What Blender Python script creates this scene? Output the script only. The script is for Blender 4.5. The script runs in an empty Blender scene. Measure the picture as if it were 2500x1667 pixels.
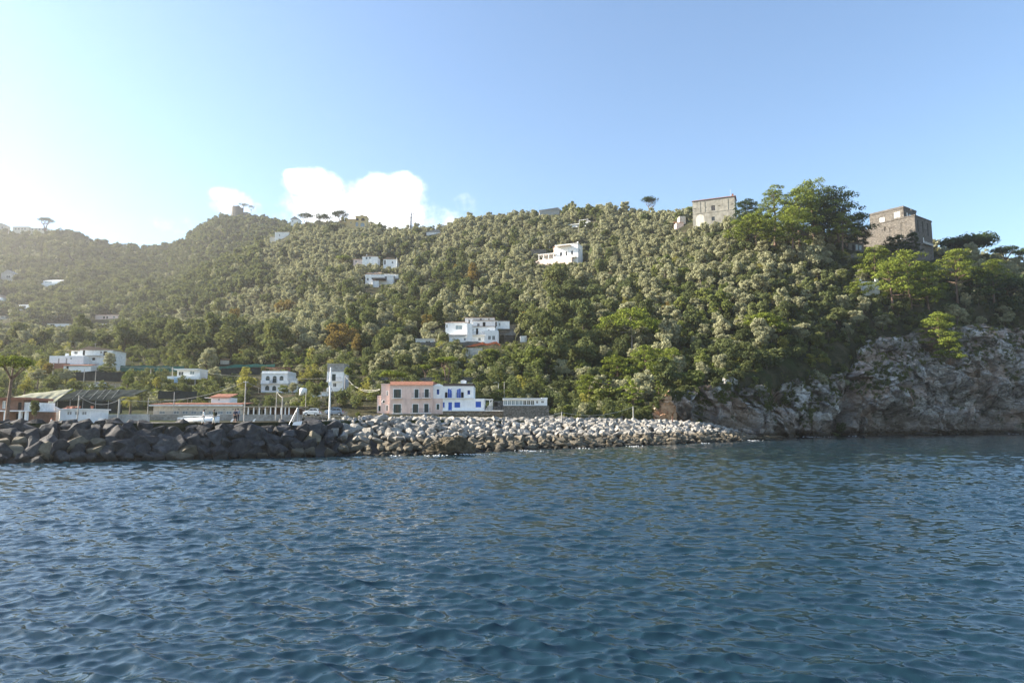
import bpy, math, random
import numpy as np
from mathutils import Vector, Matrix, Euler
random.seed(7); RNG = np.random.default_rng(7)
sc = bpy.context.scene; COL = sc.collection
PI = math.pi; R = math.radians
# ---------------------------------------------------------------- camera
F = 1667.0; CX, CY = 1250.0, 833.5; HOR = 1030.0; HC = 4.4
TH = math.atan((HOR - CY) / F); CT, ST = math.cos(TH), math.sin(TH)
def uv(px, py):
    """direction through a point of the photograph as slopes (x/y, z/y)"""
    dx = (np.asarray(px, float) - CX) / F; dy = (CY - np.asarray(py, float)) / F
    w = CT - dy * ST
    return dx / w, (ST + dy * CT) / w
def pt(px, py, Y):
    u, v = uv(px, py); return Vector((float(u) * Y, Y, HC + float(v) * Y))
def proj(X, Y, Z):
    zc = Y * CT + (Z - HC) * ST; yc = -Y * ST + (Z - HC) * CT
    return CX + F * X / zc, CY - F * yc / zc
cam = bpy.data.cameras.new('camera'); cam.sensor_width = 36; cam.lens = 36 * F / 2500
cam.clip_start = 0.1; cam.clip_end = 12000
camo = bpy.data.objects.new('camera', cam); COL.objects.link(camo)
camo.location = (0, 0, HC); camo.rotation_euler = (PI / 2 + TH, 0, 0); sc.camera = camo
# ---------------------------------------------------------------- noise
def _hash(ix, iy, iz, s):
    n = (ix.astype(np.int64) * 374761393 + iy.astype(np.int64) * 668265263 + iz.astype(np.int64) * 2147483647 + s * 974711) & 0xffffffff
    n = ((n ^ (n >> 13)) * 1274126177) & 0xffffffff
    n = ((n ^ (n >> 16)) * 2246822519) & 0xffffffff
    return ((n ^ (n >> 15)) & 0xffffff) / float(0xffffff)
def vnoise(x, y, z=0.0, s=0):
    x, y, z = np.broadcast_arrays(np.asarray(x, float), np.asarray(y, float), np.asarray(z, float))
    fx, fy, fz = np.floor(x), np.floor(y), np.floor(z); tx, ty, tz = x - fx, y - fy, z - fz
    tx = tx * tx * (3 - 2 * tx); ty = ty * ty * (3 - 2 * ty); tz = tz * tz * (3 - 2 * tz)
    o = 0
    for i in (0, 1):
        for j in (0, 1):
            for k in (0, 1):
                o = o + _hash(fx + i, fy + j, fz + k, s) * (tx if i else 1 - tx) * (ty if j else 1 - ty) * (tz if k else 1 - tz)
    return o * 2 - 1
def fbm(x, y, z=0.0, oct=4, s=0, gain=.5):
    a, f, o = 1.0, 1.0, 0
    for k in range(oct):
        o = o + a * vnoise(np.asarray(x) * f, np.asarray(y) * f, np.asarray(z) * f, s + k); a *= gain; f *= 2.03
    return o
def sstep(a, b, x):
    t = np.clip((np.asarray(x, float) - a) / (b - a), 0, 1); return t * t * (3 - 2 * t)
# ---------------------------------------------------------------- objects
def tag(o, label=None, cat=None, group=None, kind=None):
    if label: o['label'] = label
    if cat: o['category'] = cat
    if group: o['group'] = group
    if kind: o['kind'] = kind
    return o
def link(name, me, mat=None, parent=None, loc=None):
    o = bpy.data.objects.new(name, me); COL.objects.link(o)
    if mat is not None and me is not None and len(me.materials) == 0:
        for m in (mat if isinstance(mat, (list, tuple)) else [mat]): me.materials.append(m)
    if parent is not None: o.parent = parent
    if loc is not None: o.location = loc
    return o
def empty(name, loc=(0, 0, 0), rz=0.0, label=None, cat=None, group=None):
    o = bpy.data.objects.new(name, None); COL.objects.link(o); o.empty_display_size = .5
    o.location = loc; o.rotation_euler = (0, 0, rz); tag(o, label, cat, group); return o
def npmesh(name, V, Fq, smooth=False):
    """mesh out of an n x 3 array and an m x k array of faces"""
    me = bpy.data.meshes.new(name); V = np.asarray(V, np.float32); Fq = np.asarray(Fq, np.int32)
    n, k = Fq.shape
    me.vertices.add(len(V)); me.vertices.foreach_set('co', V.ravel())
    me.loops.add(n * k); me.loops.foreach_set('vertex_index', Fq.ravel())
    me.polygons.add(n); me.polygons.foreach_set('loop_start', np.arange(0, n * k, k, dtype=np.int32))
    me.polygons.foreach_set('loop_total', np.full(n, k, np.int32))
    me.polygons.foreach_set('use_smooth', np.full(n, smooth)); me.update(); return me
def gridmesh(name, P, smooth=True):
    a, b = P.shape[:2]; i = np.arange(a * b).reshape(a, b)
    q = np.stack([i[:-1, :-1], i[1:, :-1], i[1:, 1:], i[:-1, 1:]], -1).reshape(-1, 4)
    return npmesh(name, P.reshape(-1, 3), q, smooth)
class MB:
    def __init__(s): s.v = []; s.f = []; s.m = []; s.sm = []; s.mi = 0
    def add(s, vs, fs, smooth=False):
        b = len(s.v); s.v += [tuple(p) for p in vs]
        for f in fs: s.f.append([b + i for i in f]); s.m.append(s.mi); s.sm.append(smooth)
        return s
    def box(s, x0, x1, y0, y1, z0, z1):
        return s.add([(x0, y0, z0), (x1, y0, z0), (x1, y1, z0), (x0, y1, z0), (x0, y0, z1), (x1, y0, z1), (x1, y1, z1), (x0, y1, z1)],
                     [(3, 2, 1, 0), (4, 5, 6, 7), (0, 1, 5, 4), (1, 2, 6, 5), (2, 3, 7, 6), (3, 0, 4, 7)])
    def tube(s, pts, rad, n=6, cap=True, smooth=True):
        pts = [Vector(p) for p in pts]
        if not isinstance(rad, (list, tuple)): rad = [rad] * len(pts)
        vs = []; fs = []
        for i, p in enumerate(pts):
            t = (pts[min(i + 1, len(pts) - 1)] - pts[max(i - 1, 0)]).normalized()
            a = t.cross(Vector((0, 0, 1)) if abs(t.z) < .9 else Vector((1, 0, 0))).normalized(); b = t.cross(a)
            for k in range(n):
                w = 2 * PI * k / n; vs.append(p + (a * math.cos(w) + b * math.sin(w)) * rad[i])
        for i in range(len(pts) - 1):
            for k in range(n):
                fs.append((i * n + k, i * n + (k + 1) % n, (i + 1) * n + (k + 1) % n, (i + 1) * n + k))
        s.add(vs, fs, smooth)
        if cap:
            s.add(vs[:n], [tuple(range(n))]); s.add(vs[-n:], [tuple(range(n - 1, -1, -1))])
        return s
    def prism(s, poly, y0, y1):
        """polygon in x,z pushed from y0 to y1"""
        n = len(poly)
        return s.add([(x, y0, z) for x, z in poly] + [(x, y1, z) for x, z in poly],
                     [tuple(range(n)), tuple(range(2 * n - 1, n - 1, -1))] + [(i, i + n, (i + 1) % n + n, (i + 1) % n) for i in range(n)])
    def prismz(s, poly, z0, z1):
        n = len(poly)
        return s.add([(x, y, z0) for x, y in poly] + [(x, y, z1) for x, y in poly],
                     [tuple(range(n - 1, -1, -1)), tuple(range(n, 2 * n))] + [(i, (i + 1) % n, (i + 1) % n + n, i + n) for i in range(n)])
    def lathe(s, prof, n=12, c=(0, 0, 0)):
        vs = []; fs = []
        for r, z in prof:
            for k in range(n): vs.append((c[0] + r * math.cos(2 * PI * k / n), c[1] + r * math.sin(2 * PI * k / n), c[2] + z))
        for i in range(len(prof) - 1):
            for k in range(n): fs.append((i * n + k, i * n + (k + 1) % n, (i + 1) * n + (k + 1) % n, (i + 1) * n + k))
        return s.add(vs, fs, True)
    def mesh(s, name):
        me = bpy.data.meshes.new(name); me.from_pydata(s.v, [], s.f)
        me.polygons.foreach_set('use_smooth', s.sm); me.polygons.foreach_set('material_index', s.m); me.update(); return me
    def build(s, name, mat, parent=None, loc=None): return link(name, s.mesh(name), mat, parent, loc)
# ---------------------------------------------------------------- materials
def nmat(name):
    m = bpy.data.materials.new(name); m.use_nodes = True; nt = m.node_tree
    for n in list(nt.nodes): nt.nodes.remove(n)
    return m, nt
def N(nt, typ, **kw):
    n = nt.nodes.new(typ)
    for k, v in kw.items():
        if k in n.inputs: n.inputs[k].default_value = v
        else: setattr(n, k, v)
    return n
def L(nt, a, b): nt.links.new(a, b)
def ramp(nt, fac, stops):
    r = N(nt, 'ShaderNodeValToRGB'); e = r.color_ramp.elements
    while len(e) < len(stops): e.new(.5)
    for el, (p, c) in zip(e, stops): el.position = p; el.color = (*c, 1) if len(c) == 3 else c
    L(nt, fac, r.inputs[0]); return r.outputs[0]
def mix(nt, a, b, fac, mode='MIX'):
    m = N(nt, 'ShaderNodeMix', data_type='RGBA', blend_type=mode)
    for s_, v in ((m.inputs[6], a), (m.inputs[7], b), (m.inputs[0], fac)):
        if hasattr(v, 'links'): L(nt, v, s_)
        else: s_.default_value = v if not isinstance(v, tuple) else ((*v, 1) if len(v) == 3 else v)
    return m.outputs[2]
def noise(nt, scale, detail=4, vec=None, rough=.55, coord='Object'):
    n = N(nt, 'ShaderNodeTexNoise', Scale=scale, Detail=detail, Roughness=rough)
    if vec is None: vec = N(nt, 'ShaderNodeTexCoord').outputs[coord]
    L(nt, vec, n.inputs['Vector']); return n.outputs['Fac']
def worldpos(nt): return N(nt, 'ShaderNodeNewGeometry').outputs['Position']
def plain(name, col, rough=.8, var=.12, scale=1.5, bump=.0, metal=0, spec=.3, stain=None):
    """painted, plastered or stone surface with uneven tone"""
    m, nt = nmat(name); p = N(nt, 'ShaderNodeBsdfPrincipled', Roughness=rough, Metallic=metal)
    p.inputs['Specular IOR Level'].default_value = spec
    w = worldpos(nt)
    a = noise(nt, scale, 5, w); d = tuple(c * (1 - var * 1.6) for c in col); b = tuple(min(1, c * (1 + var)) for c in col)
    c = ramp(nt, a, [(.3, d), (.7, b)])
    if stain:
        mp = N(nt, 'ShaderNodeMapping'); mp.inputs['Scale'].default_value = (1.3, 1.3, .18); L(nt, w, mp.inputs[0])
        c = mix(nt, c, stain, ramp(nt, noise(nt, 1.1, 4, mp.outputs[0]), [(.52, (0, 0, 0)), (.72, (.6, .6, .6))]))
    L(nt, c, p.inputs['Base Color'])
    if bump:
        bn = N(nt, 'ShaderNodeBump', Strength=bump, Distance=.05); L(nt, noise(nt, scale * 6, 5, w), bn.inputs['Height']); L(nt, bn.outputs[0], p.inputs['Normal'])
    o = N(nt, 'ShaderNodeOutputMaterial'); L(nt, p.outputs[0], o.inputs[0]); return m
def masonry(name, c1, c2, mortar, sx=1.6, sz=3.2, bump=.6):
    """rough stone blocks: cells stretched sideways"""
    m, nt = nmat(name); p = N(nt, 'ShaderNodeBsdfPrincipled', Roughness=.95); p.inputs['Specular IOR Level'].default_value = .15
    w = worldpos(nt); mp = N(nt, 'ShaderNodeMapping'); mp.inputs['Scale'].default_value = (sx, sx, sz); L(nt, w, mp.inputs[0])
    v = N(nt, 'ShaderNodeTexVoronoi', Scale=1.0, feature='F1'); L(nt, mp.outputs[0], v.inputs['Vector'])
    e = N(nt, 'ShaderNodeTexVoronoi', Scale=1.0, feature='DISTANCE_TO_EDGE'); L(nt, mp.outputs[0], e.inputs['Vector'])
    cc = mix(nt, c1, c2, v.outputs['Color']); cc = mix(nt, cc, (.75, .72, .68), ramp(nt, noise(nt, .35, 4, w), [(.4, (0, 0, 0)), (.7, (.3, .3, .3))]), 'MULTIPLY')
    k = ramp(nt, e.outputs['Distance'], [(.02, (1, 1, 1)), (.09, (0, 0, 0))]); cc = mix(nt, cc, mortar, k); L(nt, cc, p.inputs['Base Color'])
    bn = N(nt, 'ShaderNodeBump', Strength=bump, Distance=.08); L(nt, ramp(nt, e.outputs['Distance'], [(.0, (0, 0, 0)), (.15, (1, 1, 1))]), bn.inputs['Height']); L(nt, bn.outputs[0], p.inputs['Normal'])
    o = N(nt, 'ShaderNodeOutputMaterial'); L(nt, p.outputs[0], o.inputs[0]); return m
def tiles(name, c1, c2, freq=4.0):
    m, nt = nmat(name); p = N(nt, 'ShaderNodeBsdfPrincipled', Roughness=.85); w = worldpos(nt)
    wv = N(nt, 'ShaderNodeTexWave', Scale=freq, Distortion=.6); wv.bands_direction = 'X'; L(nt, w, wv.inputs['Vector'])
    L(nt, mix(nt, mix(nt, c1, c2, noise(nt, 1.2, 5, w)), (.6, .55, .5), ramp(nt, wv.outputs['Fac'], [(.2, (.7, .7, .7)), (.6, (0, 0, 0))]), 'MULTIPLY'), p.inputs['Base Color'])
    bn = N(nt, 'ShaderNodeBump', Strength=.8, Distance=.06); L(nt, wv.outputs['Fac'], bn.inputs['Height']); L(nt, bn.outputs[0], p.inputs['Normal'])
    o = N(nt, 'ShaderNodeOutputMaterial'); L(nt, p.outputs[0], o.inputs[0]); return m
def glassy(name, col, rough=.12):
    m, nt = nmat(name); p = N(nt, 'ShaderNodeBsdfPrincipled', Roughness=rough); p.inputs['Base Color'].default_value = (*col, 1); p.inputs['Specular IOR Level'].default_value = .6
    o = N(nt, 'ShaderNodeOutputMaterial'); L(nt, p.outputs[0], o.inputs[0]); return m
def leafmat(name, c1, c2, back, trans=.35, vmin=.75, vmax=1.2, tint=None, hue=.0):
    """leaves: each tree and each leaf its own tone, light passing through"""
    m, nt = nmat(name); oi = N(nt, 'ShaderNodeObjectInfo'); g = N(nt, 'ShaderNodeNewGeometry')
    c = mix(nt, c1, c2, g.outputs['Random Per Island'])
    if tint: c = mix(nt, c, tint, ramp(nt, oi.outputs['Random'], [(.55, (0, 0, 0)), (1, (.75, .75, .75))]))
    h = N(nt, 'ShaderNodeHueSaturation'); L(nt, c, h.inputs['Color'])
    mr = N(nt, 'ShaderNodeMapRange'); L(nt, oi.outputs['Random'], mr.inputs[0]); mr.inputs[3].default_value = vmin; mr.inputs[4].default_value = vmax; L(nt, mr.outputs[0], h.inputs['Value'])
    d = N(nt, 'ShaderNodeBsdfDiffuse'); L(nt, h.outputs[0], d.inputs[0])
    t = N(nt, 'ShaderNodeBsdfTranslucent'); L(nt, mix(nt, h.outputs[0], back, .5), t.inputs[0])
    mx = N(nt, 'ShaderNodeMixShader'); mx.inputs[0].default_value = trans; L(nt, d.outputs[0], mx.inputs[1]); L(nt, t.outputs[0], mx.inputs[2])
    o = N(nt, 'ShaderNodeOutputMaterial'); L(nt, mx.outputs[0], o.inputs[0]); return m
# ================================================================ light, sky, air
SUN_AZ, SUN_EL = -84.0, 26.0          # degrees left of the view, degrees up
w = bpy.data.worlds.new('World'); sc.world = w; w.use_nodes = True; nt = w.node_tree
for n in list(nt.nodes): nt.nodes.remove(n)
sky = N(nt, 'ShaderNodeTexSky'); sky.sky_type = 'NISHITA'; sky.sun_disc = False
sky.sun_elevation = R(SUN_EL); sky.sun_rotation = R(SUN_AZ); sky.altitude = 0; sky.air_density = 1.15; sky.dust_density = .15; sky.ozone_density = 3.0
bg = N(nt, 'ShaderNodeBackground', Strength=.074)
# cumulus bank low over the ridge: soft bodies given as directions, edges broken by noise
tc = N(nt, 'ShaderNodeTexCoord'); nv = tc.outputs['Generated']
def vmath(op, a, b=None):
    n = N(nt, 'ShaderNodeVectorMath', operation=op)
    for i, x in enumerate((a, b)):
        if x is None: continue
        if hasattr(x, 'links'): L(nt, x, n.inputs[i])
        else: n.inputs[i].default_value = x
    return n
def fmath(op, a, b=0.0, clamp=False):
    n = N(nt, 'ShaderNodeMath', operation=op); n.use_clamp = clamp
    for i, x in enumerate((a, b)):
        if hasattr(x, 'links'): L(nt, x, n.inputs[i])
        else: n.inputs[i].default_value = x
    return n.outputs[0]
nz = N(nt, 'ShaderNodeTexNoise', Scale=14.0, Detail=7.0, Roughness=.58); L(nt, nv, nz.inputs['Vector'])
nz2 = N(nt, 'ShaderNodeTexNoise', Scale=38.0, Detail=6.0, Roughness=.6); L(nt, nv, nz2.inputs['Vector'])
total = None
def cdir(px, py):
    u, v = uv(px, py); return Vector((float(u), 1, float(v))).normalized()
for px, py, rx, rz, k in ((775, 455, 75, 40, 1), (730, 428, 38, 14, .8), (930, 480, 115, 52, 1.1), (905, 450, 24, 22, .9), (985, 455, 60, 34, 1), (880, 520, 200, 62, 1), (1010, 555, 190, 30, .62), (640, 520, 110, 22, .55), (1040, 530, 110, 40, .8),
                          (560, 480, 48, 22, .46), (600, 510, 80, 26, .5), (700, 540, 90, 30, .7), (1135, 495, 40, 30, .62), (1150, 522, 46, 26, .5), (480, 560, 90, 30, .36)):
    d = cdir(px, py); rt = Vector((d.y, -d.x, 0)).normalized(); up = rt.cross(d)
    a = vmath('DOT_PRODUCT', nv, tuple(rt)); b = vmath('DOT_PRODUCT', nv, tuple(up)); c = vmath('DOT_PRODUCT', nv, tuple(d))
    q = fmath('ADD', fmath('POWER', fmath('DIVIDE', a.outputs['Value'], rx / F), 2.0), fmath('POWER', fmath('DIVIDE', b.outputs['Value'], rz / F), 2.0))
    e = fmath('MULTIPLY', fmath('SUBTRACT', 1.35, q, True), k)
    e = fmath('MULTIPLY', e, fmath('GREATER_THAN', c.outputs['Value'], 0.0))
    total = e if total is None else fmath('MAXIMUM', total, e)
dens = fmath('ADD', fmath('MULTIPLY', total, 1.55), fmath('MULTIPLY', fmath('SUBTRACT', nz.outputs['Fac'], .5), 3.2))
dens = fmath('ADD', dens, fmath('MULTIPLY', fmath('SUBTRACT', nz2.outputs['Fac'], .5), 1.8))
fac = N(nt, 'ShaderNodeMapRange', interpolation_type='SMOOTHSTEP'); L(nt, dens, fac.inputs[0]); fac.inputs[1].default_value = .35; fac.inputs[2].default_value = 2.0
fac2 = fmath('MULTIPLY', fac.outputs[0], fmath('MULTIPLY', total, 5.0, True))
CLOUD = (7.4, 7.5, 7.7)
L(nt, mix(nt, sky.outputs[0], mix(nt, (5.6, 5.8, 6.1), (8.6, 8.6, 8.6), fmath('MULTIPLY', fmath('SUBTRACT', nz.outputs['Fac'], .3), 2.4, True)), fac2), bg.inputs[0])
ow = N(nt, 'ShaderNodeOutputWorld'); L(nt, bg.outputs[0], ow.inputs[0])
sl = bpy.data.lights.new('sun', 'SUN'); sl.energy = 5.0; sl.angle = R(.5); sl.color = (1, .905, .76)
so = bpy.data.objects.new('sun', sl); COL.objects.link(so)
SD = Vector((math.sin(R(SUN_AZ)) * math.cos(R(SUN_EL)), math.cos(R(SUN_AZ)) * math.cos(R(SUN_EL)), math.sin(R(SUN_EL))))
so.rotation_euler = (-SD).to_track_quat('-Z', 'Y').to_euler(); so.location = SD * 300
sc.view_settings.view_transform = 'Standard'; sc.view_settings.look = 'None'; sc.view_settings.exposure = 1.9; sc.view_settings.gamma = 1
cy = sc.cycles; cy.max_bounces = 5; cy.diffuse_bounces = 3; cy.glossy_bounces = 3; cy.transmission_bounces = 3; cy.volume_bounces = 0; cy.transparent_max_bounces = 4
cy.sample_clamp_indirect = 4; cy.use_denoising = True; cy.caustics_reflective = False; cy.caustics_refractive = False
# haze: one closed box of thin air round the whole place
HAZE = 0.00014
m, nt = nmat('haze_air'); pv = N(nt, 'ShaderNodeVolumePrincipled', Density=HAZE, Anisotropy=.6); pv.inputs['Color'].default_value = (1, .98, .955, 1)
o = N(nt, 'ShaderNodeOutputMaterial'); L(nt, pv.outputs[0], o.inputs['Volume'])
tag(MB().box(-2600, 2600, -400, 2300, -14, 330).build('haze', m), 'pale sunlit haze over the bay and hills', 'haze', kind='stuff')
# ================================================================ terrain
# curves from the shore to the far ridge: (px, py, depth); ground level, trees stand above it
CUR = [
 [(-900, 1034, 78), (-250, 1033, 79), (0, 1033, 80), (400, 1033, 83), (750, 1030, 93), (900, 1026, 104), (1100, 1026, 118), (1340, 1028, 138), (1540, 1028, 160), (1615, 990, 176), (1660, 962, 182), (1750, 936, 189), (1860, 918, 196), (2000, 908, 221), (2060, 898, 230), (2085, 852, 239), (2150, 825, 246), (2250, 807, 255), (2350, 805, 263), (2500, 815, 271), (2850, 830, 295), (3400, 840, 339)],
 [(-900, 1034, 138), (-250, 1034, 138), (0, 1034, 138), (400, 1034, 141), (750, 1033, 143), (870, 1028, 144), (920, 1019, 148), (1100, 1018, 150), (1230, 1019, 151), (1340, 1014, 165), (1540, 1000, 180), (1615, 960, 187), (1660, 938, 194), (1750, 908, 200), (1860, 880, 207), (2000, 862, 230), (2060, 850, 236), (2100, 815, 245), (2150, 795, 251), (2250, 785, 259), (2350, 785, 267), (2500, 800, 275), (2850, 820, 298), (3400, 830, 342)],
 [(-900, 930, 205), (-250, 930, 205), (0, 932, 205), (190, 912, 218), (400, 945, 200), (670, 956, 205), (800, 954, 190), (900, 960, 184), (1000, 950, 182), (1200, 935, 184), (1340, 950, 190), (1500, 920, 208), (1615, 885, 214), (1750, 835, 226), (1900, 800, 234), (2000, 780, 245), (2060, 770, 250), (2150, 745, 260), (2250, 735, 265), (2400, 745, 272), (2500, 765, 275), (2850, 800, 298), (3400, 810, 342)],
 [(-900, 830, 305), (-250, 830, 300), (0, 827, 300), (250, 820, 310), (400, 812, 320), (520, 802, 320), (640, 800, 310), (720, 812, 288), (850, 842, 255), (1000, 850, 240), (1150, 834, 250), (1300, 830, 242), (1450, 825, 240), (1600, 790, 250), (1750, 735, 264), (1900, 705, 268), (2000, 690, 272), (2150, 675, 282), (2280, 680, 284), (2400, 690, 284), (2500, 715, 286), (2850, 765, 306), (3400, 780, 348)],
 [(-900, 880, 400), (-250, 872, 400), (0, 870, 400), (250, 868, 400), (400, 860, 405), (520, 838, 400), (640, 812, 385), (720, 775, 365), (850, 740, 350), (1000, 742, 330), (1150, 742, 315), (1300, 735, 305), (1450, 725, 300), (1600, 690, 302), (1750, 640, 305), (1900, 625, 292), (2050, 628, 290), (2150, 632, 297), (2280, 648, 302), (2400, 662, 302), (2500, 690, 304), (2850, 735, 320), (3400, 750, 356)],
 [(-900, 760, 560), (-250, 755, 560), (0, 752, 560), (250, 758, 560), (400, 752, 520), (450, 742, 500), (520, 722, 490), (640, 697, 470), (720, 675, 460), (850, 652, 450), (1000, 652, 440), (1150, 645, 410), (1300, 632, 390), (1450, 625, 375), (1600, 600, 365), (1700, 575, 345), (1800, 560, 325), (1900, 590, 306), (2050, 600, 304), (2150, 610, 310), (2280, 630, 314), (2400, 648, 316), (2500, 676, 318), (2850, 720, 332), (3400, 740, 370)],
 [(-900, 700, 660), (-250, 695, 660), (0, 690, 660), (250, 705, 660), (400, 718, 610), (450, 690, 595), (526, 652, 590), (640, 604, 590), (690, 582, 590), (720, 566, 590), (760, 556, 590), (850, 556, 590), (950, 562, 585), (1000, 568, 570), (1060, 574, 550), (1090, 566, 540), (1130, 552, 525), (1200, 540, 505), (1320, 522, 485), (1400, 519, 470), (1500, 521, 455), (1600, 525, 440), (1700, 540, 385), (1800, 540, 350), (1860, 565, 330), (1950, 585, 320), (2050, 596, 318), (2150, 604, 326), (2280, 625, 328), (2400, 645, 330), (2500, 672, 332), (2850, 715, 345), (3400, 735, 385)],
 [(-900, 640, 760), (-250, 645, 760), (0, 640, 760), (250, 660, 760), (400, 705, 720), (526, 672, 710), (640, 632, 710), (720, 590, 700), (850, 590, 700), (1000, 600, 680), (1200, 575, 620), (1400, 555, 580), (1600, 560, 540), (1800, 580, 420), (2050, 640, 400), (2280, 660, 410), (2500, 705, 410), (2850, 745, 420), (3400, 765, 460)],
 [(-900, 590, 870), (-250, 568, 870), (0, 564, 870), (90, 562, 870), (150, 566, 870), (200, 580, 870), (250, 600, 880), (280, 609, 890), (330, 612, 910), (400, 611, 920), (430, 603, 920), (455, 588, 920), (480, 560, 920), (520, 529, 920), (560, 521, 920), (640, 523, 920), (690, 540, 920), (730, 560, 920), (850, 620, 900), (1000, 640, 860), (1200, 640, 800), (1400, 620, 740), (1600, 620, 680), (1800, 640, 560), (2050, 690, 540), (2280, 720, 550), (2500, 760, 550), (2850, 780, 560), (3400, 800, 600)],
 [(-900, 760, 1300), (0, 760, 1300), (500, 730, 1300), (800, 760, 1250), (1200, 780, 1150), (1600, 790, 1000), (2000, 860, 800), (2500, 880, 760), (3400, 900, 800)],
]
SUBS = [18, 20, 26, 26, 30, 26, 26, 22, 12]
NU = 620
ug = np.linspace(-1.42, 1.42, NU)
def smooth1(A, n, axis):
    k = np.array([1, 2, 3, 2, 1.0]); k /= k.sum()
    for _ in range(n):
        P_ = np.pad(A, [(2, 2) if i == axis else (0, 0) for i in range(A.ndim)], mode='reflect', reflect_type='odd')
        A = sum(k[i] * np.take(P_, np.arange(i, i + A.shape[axis]), axis=axis) for i in range(5))
    return A
KY, KZ = [], []
for c in CUR:
    a = np.array(c, float); uu, vv = uv(a[:, 0], a[:, 1])
    Yk = np.interp(ug, uu, a[:, 2]); vk = np.interp(ug, uu, vv); KY.append(Yk); KZ.append(HC + vk * Yk)
rowsY, rowsZ = [KY[0] - .5, ], [KZ[0] * 0 - 3.0, ]
for k in range(len(CUR) - 1):
    for j in range(SUBS[k]):
        t = j / SUBS[k]; rowsY.append(KY[k] * (1 - t) + KY[k + 1] * t); rowsZ.append(KZ[k] * (1 - t) + KZ[k + 1] * t)
rowsY.append(KY[-1]); rowsZ.append(KZ[-1])
TY = np.array(rowsY); TZ = np.array(rowsZ)
TZs = smooth1(smooth1(TZ, 3, 1), 3, 0); TZ = np.where(np.arange(len(TZ))[:, None] < 3, TZ, TZs); TY = smooth1(TY, 3, 1)
TX = TY * ug[None, :]
back = sstep(.19, .23, ug)[None]; TZ[0] = np.where(ug > .21, TZ[1] - 4, TZ[0]); TY[0] = TY[1] - .3
amp = np.interp(TY, [80, 150, 200, 400, 900], [0, .15, .8, 2.2, 5]); amp[0] = 0
TZ = TZ + amp * fbm(TX / 34, TY / 34, 0, 4, 3) * .8
# level ground cut for the houses: (px0, px1, py, from depth, to depth)
for x0, x1, y_, ya, yb in ((1006, 1248, 839, 237, 264), (1316, 1446, 645, 362, 392), (884, 966, 696, 398, 416), (860, 975, 655, 442, 462), (112, 262, 906, 214, 238), (632, 728, 957, 200, 216), (792, 842, 955, 184, 198)):
    u0, u1 = float(uv(x0, y_)[0]), float(uv(x1, y_)[0]); zp = HC + float(uv(x0, y_)[1]) * ya
    m_ = sstep(u0 * ya - 3, u0 * ya, TX) * (1 - sstep(u1 * ya, u1 * ya + 3, TX)) * sstep(ya - 3, ya, TY) * (1 - sstep(yb, yb + 5, TY)); TZ = TZ * (1 - m_) + zp * m_
    vl = float(uv(x0, y_ + 5)[1]); in_ = sstep(u0 - .012, u0, ug) * (1 - sstep(u1, u1 + .012, ug)); cut = (TY < ya) & (TY > ya * .8); TZ = np.where(cut, TZ + (np.minimum(TZ, HC + vl * TY) - TZ) * in_[None], TZ)
YG = np.geomspace(70, 1300, 700); TAB = np.stack([np.interp(YG, TY[:, i], TZ[:, i], left=-3) for i in range(NU)])
def ground(X, Y):
    X = np.asarray(X, float); Y = np.asarray(Y, float)
    fi = np.clip((X / Y - ug[0]) / (ug[1] - ug[0]), 0, NU - 1.001); fj = np.clip(np.log(Y / YG[0]) / math.log(YG[1] / YG[0]), 0, 698.999)
    i = fi.astype(int); j = fj.astype(int); a = fi - i; b = fj - j
    return (TAB[i, j] * (1 - a) + TAB[i + 1, j] * a) * (1 - b) + (TAB[i, j + 1] * (1 - a) + TAB[i + 1, j + 1] * a) * b
m, nt = nmat('hillside_earth'); p = N(nt, 'ShaderNodeBsdfPrincipled', Roughness=1.0); p.inputs['Specular IOR Level'].default_value = .05; wp = worldpos(nt)
c = ramp(nt, noise(nt, .25, 6, wp), [(.3, (.02, .022, .012)), (.5, (.036, .036, .018)), (.68, (.075, .064, .04))])
c = mix(nt, c, (.035, .05, .016), ramp(nt, noise(nt, .06, 3, wp), [(.5, (0, 0, 0)), (.62, (.7, .7, .7))])); L(nt, c, p.inputs['Base Color'])
bn = N(nt, 'ShaderNodeBump', Strength=.8, Distance=.6); L(nt, noise(nt, .9, 6, wp), bn.inputs['Height']); L(nt, bn.outputs[0], p.inputs['Normal'])
o = N(nt, 'ShaderNodeOutputMaterial'); L(nt, p.outputs[0], o.inputs[0]); M_EARTH = m
tag(link('hillside', gridmesh('hillside', np.stack([TX, TY, TZ], -1)), M_EARTH), kind='structure')
# ================================================================ cliff
CB = np.array([(1560, 0, 160), (1600, 0, 164), (1640, 0, 168), (1700, 0, 172), (1790, 0, 177), (1860, 0, 182), (1940, 0, 196), (2030, 0, 212), (2068, 0, 221), (2095, 0, 219), (2150, 0, 222), (2250, 0, 230), (2330, 0, 236), (2500, 0, 248), (2850, 0, 272), (3400, 0, 315)], float)
CT_ = np.array([(1560, 1010, 166), (1600, 985, 170), (1618, 958, 172), (1650, 948, 178), (1700, 942, 182), (1750, 928, 186), (1860, 910, 193), (2000, 900, 218), (2060, 890, 227), (2085, 842, 236), (2150, 815, 243), (2250, 797, 252), (2350, 795, 260), (2500, 805, 268), (2850, 820, 292), (3400, 830, 336)], float)
un, _ = uv(CB[:, 0], np.full(len(CB), 1000.0)); ut, vt = uv(CT_[:, 0], CT_[:, 1])
NA, NB = 820, 230
ca = np.linspace(un[0], un[-2], NA); Yb = np.interp(ca, un, CB[:, 2]); Yt = np.interp(ca, ut, CT_[:, 2]); Zt = HC + np.interp(ca, ut, vt) * Yt
Yb, Yt, Zt = [smooth1(q, 4, 0) for q in (Yb, Yt, Zt)]
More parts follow.
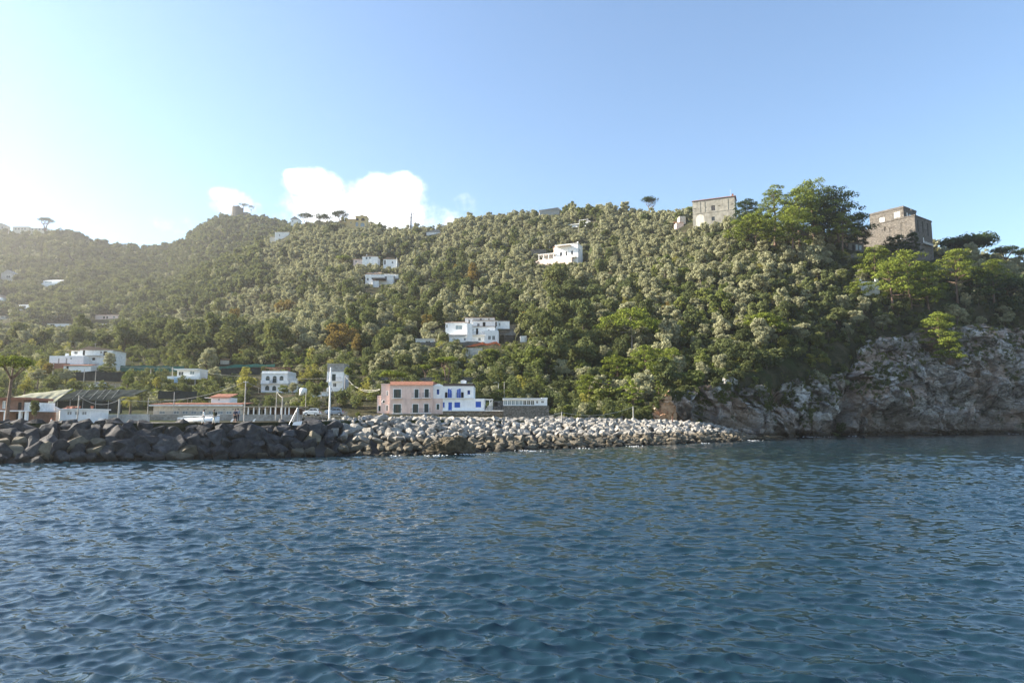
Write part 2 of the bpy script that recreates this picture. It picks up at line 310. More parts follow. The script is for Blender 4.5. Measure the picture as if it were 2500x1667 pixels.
Zt = Zt + fbm(ca * 26, ca * 0, 0, 5, 505) * 1.9 - .8
tt = np.linspace(0, 1, NB)[:, None]
prof = .55 * tt ** 1.6 + .45 * tt
Yc = Yb[None] * (1 - prof) + Yt[None] * prof; Zc = -3 + (Zt[None] + 3) * tt; Xc = ca[None] * Yc
# sea-cut hollow under slanting ledges
px_, py_ = proj(Xc, Yc, Zc)
A_ = np.radians(24); s1 = Xc * np.cos(A_) - Zc * np.sin(A_); s2 = Xc * np.sin(A_) + Zc * np.cos(A_)
warp = fbm(Xc / 16, Zc / 16, Yc / 16, 3, 11) * 3.0
big = fbm(Xc / 22, Zc / 15, 0, 3, 21) * 3.4
led = (1 - np.abs(vnoise(s1 / 26, (s2 + warp) / 4.2, 0, 5))) ** 2 * 2.6 + (1 - np.abs(vnoise(s1 / 12, (s2 + warp) / 1.7, 0, 6))) ** 2 * 1.2
rid = (1 - np.abs(fbm(Xc / 6.0, Zc / 6.0, 0, 4, 31))) * 2.2 + (1 - np.abs(fbm((Xc + warp) / 1.9, Zc / 1.9, 0, 4, 37))) * .75
cave = 9.0 * np.exp(-((px_ - 2420) / 130) ** 2) * sstep(930, 985, py_ + .25 * (2420 - px_) + warp * 4) + 6.0 * np.exp(-((px_ - 2200) / 55) ** 2) * sstep(985, 1010, py_ - .3 * (px_ - 2200)) + 2.5 * np.exp(-((px_ - 2135) / 20) ** 2 - ((py_ - 1040) / 22) ** 2) + 2.2 * np.exp(-((px_ - 1905) / 45) ** 2 - ((py_ - 975) / 14) ** 2)
gul = 6.5 * np.exp(-((px_ - (2068 + (1000 - py_) * .12)) / 15) ** 2)
toe = -3.5 * np.exp(-((Zc - .2) / .8) ** 2) * (.5 + .5 * vnoise(Xc / 5, Zc * 0, 0, 77))
fade = sstep(0, .05, tt) * .8 + .2
def facets(X_, Y_, Z_, size, sd):
    """broken rock: every cell of an uneven lattice is one tilted face with its own set-back"""
    qx, qy, qz = X_ / size[0], Y_ / size[1], Z_ / size[2]; fx, fy, fz = np.floor(qx), np.floor(qy), np.floor(qz); best = np.full(X_.shape, 1e9); out = np.zeros(X_.shape)
    for i in (-1, 0, 1):
        for j in (-1, 0, 1):
            for k in (-1, 0, 1):
                a, b_, c_ = fx + i, fy + j, fz + k; sx_, sy_, sz_ = a + _hash(a, b_, c_, sd), b_ + _hash(a, b_, c_, sd + 1), c_ + _hash(a, b_, c_, sd + 2)
                d = (qx - sx_) ** 2 + (qy - sy_) ** 2 + (qz - sz_) ** 2; v = (_hash(a, b_, c_, sd + 3) - .5) + (qx - sx_) * (_hash(a, b_, c_, sd + 4) - .5) * 1.6 + (qz - sz_) * (_hash(a, b_, c_, sd + 5) - .75) * 1.6
                m_ = d < best; best = np.where(m_, d, best); out = np.where(m_, v, out)
    return out
T1, T2, T3 = s1 + warp * .6, Yc * 1.0, s2 + warp
fac1 = facets(T1, T2, T3, (9, 14, 5.5), 401) * 3.4 + facets(T1 + warp, T2, T3, (3.6, 8, 2.0), 431) * 1.5 + facets(Xc, T2, Zc, (1.3, 4, .8), 461) * .5
D = (-(big * 1.1 + led * .45 + rid * .35 - 2.0) + fac1 + cave + gul) * fade + toe
n_up = .35
Yd = Yc + D; Zd = Zc - n_up * D * .5 * sstep(0, .1, tt) * (1 - sstep(.9, 1, tt)) + vnoise(Xc / 1.3, Zc / 1.3, Yc / 1.3, 91) * .2
Xd = Xc + fbm(Xc / 4, Zc / 4, Yc / 4, 3, 55) * .9
m, nt = nmat('limestone_cliff'); p = N(nt, 'ShaderNodeBsdfPrincipled', Roughness=.95); p.inputs['Specular IOR Level'].default_value = .15; wp = worldpos(nt)
mp = N(nt, 'ShaderNodeMapping'); mp.inputs['Rotation'].default_value = (0, R(-24), 0); mp.inputs['Scale'].default_value = (.8, .8, 1.35); L(nt, wp, mp.inputs[0])
c = ramp(nt, noise(nt, .13, 9, mp.outputs[0], .52), [(.28, (.13, .115, .10)), (.42, (.27, .25, .23)), (.56, (.45, .43, .41)), (.74, (.70, .69, .67))])
wv_ = N(nt, 'ShaderNodeVectorMath', operation='ADD'); nw_ = N(nt, 'ShaderNodeTexNoise', Scale=.6, Detail=3.0); L(nt, mp.outputs[0], nw_.inputs['Vector']); sc3 = N(nt, 'ShaderNodeVectorMath', operation='SCALE'); sc3.inputs['Scale'].default_value = 1.1; L(nt, nw_.outputs['Color'], sc3.inputs[0]); L(nt, mp.outputs[0], wv_.inputs[0]); L(nt, sc3.outputs[0], wv_.inputs[1])
for vs_, k_ in ((.11, .5), (.42, .3)):
    vo = N(nt, 'ShaderNodeTexVoronoi', Scale=vs_, feature='DISTANCE_TO_EDGE'); L(nt, wv_.outputs[0], vo.inputs['Vector']); c = mix(nt, c, (.035, .03, .027), ramp(nt, vo.outputs['Distance'], [(.0, (.6, .6, .6)), (.08 * k_ * 2, (0, 0, 0))]))
c = mix(nt, c, (.30, .21, .155), ramp(nt, noise(nt, .085, 5, wp), [(.48, (0, 0, 0)), (.60, (.7, .7, .7))]))
sx = N(nt, 'ShaderNodeSeparateXYZ'); L(nt, wp, sx.inputs[0])
def nm(op, a, b=0.0, c_=0.0):
    n = N(nt, 'ShaderNodeMath', operation=op)
    for i, x in enumerate((a, b, c_)):
        if hasattr(x, 'links'): L(nt, x, n.inputs[i])
        else: n.inputs[i].default_value = x
    return n.outputs[0]
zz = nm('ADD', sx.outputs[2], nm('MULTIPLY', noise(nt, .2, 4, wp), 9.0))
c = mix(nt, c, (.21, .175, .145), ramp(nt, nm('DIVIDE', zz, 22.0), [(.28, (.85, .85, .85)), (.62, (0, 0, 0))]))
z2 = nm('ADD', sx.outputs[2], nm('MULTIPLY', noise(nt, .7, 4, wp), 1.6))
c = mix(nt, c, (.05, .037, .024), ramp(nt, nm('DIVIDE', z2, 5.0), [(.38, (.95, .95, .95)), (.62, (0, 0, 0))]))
c = mix(nt, c, (.036, .052, .022), ramp(nt, noise(nt, .3, 7, wp, .7), [(.57, (0, 0, 0)), (.62, (.85, .85, .85))]))
og = N(nt, 'ShaderNodeVectorMath', operation='DISTANCE'); L(nt, wp, og.inputs[0]); og.inputs[1].default_value = tuple(pt(1650, 995, 168))
c = mix(nt, c, (.62, .36, .19), ramp(nt, nm('DIVIDE', og.outputs['Value'], 16.0), [(.25, (.75, .75, .75)), (.62, (0, 0, 0))]))
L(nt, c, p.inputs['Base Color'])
bn = N(nt, 'ShaderNodeBump', Strength=.8, Distance=.35); L(nt, noise(nt, 1.1, 8, mp.outputs[0], .65), bn.inputs['Height']); L(nt, bn.outputs[0], p.inputs['Normal'])
o = N(nt, 'ShaderNodeOutputMaterial'); L(nt, p.outputs[0], o.inputs[0]); M_CLIFF = m
CLIFF = np.stack([Xd, Yd, Zd], -1)
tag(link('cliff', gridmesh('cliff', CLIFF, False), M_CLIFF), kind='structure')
# ================================================================ sea
nr, ncol = 1450, 1200
yy = np.geomspace(5.0, 300, nr)[:, None]; us = np.linspace(-1.3, 1.3, ncol)[None]
X0 = us * (yy + 12); Y0 = yy + 0 * us
Zw = np.zeros_like(X0); DX = np.zeros_like(X0); DY = np.zeros_like(X0)
gsp = np.maximum(yy * math.log(300 / 5.0) / nr, (yy + 12) * 2.6 / ncol)
rw = np.random.default_rng(3); NW = 170
lam = np.geomspace(.10, 3.6, NW) * rw.uniform(.93, 1.07, NW)
patch = 1 + .38 * fbm(X0 / 17, Y0 / 17, 0, 3, 71)
for i in range(NW):
    l = lam[i]; th = R(-104) + rw.normal(0, .46); k = 2 * PI / l
    slope = .43 * (1 if l < .8 else (.8 / l) ** 1.1) * (1 if l > .3 else (l / .3) ** .4)
    a = slope / k * math.sqrt(2.0 / NW) * rw.uniform(.6, 1.4)
    kx, ky = k * math.cos(th), k * math.sin(th)
    att = sstep(2.2, 4.5, l / gsp[:, 0]); nz_ = np.nonzero(att > 0)[0]
    if not len(nz_): continue
    e = nz_[-1] + 1
    ph = kx * X0[:e] + ky * Y0[:e] + rw.uniform(0, 2 * PI); cph = np.cos(ph); sph = np.sin(ph)
    g = att[:e, None] * a * (patch[:e] if l < 2 else 1)
    Zw[:e] += g * cph; DX[:e] -= g * .9 * kx / k * sph; DY[:e] -= g * .9 * ky / k * sph
m, nt = nmat('sea_water'); p = N(nt, 'ShaderNodeBsdfPrincipled', Roughness=.03, IOR=1.40); p.inputs['Base Color'].default_value = (.008, .024, .036, 1)
wp = worldpos(nt); mp = N(nt, 'ShaderNodeMapping'); mp.inputs['Scale'].default_value = (.62, 1.0, 1.0); L(nt, wp, mp.inputs[0])
b1 = N(nt, 'ShaderNodeBump', Strength=1.0, Distance=.010); L(nt, noise(nt, 3.4, 4, mp.outputs[0], .5), b1.inputs['Height'])
b2 = N(nt, 'ShaderNodeBump', Strength=.6, Distance=.003); L(nt, noise(nt, 14, 3, mp.outputs[0], .5), b2.inputs['Height']); L(nt, b1.outputs[0], b2.inputs['Normal']); L(nt, b2.outputs[0], p.inputs['Normal'])
o = N(nt, 'ShaderNodeOutputMaterial'); L(nt, p.outputs[0], o.inputs[0]); M_SEA = m
seaP = np.stack([X0 + DX, Y0 + DY, Zw], -1)
a_, b_ = seaP.shape[:2]; idx = np.arange(a_ * b_).reshape(a_, b_)
q = np.stack([idx[:-1, :-1], idx[:-1, 1:], idx[1:, 1:], idx[1:, :-1]], -1).reshape(-1, 4)
outer = np.array([(-2500, -390, -.4), (2500, -390, -.4), (22, 5.05, -.12), (-22, 5.05, -.12), (405, 299, -.12), (2500, 2200, -.4), (-405, 299, -.12), (-2500, 2200, -.4)])
nb = a_ * b_; q2 = np.array([(0, 1, 2, 3), (1, 5, 4, 2), (3, 6, 7, 0), (6, 4, 5, 7)]) + nb
tag(link('sea', npmesh('sea', np.vstack([seaP.reshape(-1, 3), outer]), np.vstack([q, q2]), True), M_SEA), kind='structure')
# ================================================================ materials of built things
M_WHITE = plain('white_plaster', (.80, .80, .78), stain=(.5, .48, .44))
M_WHITE2 = plain('whitewash', (.84, .84, .83), var=.06)
M_PINK = plain('pink_plaster', (.74, .56, .48), var=.07, stain=(.56, .38, .32))
M_PINKL = plain('pale_pink_plaster', (.75, .58, .51), var=.07)
M_BEIGE = plain('beige_plaster', (.62, .57, .48), stain=(.30, .27, .22))
M_OLDP = plain('weathered_plaster', (.29, .275, .235), stain=(.16, .15, .12), var=.2, scale=.5)
M_YEL = plain('yellow_plaster', (.62, .47, .22), stain=(.48, .36, .18))
M_GREY = plain('grey_render', (.34, .33, .31), stain=(.2, .2, .19), var=.2)
M_CONC = plain('concrete', (.42, .41, .38), stain=(.22, .21, .19), var=.2)
M_BROWN = plain('brown_plaster', (.20, .11, .075), var=.2)
M_DARKROOF = plain('dark_roof_felt', (.06, .05, .045))
M_TILE = tiles('terracotta_tiles', (.34, .13, .075), (.22, .10, .065))
M_TILEP = tiles('pale_roof_tiles', (.40, .27, .20), (.30, .23, .18))
M_STONE = masonry('dry_stone_wall', (.26, .24, .21), (.13, .125, .11), (.05, .048, .04))
M_STONEW = masonry('warm_stone_wall', (.36, .30, .22), (.22, .19, .15), (.09, .08, .065))
M_FORT = masonry('fort_tuff_blocks', (.21, .19, .165), (.115, .105, .092), (.06, .055, .05), .9, 2.0, .7)
M_GLASS = glassy('dark_glass', (.02, .025, .03)); M_GLASSB = glassy('pale_glass', (.22, .28, .30), .2)
M_GREEN = plain('green_shutter', (.035, .06, .055), rough=.5, var=.1, scale=6)
M_BLUE = plain('blue_paint', (.03, .11, .48), rough=.5, var=.08)
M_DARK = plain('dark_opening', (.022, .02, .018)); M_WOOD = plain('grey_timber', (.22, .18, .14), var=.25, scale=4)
M_WPAINT = plain('white_paint', (.82, .82, .80), rough=.5, var=.05); M_METAL = plain('galvanised_metal', (.36, .37, .38), rough=.45, metal=.6)
M_NET = plain('green_shade_net', (.03, .038, .037), var=.3, scale=.8, spec=.02, rough=1); M_NETG = plain('emerald_shade_net', (.03, .14, .10), var=.25, scale=.8)
M_TARP = plain('beige_tarpaulin', (.28, .28, .21), var=.2, scale=.9, bump=.3, spec=.03, rough=1); M_ORANGE = plain('orange_net', (.62, .17, .07), var=.2, scale=2)
M_BRICK = masonry('red_bricks', (.32, .12, .075), (.24, .09, .06), (.2, .16, .13), 3, 9, .3); M_RUST = plain('rusty_iron', (.16, .07, .04), var=.3)
M_IRON = plain('dark_iron', (.04, .04, .045), rough=.5)
KEEP = [(1552, 1626, 468, 513, 452)]; FOOT = []
def on_ground(px, py, Y, lo=.72, hi=1.3):
    """the distance near Y at which the ground shows at this height of the picture"""
    Ys = np.linspace(Y * lo, Y * hi, 160); u = float(uv(px, py)[0]); q = proj(u * Ys, Ys, ground(u * Ys, Ys))[1]; k = np.nonzero(q <= py)[0]
    return float(Ys[k[0]]) - .6 if len(k) else Y
ZP = (800, 720, 3.92); ZQ = (400, 830, 4.9); ZR = (0, 800, 4.48); ZS = (800, 500, 3.92); ZT = (1250, 450, 3.92); ZU = (1650, 430, 3.92); ZV = (2050, 450, 3.92); ZW = (450, 450, 3.92); ZL = (0, 480, 3.92); ZN = (0, 0, 1.0)
def holes_wall(mb, x0, x1, z0, z1, y, holes, dep=.18):
    xs = sorted({x0, x1, *[min(max(h[i], x0), x1) for h in holes for i in (0, 1)]}); zs = sorted({z0, z1, *[min(max(h[i], z0), z1) for h in holes for i in (2, 3)]})
    for i in range(len(xs) - 1):
        for j in range(len(zs) - 1):
            cx, cz = (xs[i] + xs[i + 1]) / 2, (zs[j] + zs[j + 1]) / 2
            if any(h[0] < cx < h[1] and h[2] < cz < h[3] for h in holes): continue
            mb.add([(xs[i], y, zs[j]), (xs[i + 1], y, zs[j]), (xs[i + 1], y, zs[j + 1]), (xs[i], y, zs[j + 1])], [(0, 1, 2, 3)])
    for a, b, c, d in holes:
        e = y + dep
        mb.add([(a, y, c), (b, y, c), (b, e, c), (a, e, c)], [(0, 1, 2, 3)]); mb.add([(a, y, d), (b, y, d), (b, e, d), (a, e, d)], [(3, 2, 1, 0)])
        mb.add([(a, y, c), (a, y, d), (a, e, d), (a, e, c)], [(3, 2, 1, 0)]); mb.add([(b, y, c), (b, y, d), (b, e, d), (b, e, c)], [(0, 1, 2, 3)])
class Bld:
    """a building seen in the photograph; measures are read off it and turned into metres at the building's own distance"""
    def __init__(s, name, label, cat, zoom, xc, yb, Y, group=None, rz=0.0, solve=True):
        s.z = zoom; s.xc = xc; s.yb = yb; s.Y = Y
        px, py = s.nat(xc, yb)
        if Y > 155 and solve: s.Y = Y = on_ground(px, py, Y)
        s.o = pt(px, py, Y)
        s.s = (Y * CT + (s.o.z - HC) * ST) / F / zoom[2]
        s.e = empty(name, s.o, rz, label, cat, group)
    def nat(s, x, y): return s.z[0] + x / s.z[2], s.z[1] + y / s.z[2]
    def X(s, x): return (x - s.xc) * s.s
    def Zc(s, y): return (s.yb - y) * s.s
    def keep(s, x0, x1, y0, y1, d=8, y00=0):
        a = s.nat(x0, y0); b = s.nat(x1, y1); KEEP.append((a[0], b[0], a[1], b[1], s.Y + y00))
        FOOT.append((s.o.x + s.X(x0) - 1, s.o.x + s.X(x1) + 1, s.o.y + y00 - 1.5, s.o.y + y00 + d + 1))
    def block(s, x0, x1, y0, y1, d0, d1, mat, wins=(), sink=0, name='wall', keep=True, trim=None, dep=.18, frame=M_WPAINT):
        """upright block from x0..x1, y0 (top)..y1 (foot), d0..d1 deep, with openings"""
        a, b, c, d = s.X(x0), s.X(x1), s.Zc(y1) - sink, s.Zc(y0); mb = MB()
        hs = [(s.X(w[0]), s.X(w[1]), max(s.Zc(w[3]), c + .02), s.Zc(w[2])) for w in wins if w[4][:4] != 'arch']
        holes_wall(mb, a, b, c, d, d0, hs, dep)
        mb.add([(a, d0, c), (b, d0, c), (b, d1, c), (a, d1, c), (a, d0, d), (b, d0, d), (b, d1, d), (a, d1, d)], [(1, 2, 6, 5), (2, 3, 7, 6), (3, 0, 4, 7), (4, 5, 6, 7)])
        o = mb.build(name, mat, s.e)
        if keep: s.keep(x0, x1, y0, y1, d1 - d0, d0)
        for w in wins: s.win(*w, d0=d0, dep=dep, trim=trim, frame=frame)
        return o
    def win(s, x0, x1, y0, y1, kind, d0=0, dep=.18, trim=None, frame=M_WPAINT):
        a, b, c, d = s.X(x0), s.X(x1), s.Zc(y1), s.Zc(y0); y = d0 + dep * .8
        nm_ = 'door' if 'door' in kind else 'window'
        if kind.startswith('arch'):
            r = (b - a) / 2; k = 10
            def ar(g): return [(a - g, c), (b + g, c)] + [((a + b) / 2 + (r + g) * math.cos(PI * i / k), d - r + (r + g) * math.sin(PI * i / k)) for i in range(k + 1)]
            P_ = MB().prism(ar(0), d0 - .035, d0 + .1).build(nm_, {'g': M_GREEN, 'b': M_BLUE, 'd': M_DARK, 'p': M_GLASSB}[kind[5] if len(kind) > 5 else 'd'], s.e)
            i_, o_ = ar(0), ar(.14); n = len(i_); rg = MB()
            for i in range(1, n - 1 + 0):
                q_ = [i_[i], i_[i + 1], o_[i + 1], o_[i]] if i < n - 1 else None
                rg.prism(q_, d0 - .07, d0 + .02)
            rg.build('frame', frame if trim is None else trim, P_); return
        col = {'dark': M_GLASS, 'open': M_DARK, 'shutg': M_GREEN, 'shutb': M_BLUE, 'pale': M_GLASSB, 'doorg': M_GREEN, 'doorb': M_BLUE, 'doord': M_DARK, 'grey': M_GREY, 'half': M_GLASS}[kind]
        P_ = MB().box(a, b, y, y + .05, c, d).build(nm_, col, s.e)
        fr = MB(); t = min(.07, (b - a) * .12)
        fr.box(a, a + t, y - .05, y, c, d).box(b - t, b, y - .05, y, c, d).box(a + t, b - t, y - .05, y, d - t, d).box(a + t, b - t, y - .05, y, c, c + t)
        fr.box((a + b) / 2 - t / 2, (a + b) / 2 + t / 2, y - .05, y, c + t, d - t); fr.build('frame', M_GREEN if kind == 'half' else (frame if kind in ('dark', 'pale', 'grey') else col), P_)
        if kind == 'half':
            sh = MB(); w_ = (b - a) * .33; sh.box(a + .01, a + w_, d0 - .05, d0 - .01, c + .02, d - .02).box(b - w_, b - .01, d0 - .05, d0 - .01, c + .02, d - .02)
            for k in range(9):
                z = c + (d - c) * (k + .5) / 9; sh.box(a + .06, a + w_ - .05, d0 - .065, d0 - .05, z, z + .05).box(b - w_ + .05, b - .06, d0 - .065, d0 - .05, z, z + .05)
            sh.build('shutter', M_GREEN, P_)
        elif kind.startswith('shut') or kind in ('doorb', 'doorg'):
            sh = MB(); n = max(3, int((d - c) / .16))
            for k in range(n):
                z = c + t + (d - c - 2 * t) * k / n
                sh.box(a + t, (a + b) / 2 - t / 2, y - .03, y, z + .02, z + .09).box((a + b) / 2 + t / 2, b - t, y - .03, y, z + .02, z + .09)
            sh.box(a + t, b - t, y - .012, y - .004, c + t, d - t); sh.build('slat', col, P_)
        if trim is not None:
            g = .13; MB().box(a - g, a, d0 - .035, d0 + .02, c, d + g).box(b, b + g, d0 - .035, d0 + .02, c, d + g).box(a, b, d0 - .035, d0 + .02, d, d + g).build('surround', trim, P_)
    def slab(s, x0, x1, y0, y1, d0, d1, mat, name='roof'):
        return MB().box(s.X(x0), s.X(x1), d0, d1, s.Zc(y1), s.Zc(y0)).build(name, mat, s.e)
    def shed(s, x0, x1, y0, y1, d0, d1, mat, name='roof', th=.16):
        """roof rising from the front edge at y1 to the back at y0"""
        a, b, z0, z1 = s.X(x0), s.X(x1), s.Zc(y1), s.Zc(y0)
        return MB().add([(a, d0, z0), (b, d0, z0), (b, d1, z1), (a, d1, z1), (a, d0, z0 + th), (b, d0, z0 + th), (b, d1, z1 + th), (a, d1, z1 + th)],
                        [(3, 2, 1, 0), (4, 5, 6, 7), (0, 1, 5, 4), (1, 2, 6, 5), (2, 3, 7, 6), (3, 0, 4, 7)]).build(name, mat, s.e)
    def gable(s, x0, x1, yr, ye, d0, d1, mat, name='roof', over=.25, xr=None):
        """ridge running away from the viewer at height yr, eaves at ye"""
        a, b, zr, ze = s.X(x0) - over, s.X(x1) + over, s.Zc(yr), s.Zc(ye); m_ = (a + b) / 2 if xr is None else s.X(xr)
        return MB().prism([(a, ze - .02), (b, ze - .02), (b, ze + .12), (m_, zr + .12), (a, ze + .12)], d0 - over, d1 + over).build(name, mat, s.e)
    def hip(s, x0, x1, yr, ye, d0, d1, mat, name='roof', over=.3):
        a, b, zr, ze = s.X(x0) - over, s.X(x1) + over, s.Zc(yr), s.Zc(ye); m_ = (d0 + d1) / 2; k = (d1 - d0) * .4
        return MB().add([(a, d0 - over, ze), (b, d0 - over, ze), (b, d1 + over, ze), (a, d1 + over, ze), (a + k, m_, zr), (b - k, m_, zr)], [(3, 2, 1, 0), (0, 1, 5, 4), (1, 2, 5), (2, 3, 4, 5), (3, 0, 4)]).build(name, mat, s.e)
    def balcony(s, x0, x1, y, d0, out=.9, rail=True, solid=None, h=1.0, th=.14):
        a, b, z = s.X(x0), s.X(x1), s.Zc(y); bl = MB().box(a, b, d0 - out, d0, z - th, z).build('balcony', M_WPAINT, s.e)
        r = MB()
        if solid is not None:
            r.box(a, b, d0 - out, d0 - out + .12, z, z + h).box(a, a + .12, d0 - out + .12, d0, z, z + h).box(b - .12, b, d0 - out + .12, d0, z, z + h); r.build('parapet', solid, bl)
        elif rail:
            n = max(4, int((b - a) / .16))
            for k in range(n + 1):
                x = a + .03 + (b - a - .06) * k / n; r.box(x - .012, x + .012, d0 - out + .03, d0 - out + .055, z, z + h - .04)
            r.box(a + .01, b - .01, d0 - out + .02, d0 - out + .065, z + h - .04, z + h); r.build('railing', M_IRON, bl)
        return bl
def lbl(t): return t
# ---------------------------------------------------------------- pink house
b = Bld('pink_house', 'two storey pink house with terracotta roof edge and green shutters behind the pale boulders', 'house', ZP, 797, 1135, 152)
b.block(590, 1003, 860, 1135, 0, 9, M_PINK, [(628, 697, 903, 984, 'half'), (828, 866, 903, 984, 'shutg'), (925, 965, 901, 980, 'shutg'), (630, 700, 1047, 1129, 'half'), (813, 865, 1045, 1125, 'half'), (923, 964, 1042, 1122, 'shutg')], sink=2, trim=M_WPAINT)
xa, xb = b.X(588), b.X(1005)
for n_ in (1,):
    rf = MB(); z0, z1 = b.Zc(862), b.Zc(824)
    rf.add([(xa, -.35, z0), (xb, -.35, z0), (xb, .9, z1), (xa, .9, z1), (xa, 9.2, z0), (xb, 9.2, z0), (xb, 8, z1), (xa, 8, z1)], [(0, 1, 2, 3), (3, 2, 6, 7), (7, 6, 5, 4), (0, 3, 7, 4), (1, 5, 6, 2), (0, 4, 5, 1)]); rf.build('roof', M_TILE, b.e)
b.block(500, 590, 857, 1135, .8, 9, M_PINKL, [(553, 569, 918, 960, 'pale'), (551, 570, 1055, 1108, 'dark')], sink=2, trim=M_WPAINT)
b.slab(498, 590, 848, 857, .6, 9, M_PINKL, 'cornice')
b.block(460, 500, 988, 1140, 1.2, 8, M_PINKL, [(475, 496, 1058, 1112, 'half')], sink=2, trim=M_WPAINT)
tb = MB(); z0, z1 = b.Zc(988), b.Zc(960); a0, a1 = b.X(460), b.X(500)
tb.box(a0, a1, 1.2, 1.35, z1 - .12, z1)
for k in range(7): x = a0 + .06 + (a1 - a0 - .12) * k / 6; tb.box(x - .05, x + .05, 1.22, 1.33, z0, z1 - .12)
tb.build('balustrade', M_PINKL, b.e)
c_ = Vector((b.X(527), .8, b.Zc(1020))); rr = 12 * b.s
ring = MB().prism([(c_.x + rr * math.cos(t * PI / 8), c_.z + rr * math.sin(t * PI / 8)) for t in range(16)], .76, .9).build('window', M_GLASS, b.e)
rg = MB(); rg.tube([(c_.x + rr * 1.15 * math.cos(t * PI / 8), .75, c_.z + rr * 1.15 * math.sin(t * PI / 8)) for t in range(17)], .06, 5); rg.build('frame', M_WPAINT, ring)
b.block(1003, 1103, 990, 1156, .3, 6, M_PINK, [(1040, 1066, 1044, 1095, 'shutg')], sink=2, trim=M_WPAINT)
for x0, x1, y in ((620, 705, 986), (806, 890, 986), (903, 986, 983), (620, 716, 1131), (796, 992, 1129)): b.balcony(x0, x1, y, 0)
b.slab(590, 1070, 1137, 1165, -1.2, .0, M_STONEW, 'stone_base')
pp = MB(); pp.tube([(b.X(1001), -.06, b.Zc(868)), (b.X(1001), -.06, b.Zc(1130))], .05, 6); pp.build('downpipe', M_PINKL, b.e)
# ---------------------------------------------------------------- white house with blue shutters
b = Bld('white_house', 'white house with bright blue doors and shutters and two arched recesses beside the pink house', 'house', ZP, 1250, 1105, 152.6)
b.block(1004, 1393, 875, 990, 0, 8, M_WHITE2, [(1040, 1065, 902, 952, 'shutb'), (1335, 1362, 912, 951, 'shutb'), (1120, 1188, 930, 985, 'open'), (1228, 1300, 930, 985, 'open')], dep=.9)
for x0, x1, dx0, dx1 in ((1120, 1188, 1148, 1186), (1228, 1300, 1236, 1272)):
    xa, xb = b.X(x0), b.X(x1); r = (xb - xa) / 2; m_ = (xa + xb) / 2; zt = b.Zc(930)
    MB().prism([(m_ + r * math.cos(PI * k / 12), zt + r * .95 * math.sin(PI * k / 12)) for k in range(13)], -.03, .1).build('arch', M_WHITE, b.e)
    rg = MB()
    for k in range(12):
        p0 = [(m_ + (r + g) * math.cos(PI * (k + j) / 12), zt + (r * .95 + g) * math.sin(PI * (k + j) / 12)) for g, j in ((0, 0), (0, 1), (.12, 1), (.12, 0))]; rg.prism(p0, -.07, .02)
    rg.build('arch_rim', M_WPAINT, b.e)
    d_ = MB().box(b.X(dx0), b.X(dx1), -.06, .5, b.Zc(985), b.Zc(897)).build('door', M_BLUE, b.e)
    MB().box(b.X((dx0 + dx1) / 2) - .02, b.X((dx0 + dx1) / 2) + .02, -.09, -.06, b.Zc(984), b.Zc(898)).box(b.X(dx0) - .08, b.X(dx0), -.09, -.02, b.Zc(985), b.Zc(896)).box(b.X(dx1), b.X(dx1) + .08, -.09, -.02, b.Zc(985), b.Zc(896)).build('frame', M_WPAINT, d_)
b.balcony(1122, 1192, 986, 0); b.balcony(1226, 1304, 986, 0)
b.slab(1100, 1396, 846, 872, .3, 7.6, M_DARKROOF); b.slab(1002, 1395, 872, 878, -.12, 8.1, M_WPAINT, 'cornice')
MB().prism([(b.X(1006), b.Zc(872))] + [(b.X(1006 + 95 * k / 8), b.Zc(866) + math.sin(PI * k / 8) * 16 * b.s) for k in range(9)] + [(b.X(1101), b.Zc(872))], .1, 3).build('roof_vault', M_WHITE2, b.e)
ch = b.slab(1263, 1315, 812, 846, 2, 3.6, M_WHITE2, 'chimney'); MB().box(b.X(1275), b.X(1300), 2.4, 3.2, b.Zc(812), b.Zc(803)).build('cap', M_GREY, ch)
b.slab(1300, 1386, 842, 849, 1, 6, M_WPAINT, 'terrace_canopy')
b.block(1103, 1500, 992, 1105, -.4, 7, M_WHITE2, [(1104, 1120, 1028, 1076, 'shutb'), (1156, 1190, 1027, 1104, 'doorb'), (1214, 1268, 1027, 1077, 'shutb'), (1416, 1468, 1020, 1075, 'shutb')], sink=1.5)
b.slab(1100, 1396, 985, 991, -.8, .0, M_WPAINT, 'ledge')
b.slab(1104, 1685, 1104, 1112, -1.6, 3, M_WPAINT, 'terrace')
b.slab(1108, 1684, 1112, 1165, -1.3, 2.5, M_STONEW, 'stone_base')
st = MB()
for k in range(11): st.box(b.X(1508 + 6 * k), b.X(1508 + 6 * (k + 1)) + .05, 1, 2.2, b.Zc(1100), b.Zc(1092 - 8.4 * k))
st.build('staircase', M_WPAINT, b.e)
po = MB(); po.box(b.X(1548), b.X(1556), -.9, -.7, b.Zc(1104), b.Zc(998)).box(b.X(1500), b.X(1580), -.9, 3, b.Zc(1004), b.Zc(997)); po.build('porch', M_WPAINT, b.e)
b.block(1582, 1680, 1010, 1104, 2.6, 5, M_STONE, [(1590, 1625, 1020, 1062, 'open')])
ra = MB()
for k in range(34): x = b.X(1506) + (b.X(1682) - b.X(1506)) * k / 33; ra.box(x - .015, x + .015, -1.5, -1.47, b.Zc(1104), b.Zc(1066))
ra.box(b.X(1506), b.X(1682), -1.51, -1.46, b.Zc(1068), b.Zc(1065)).build('railing', M_IRON, b.e)
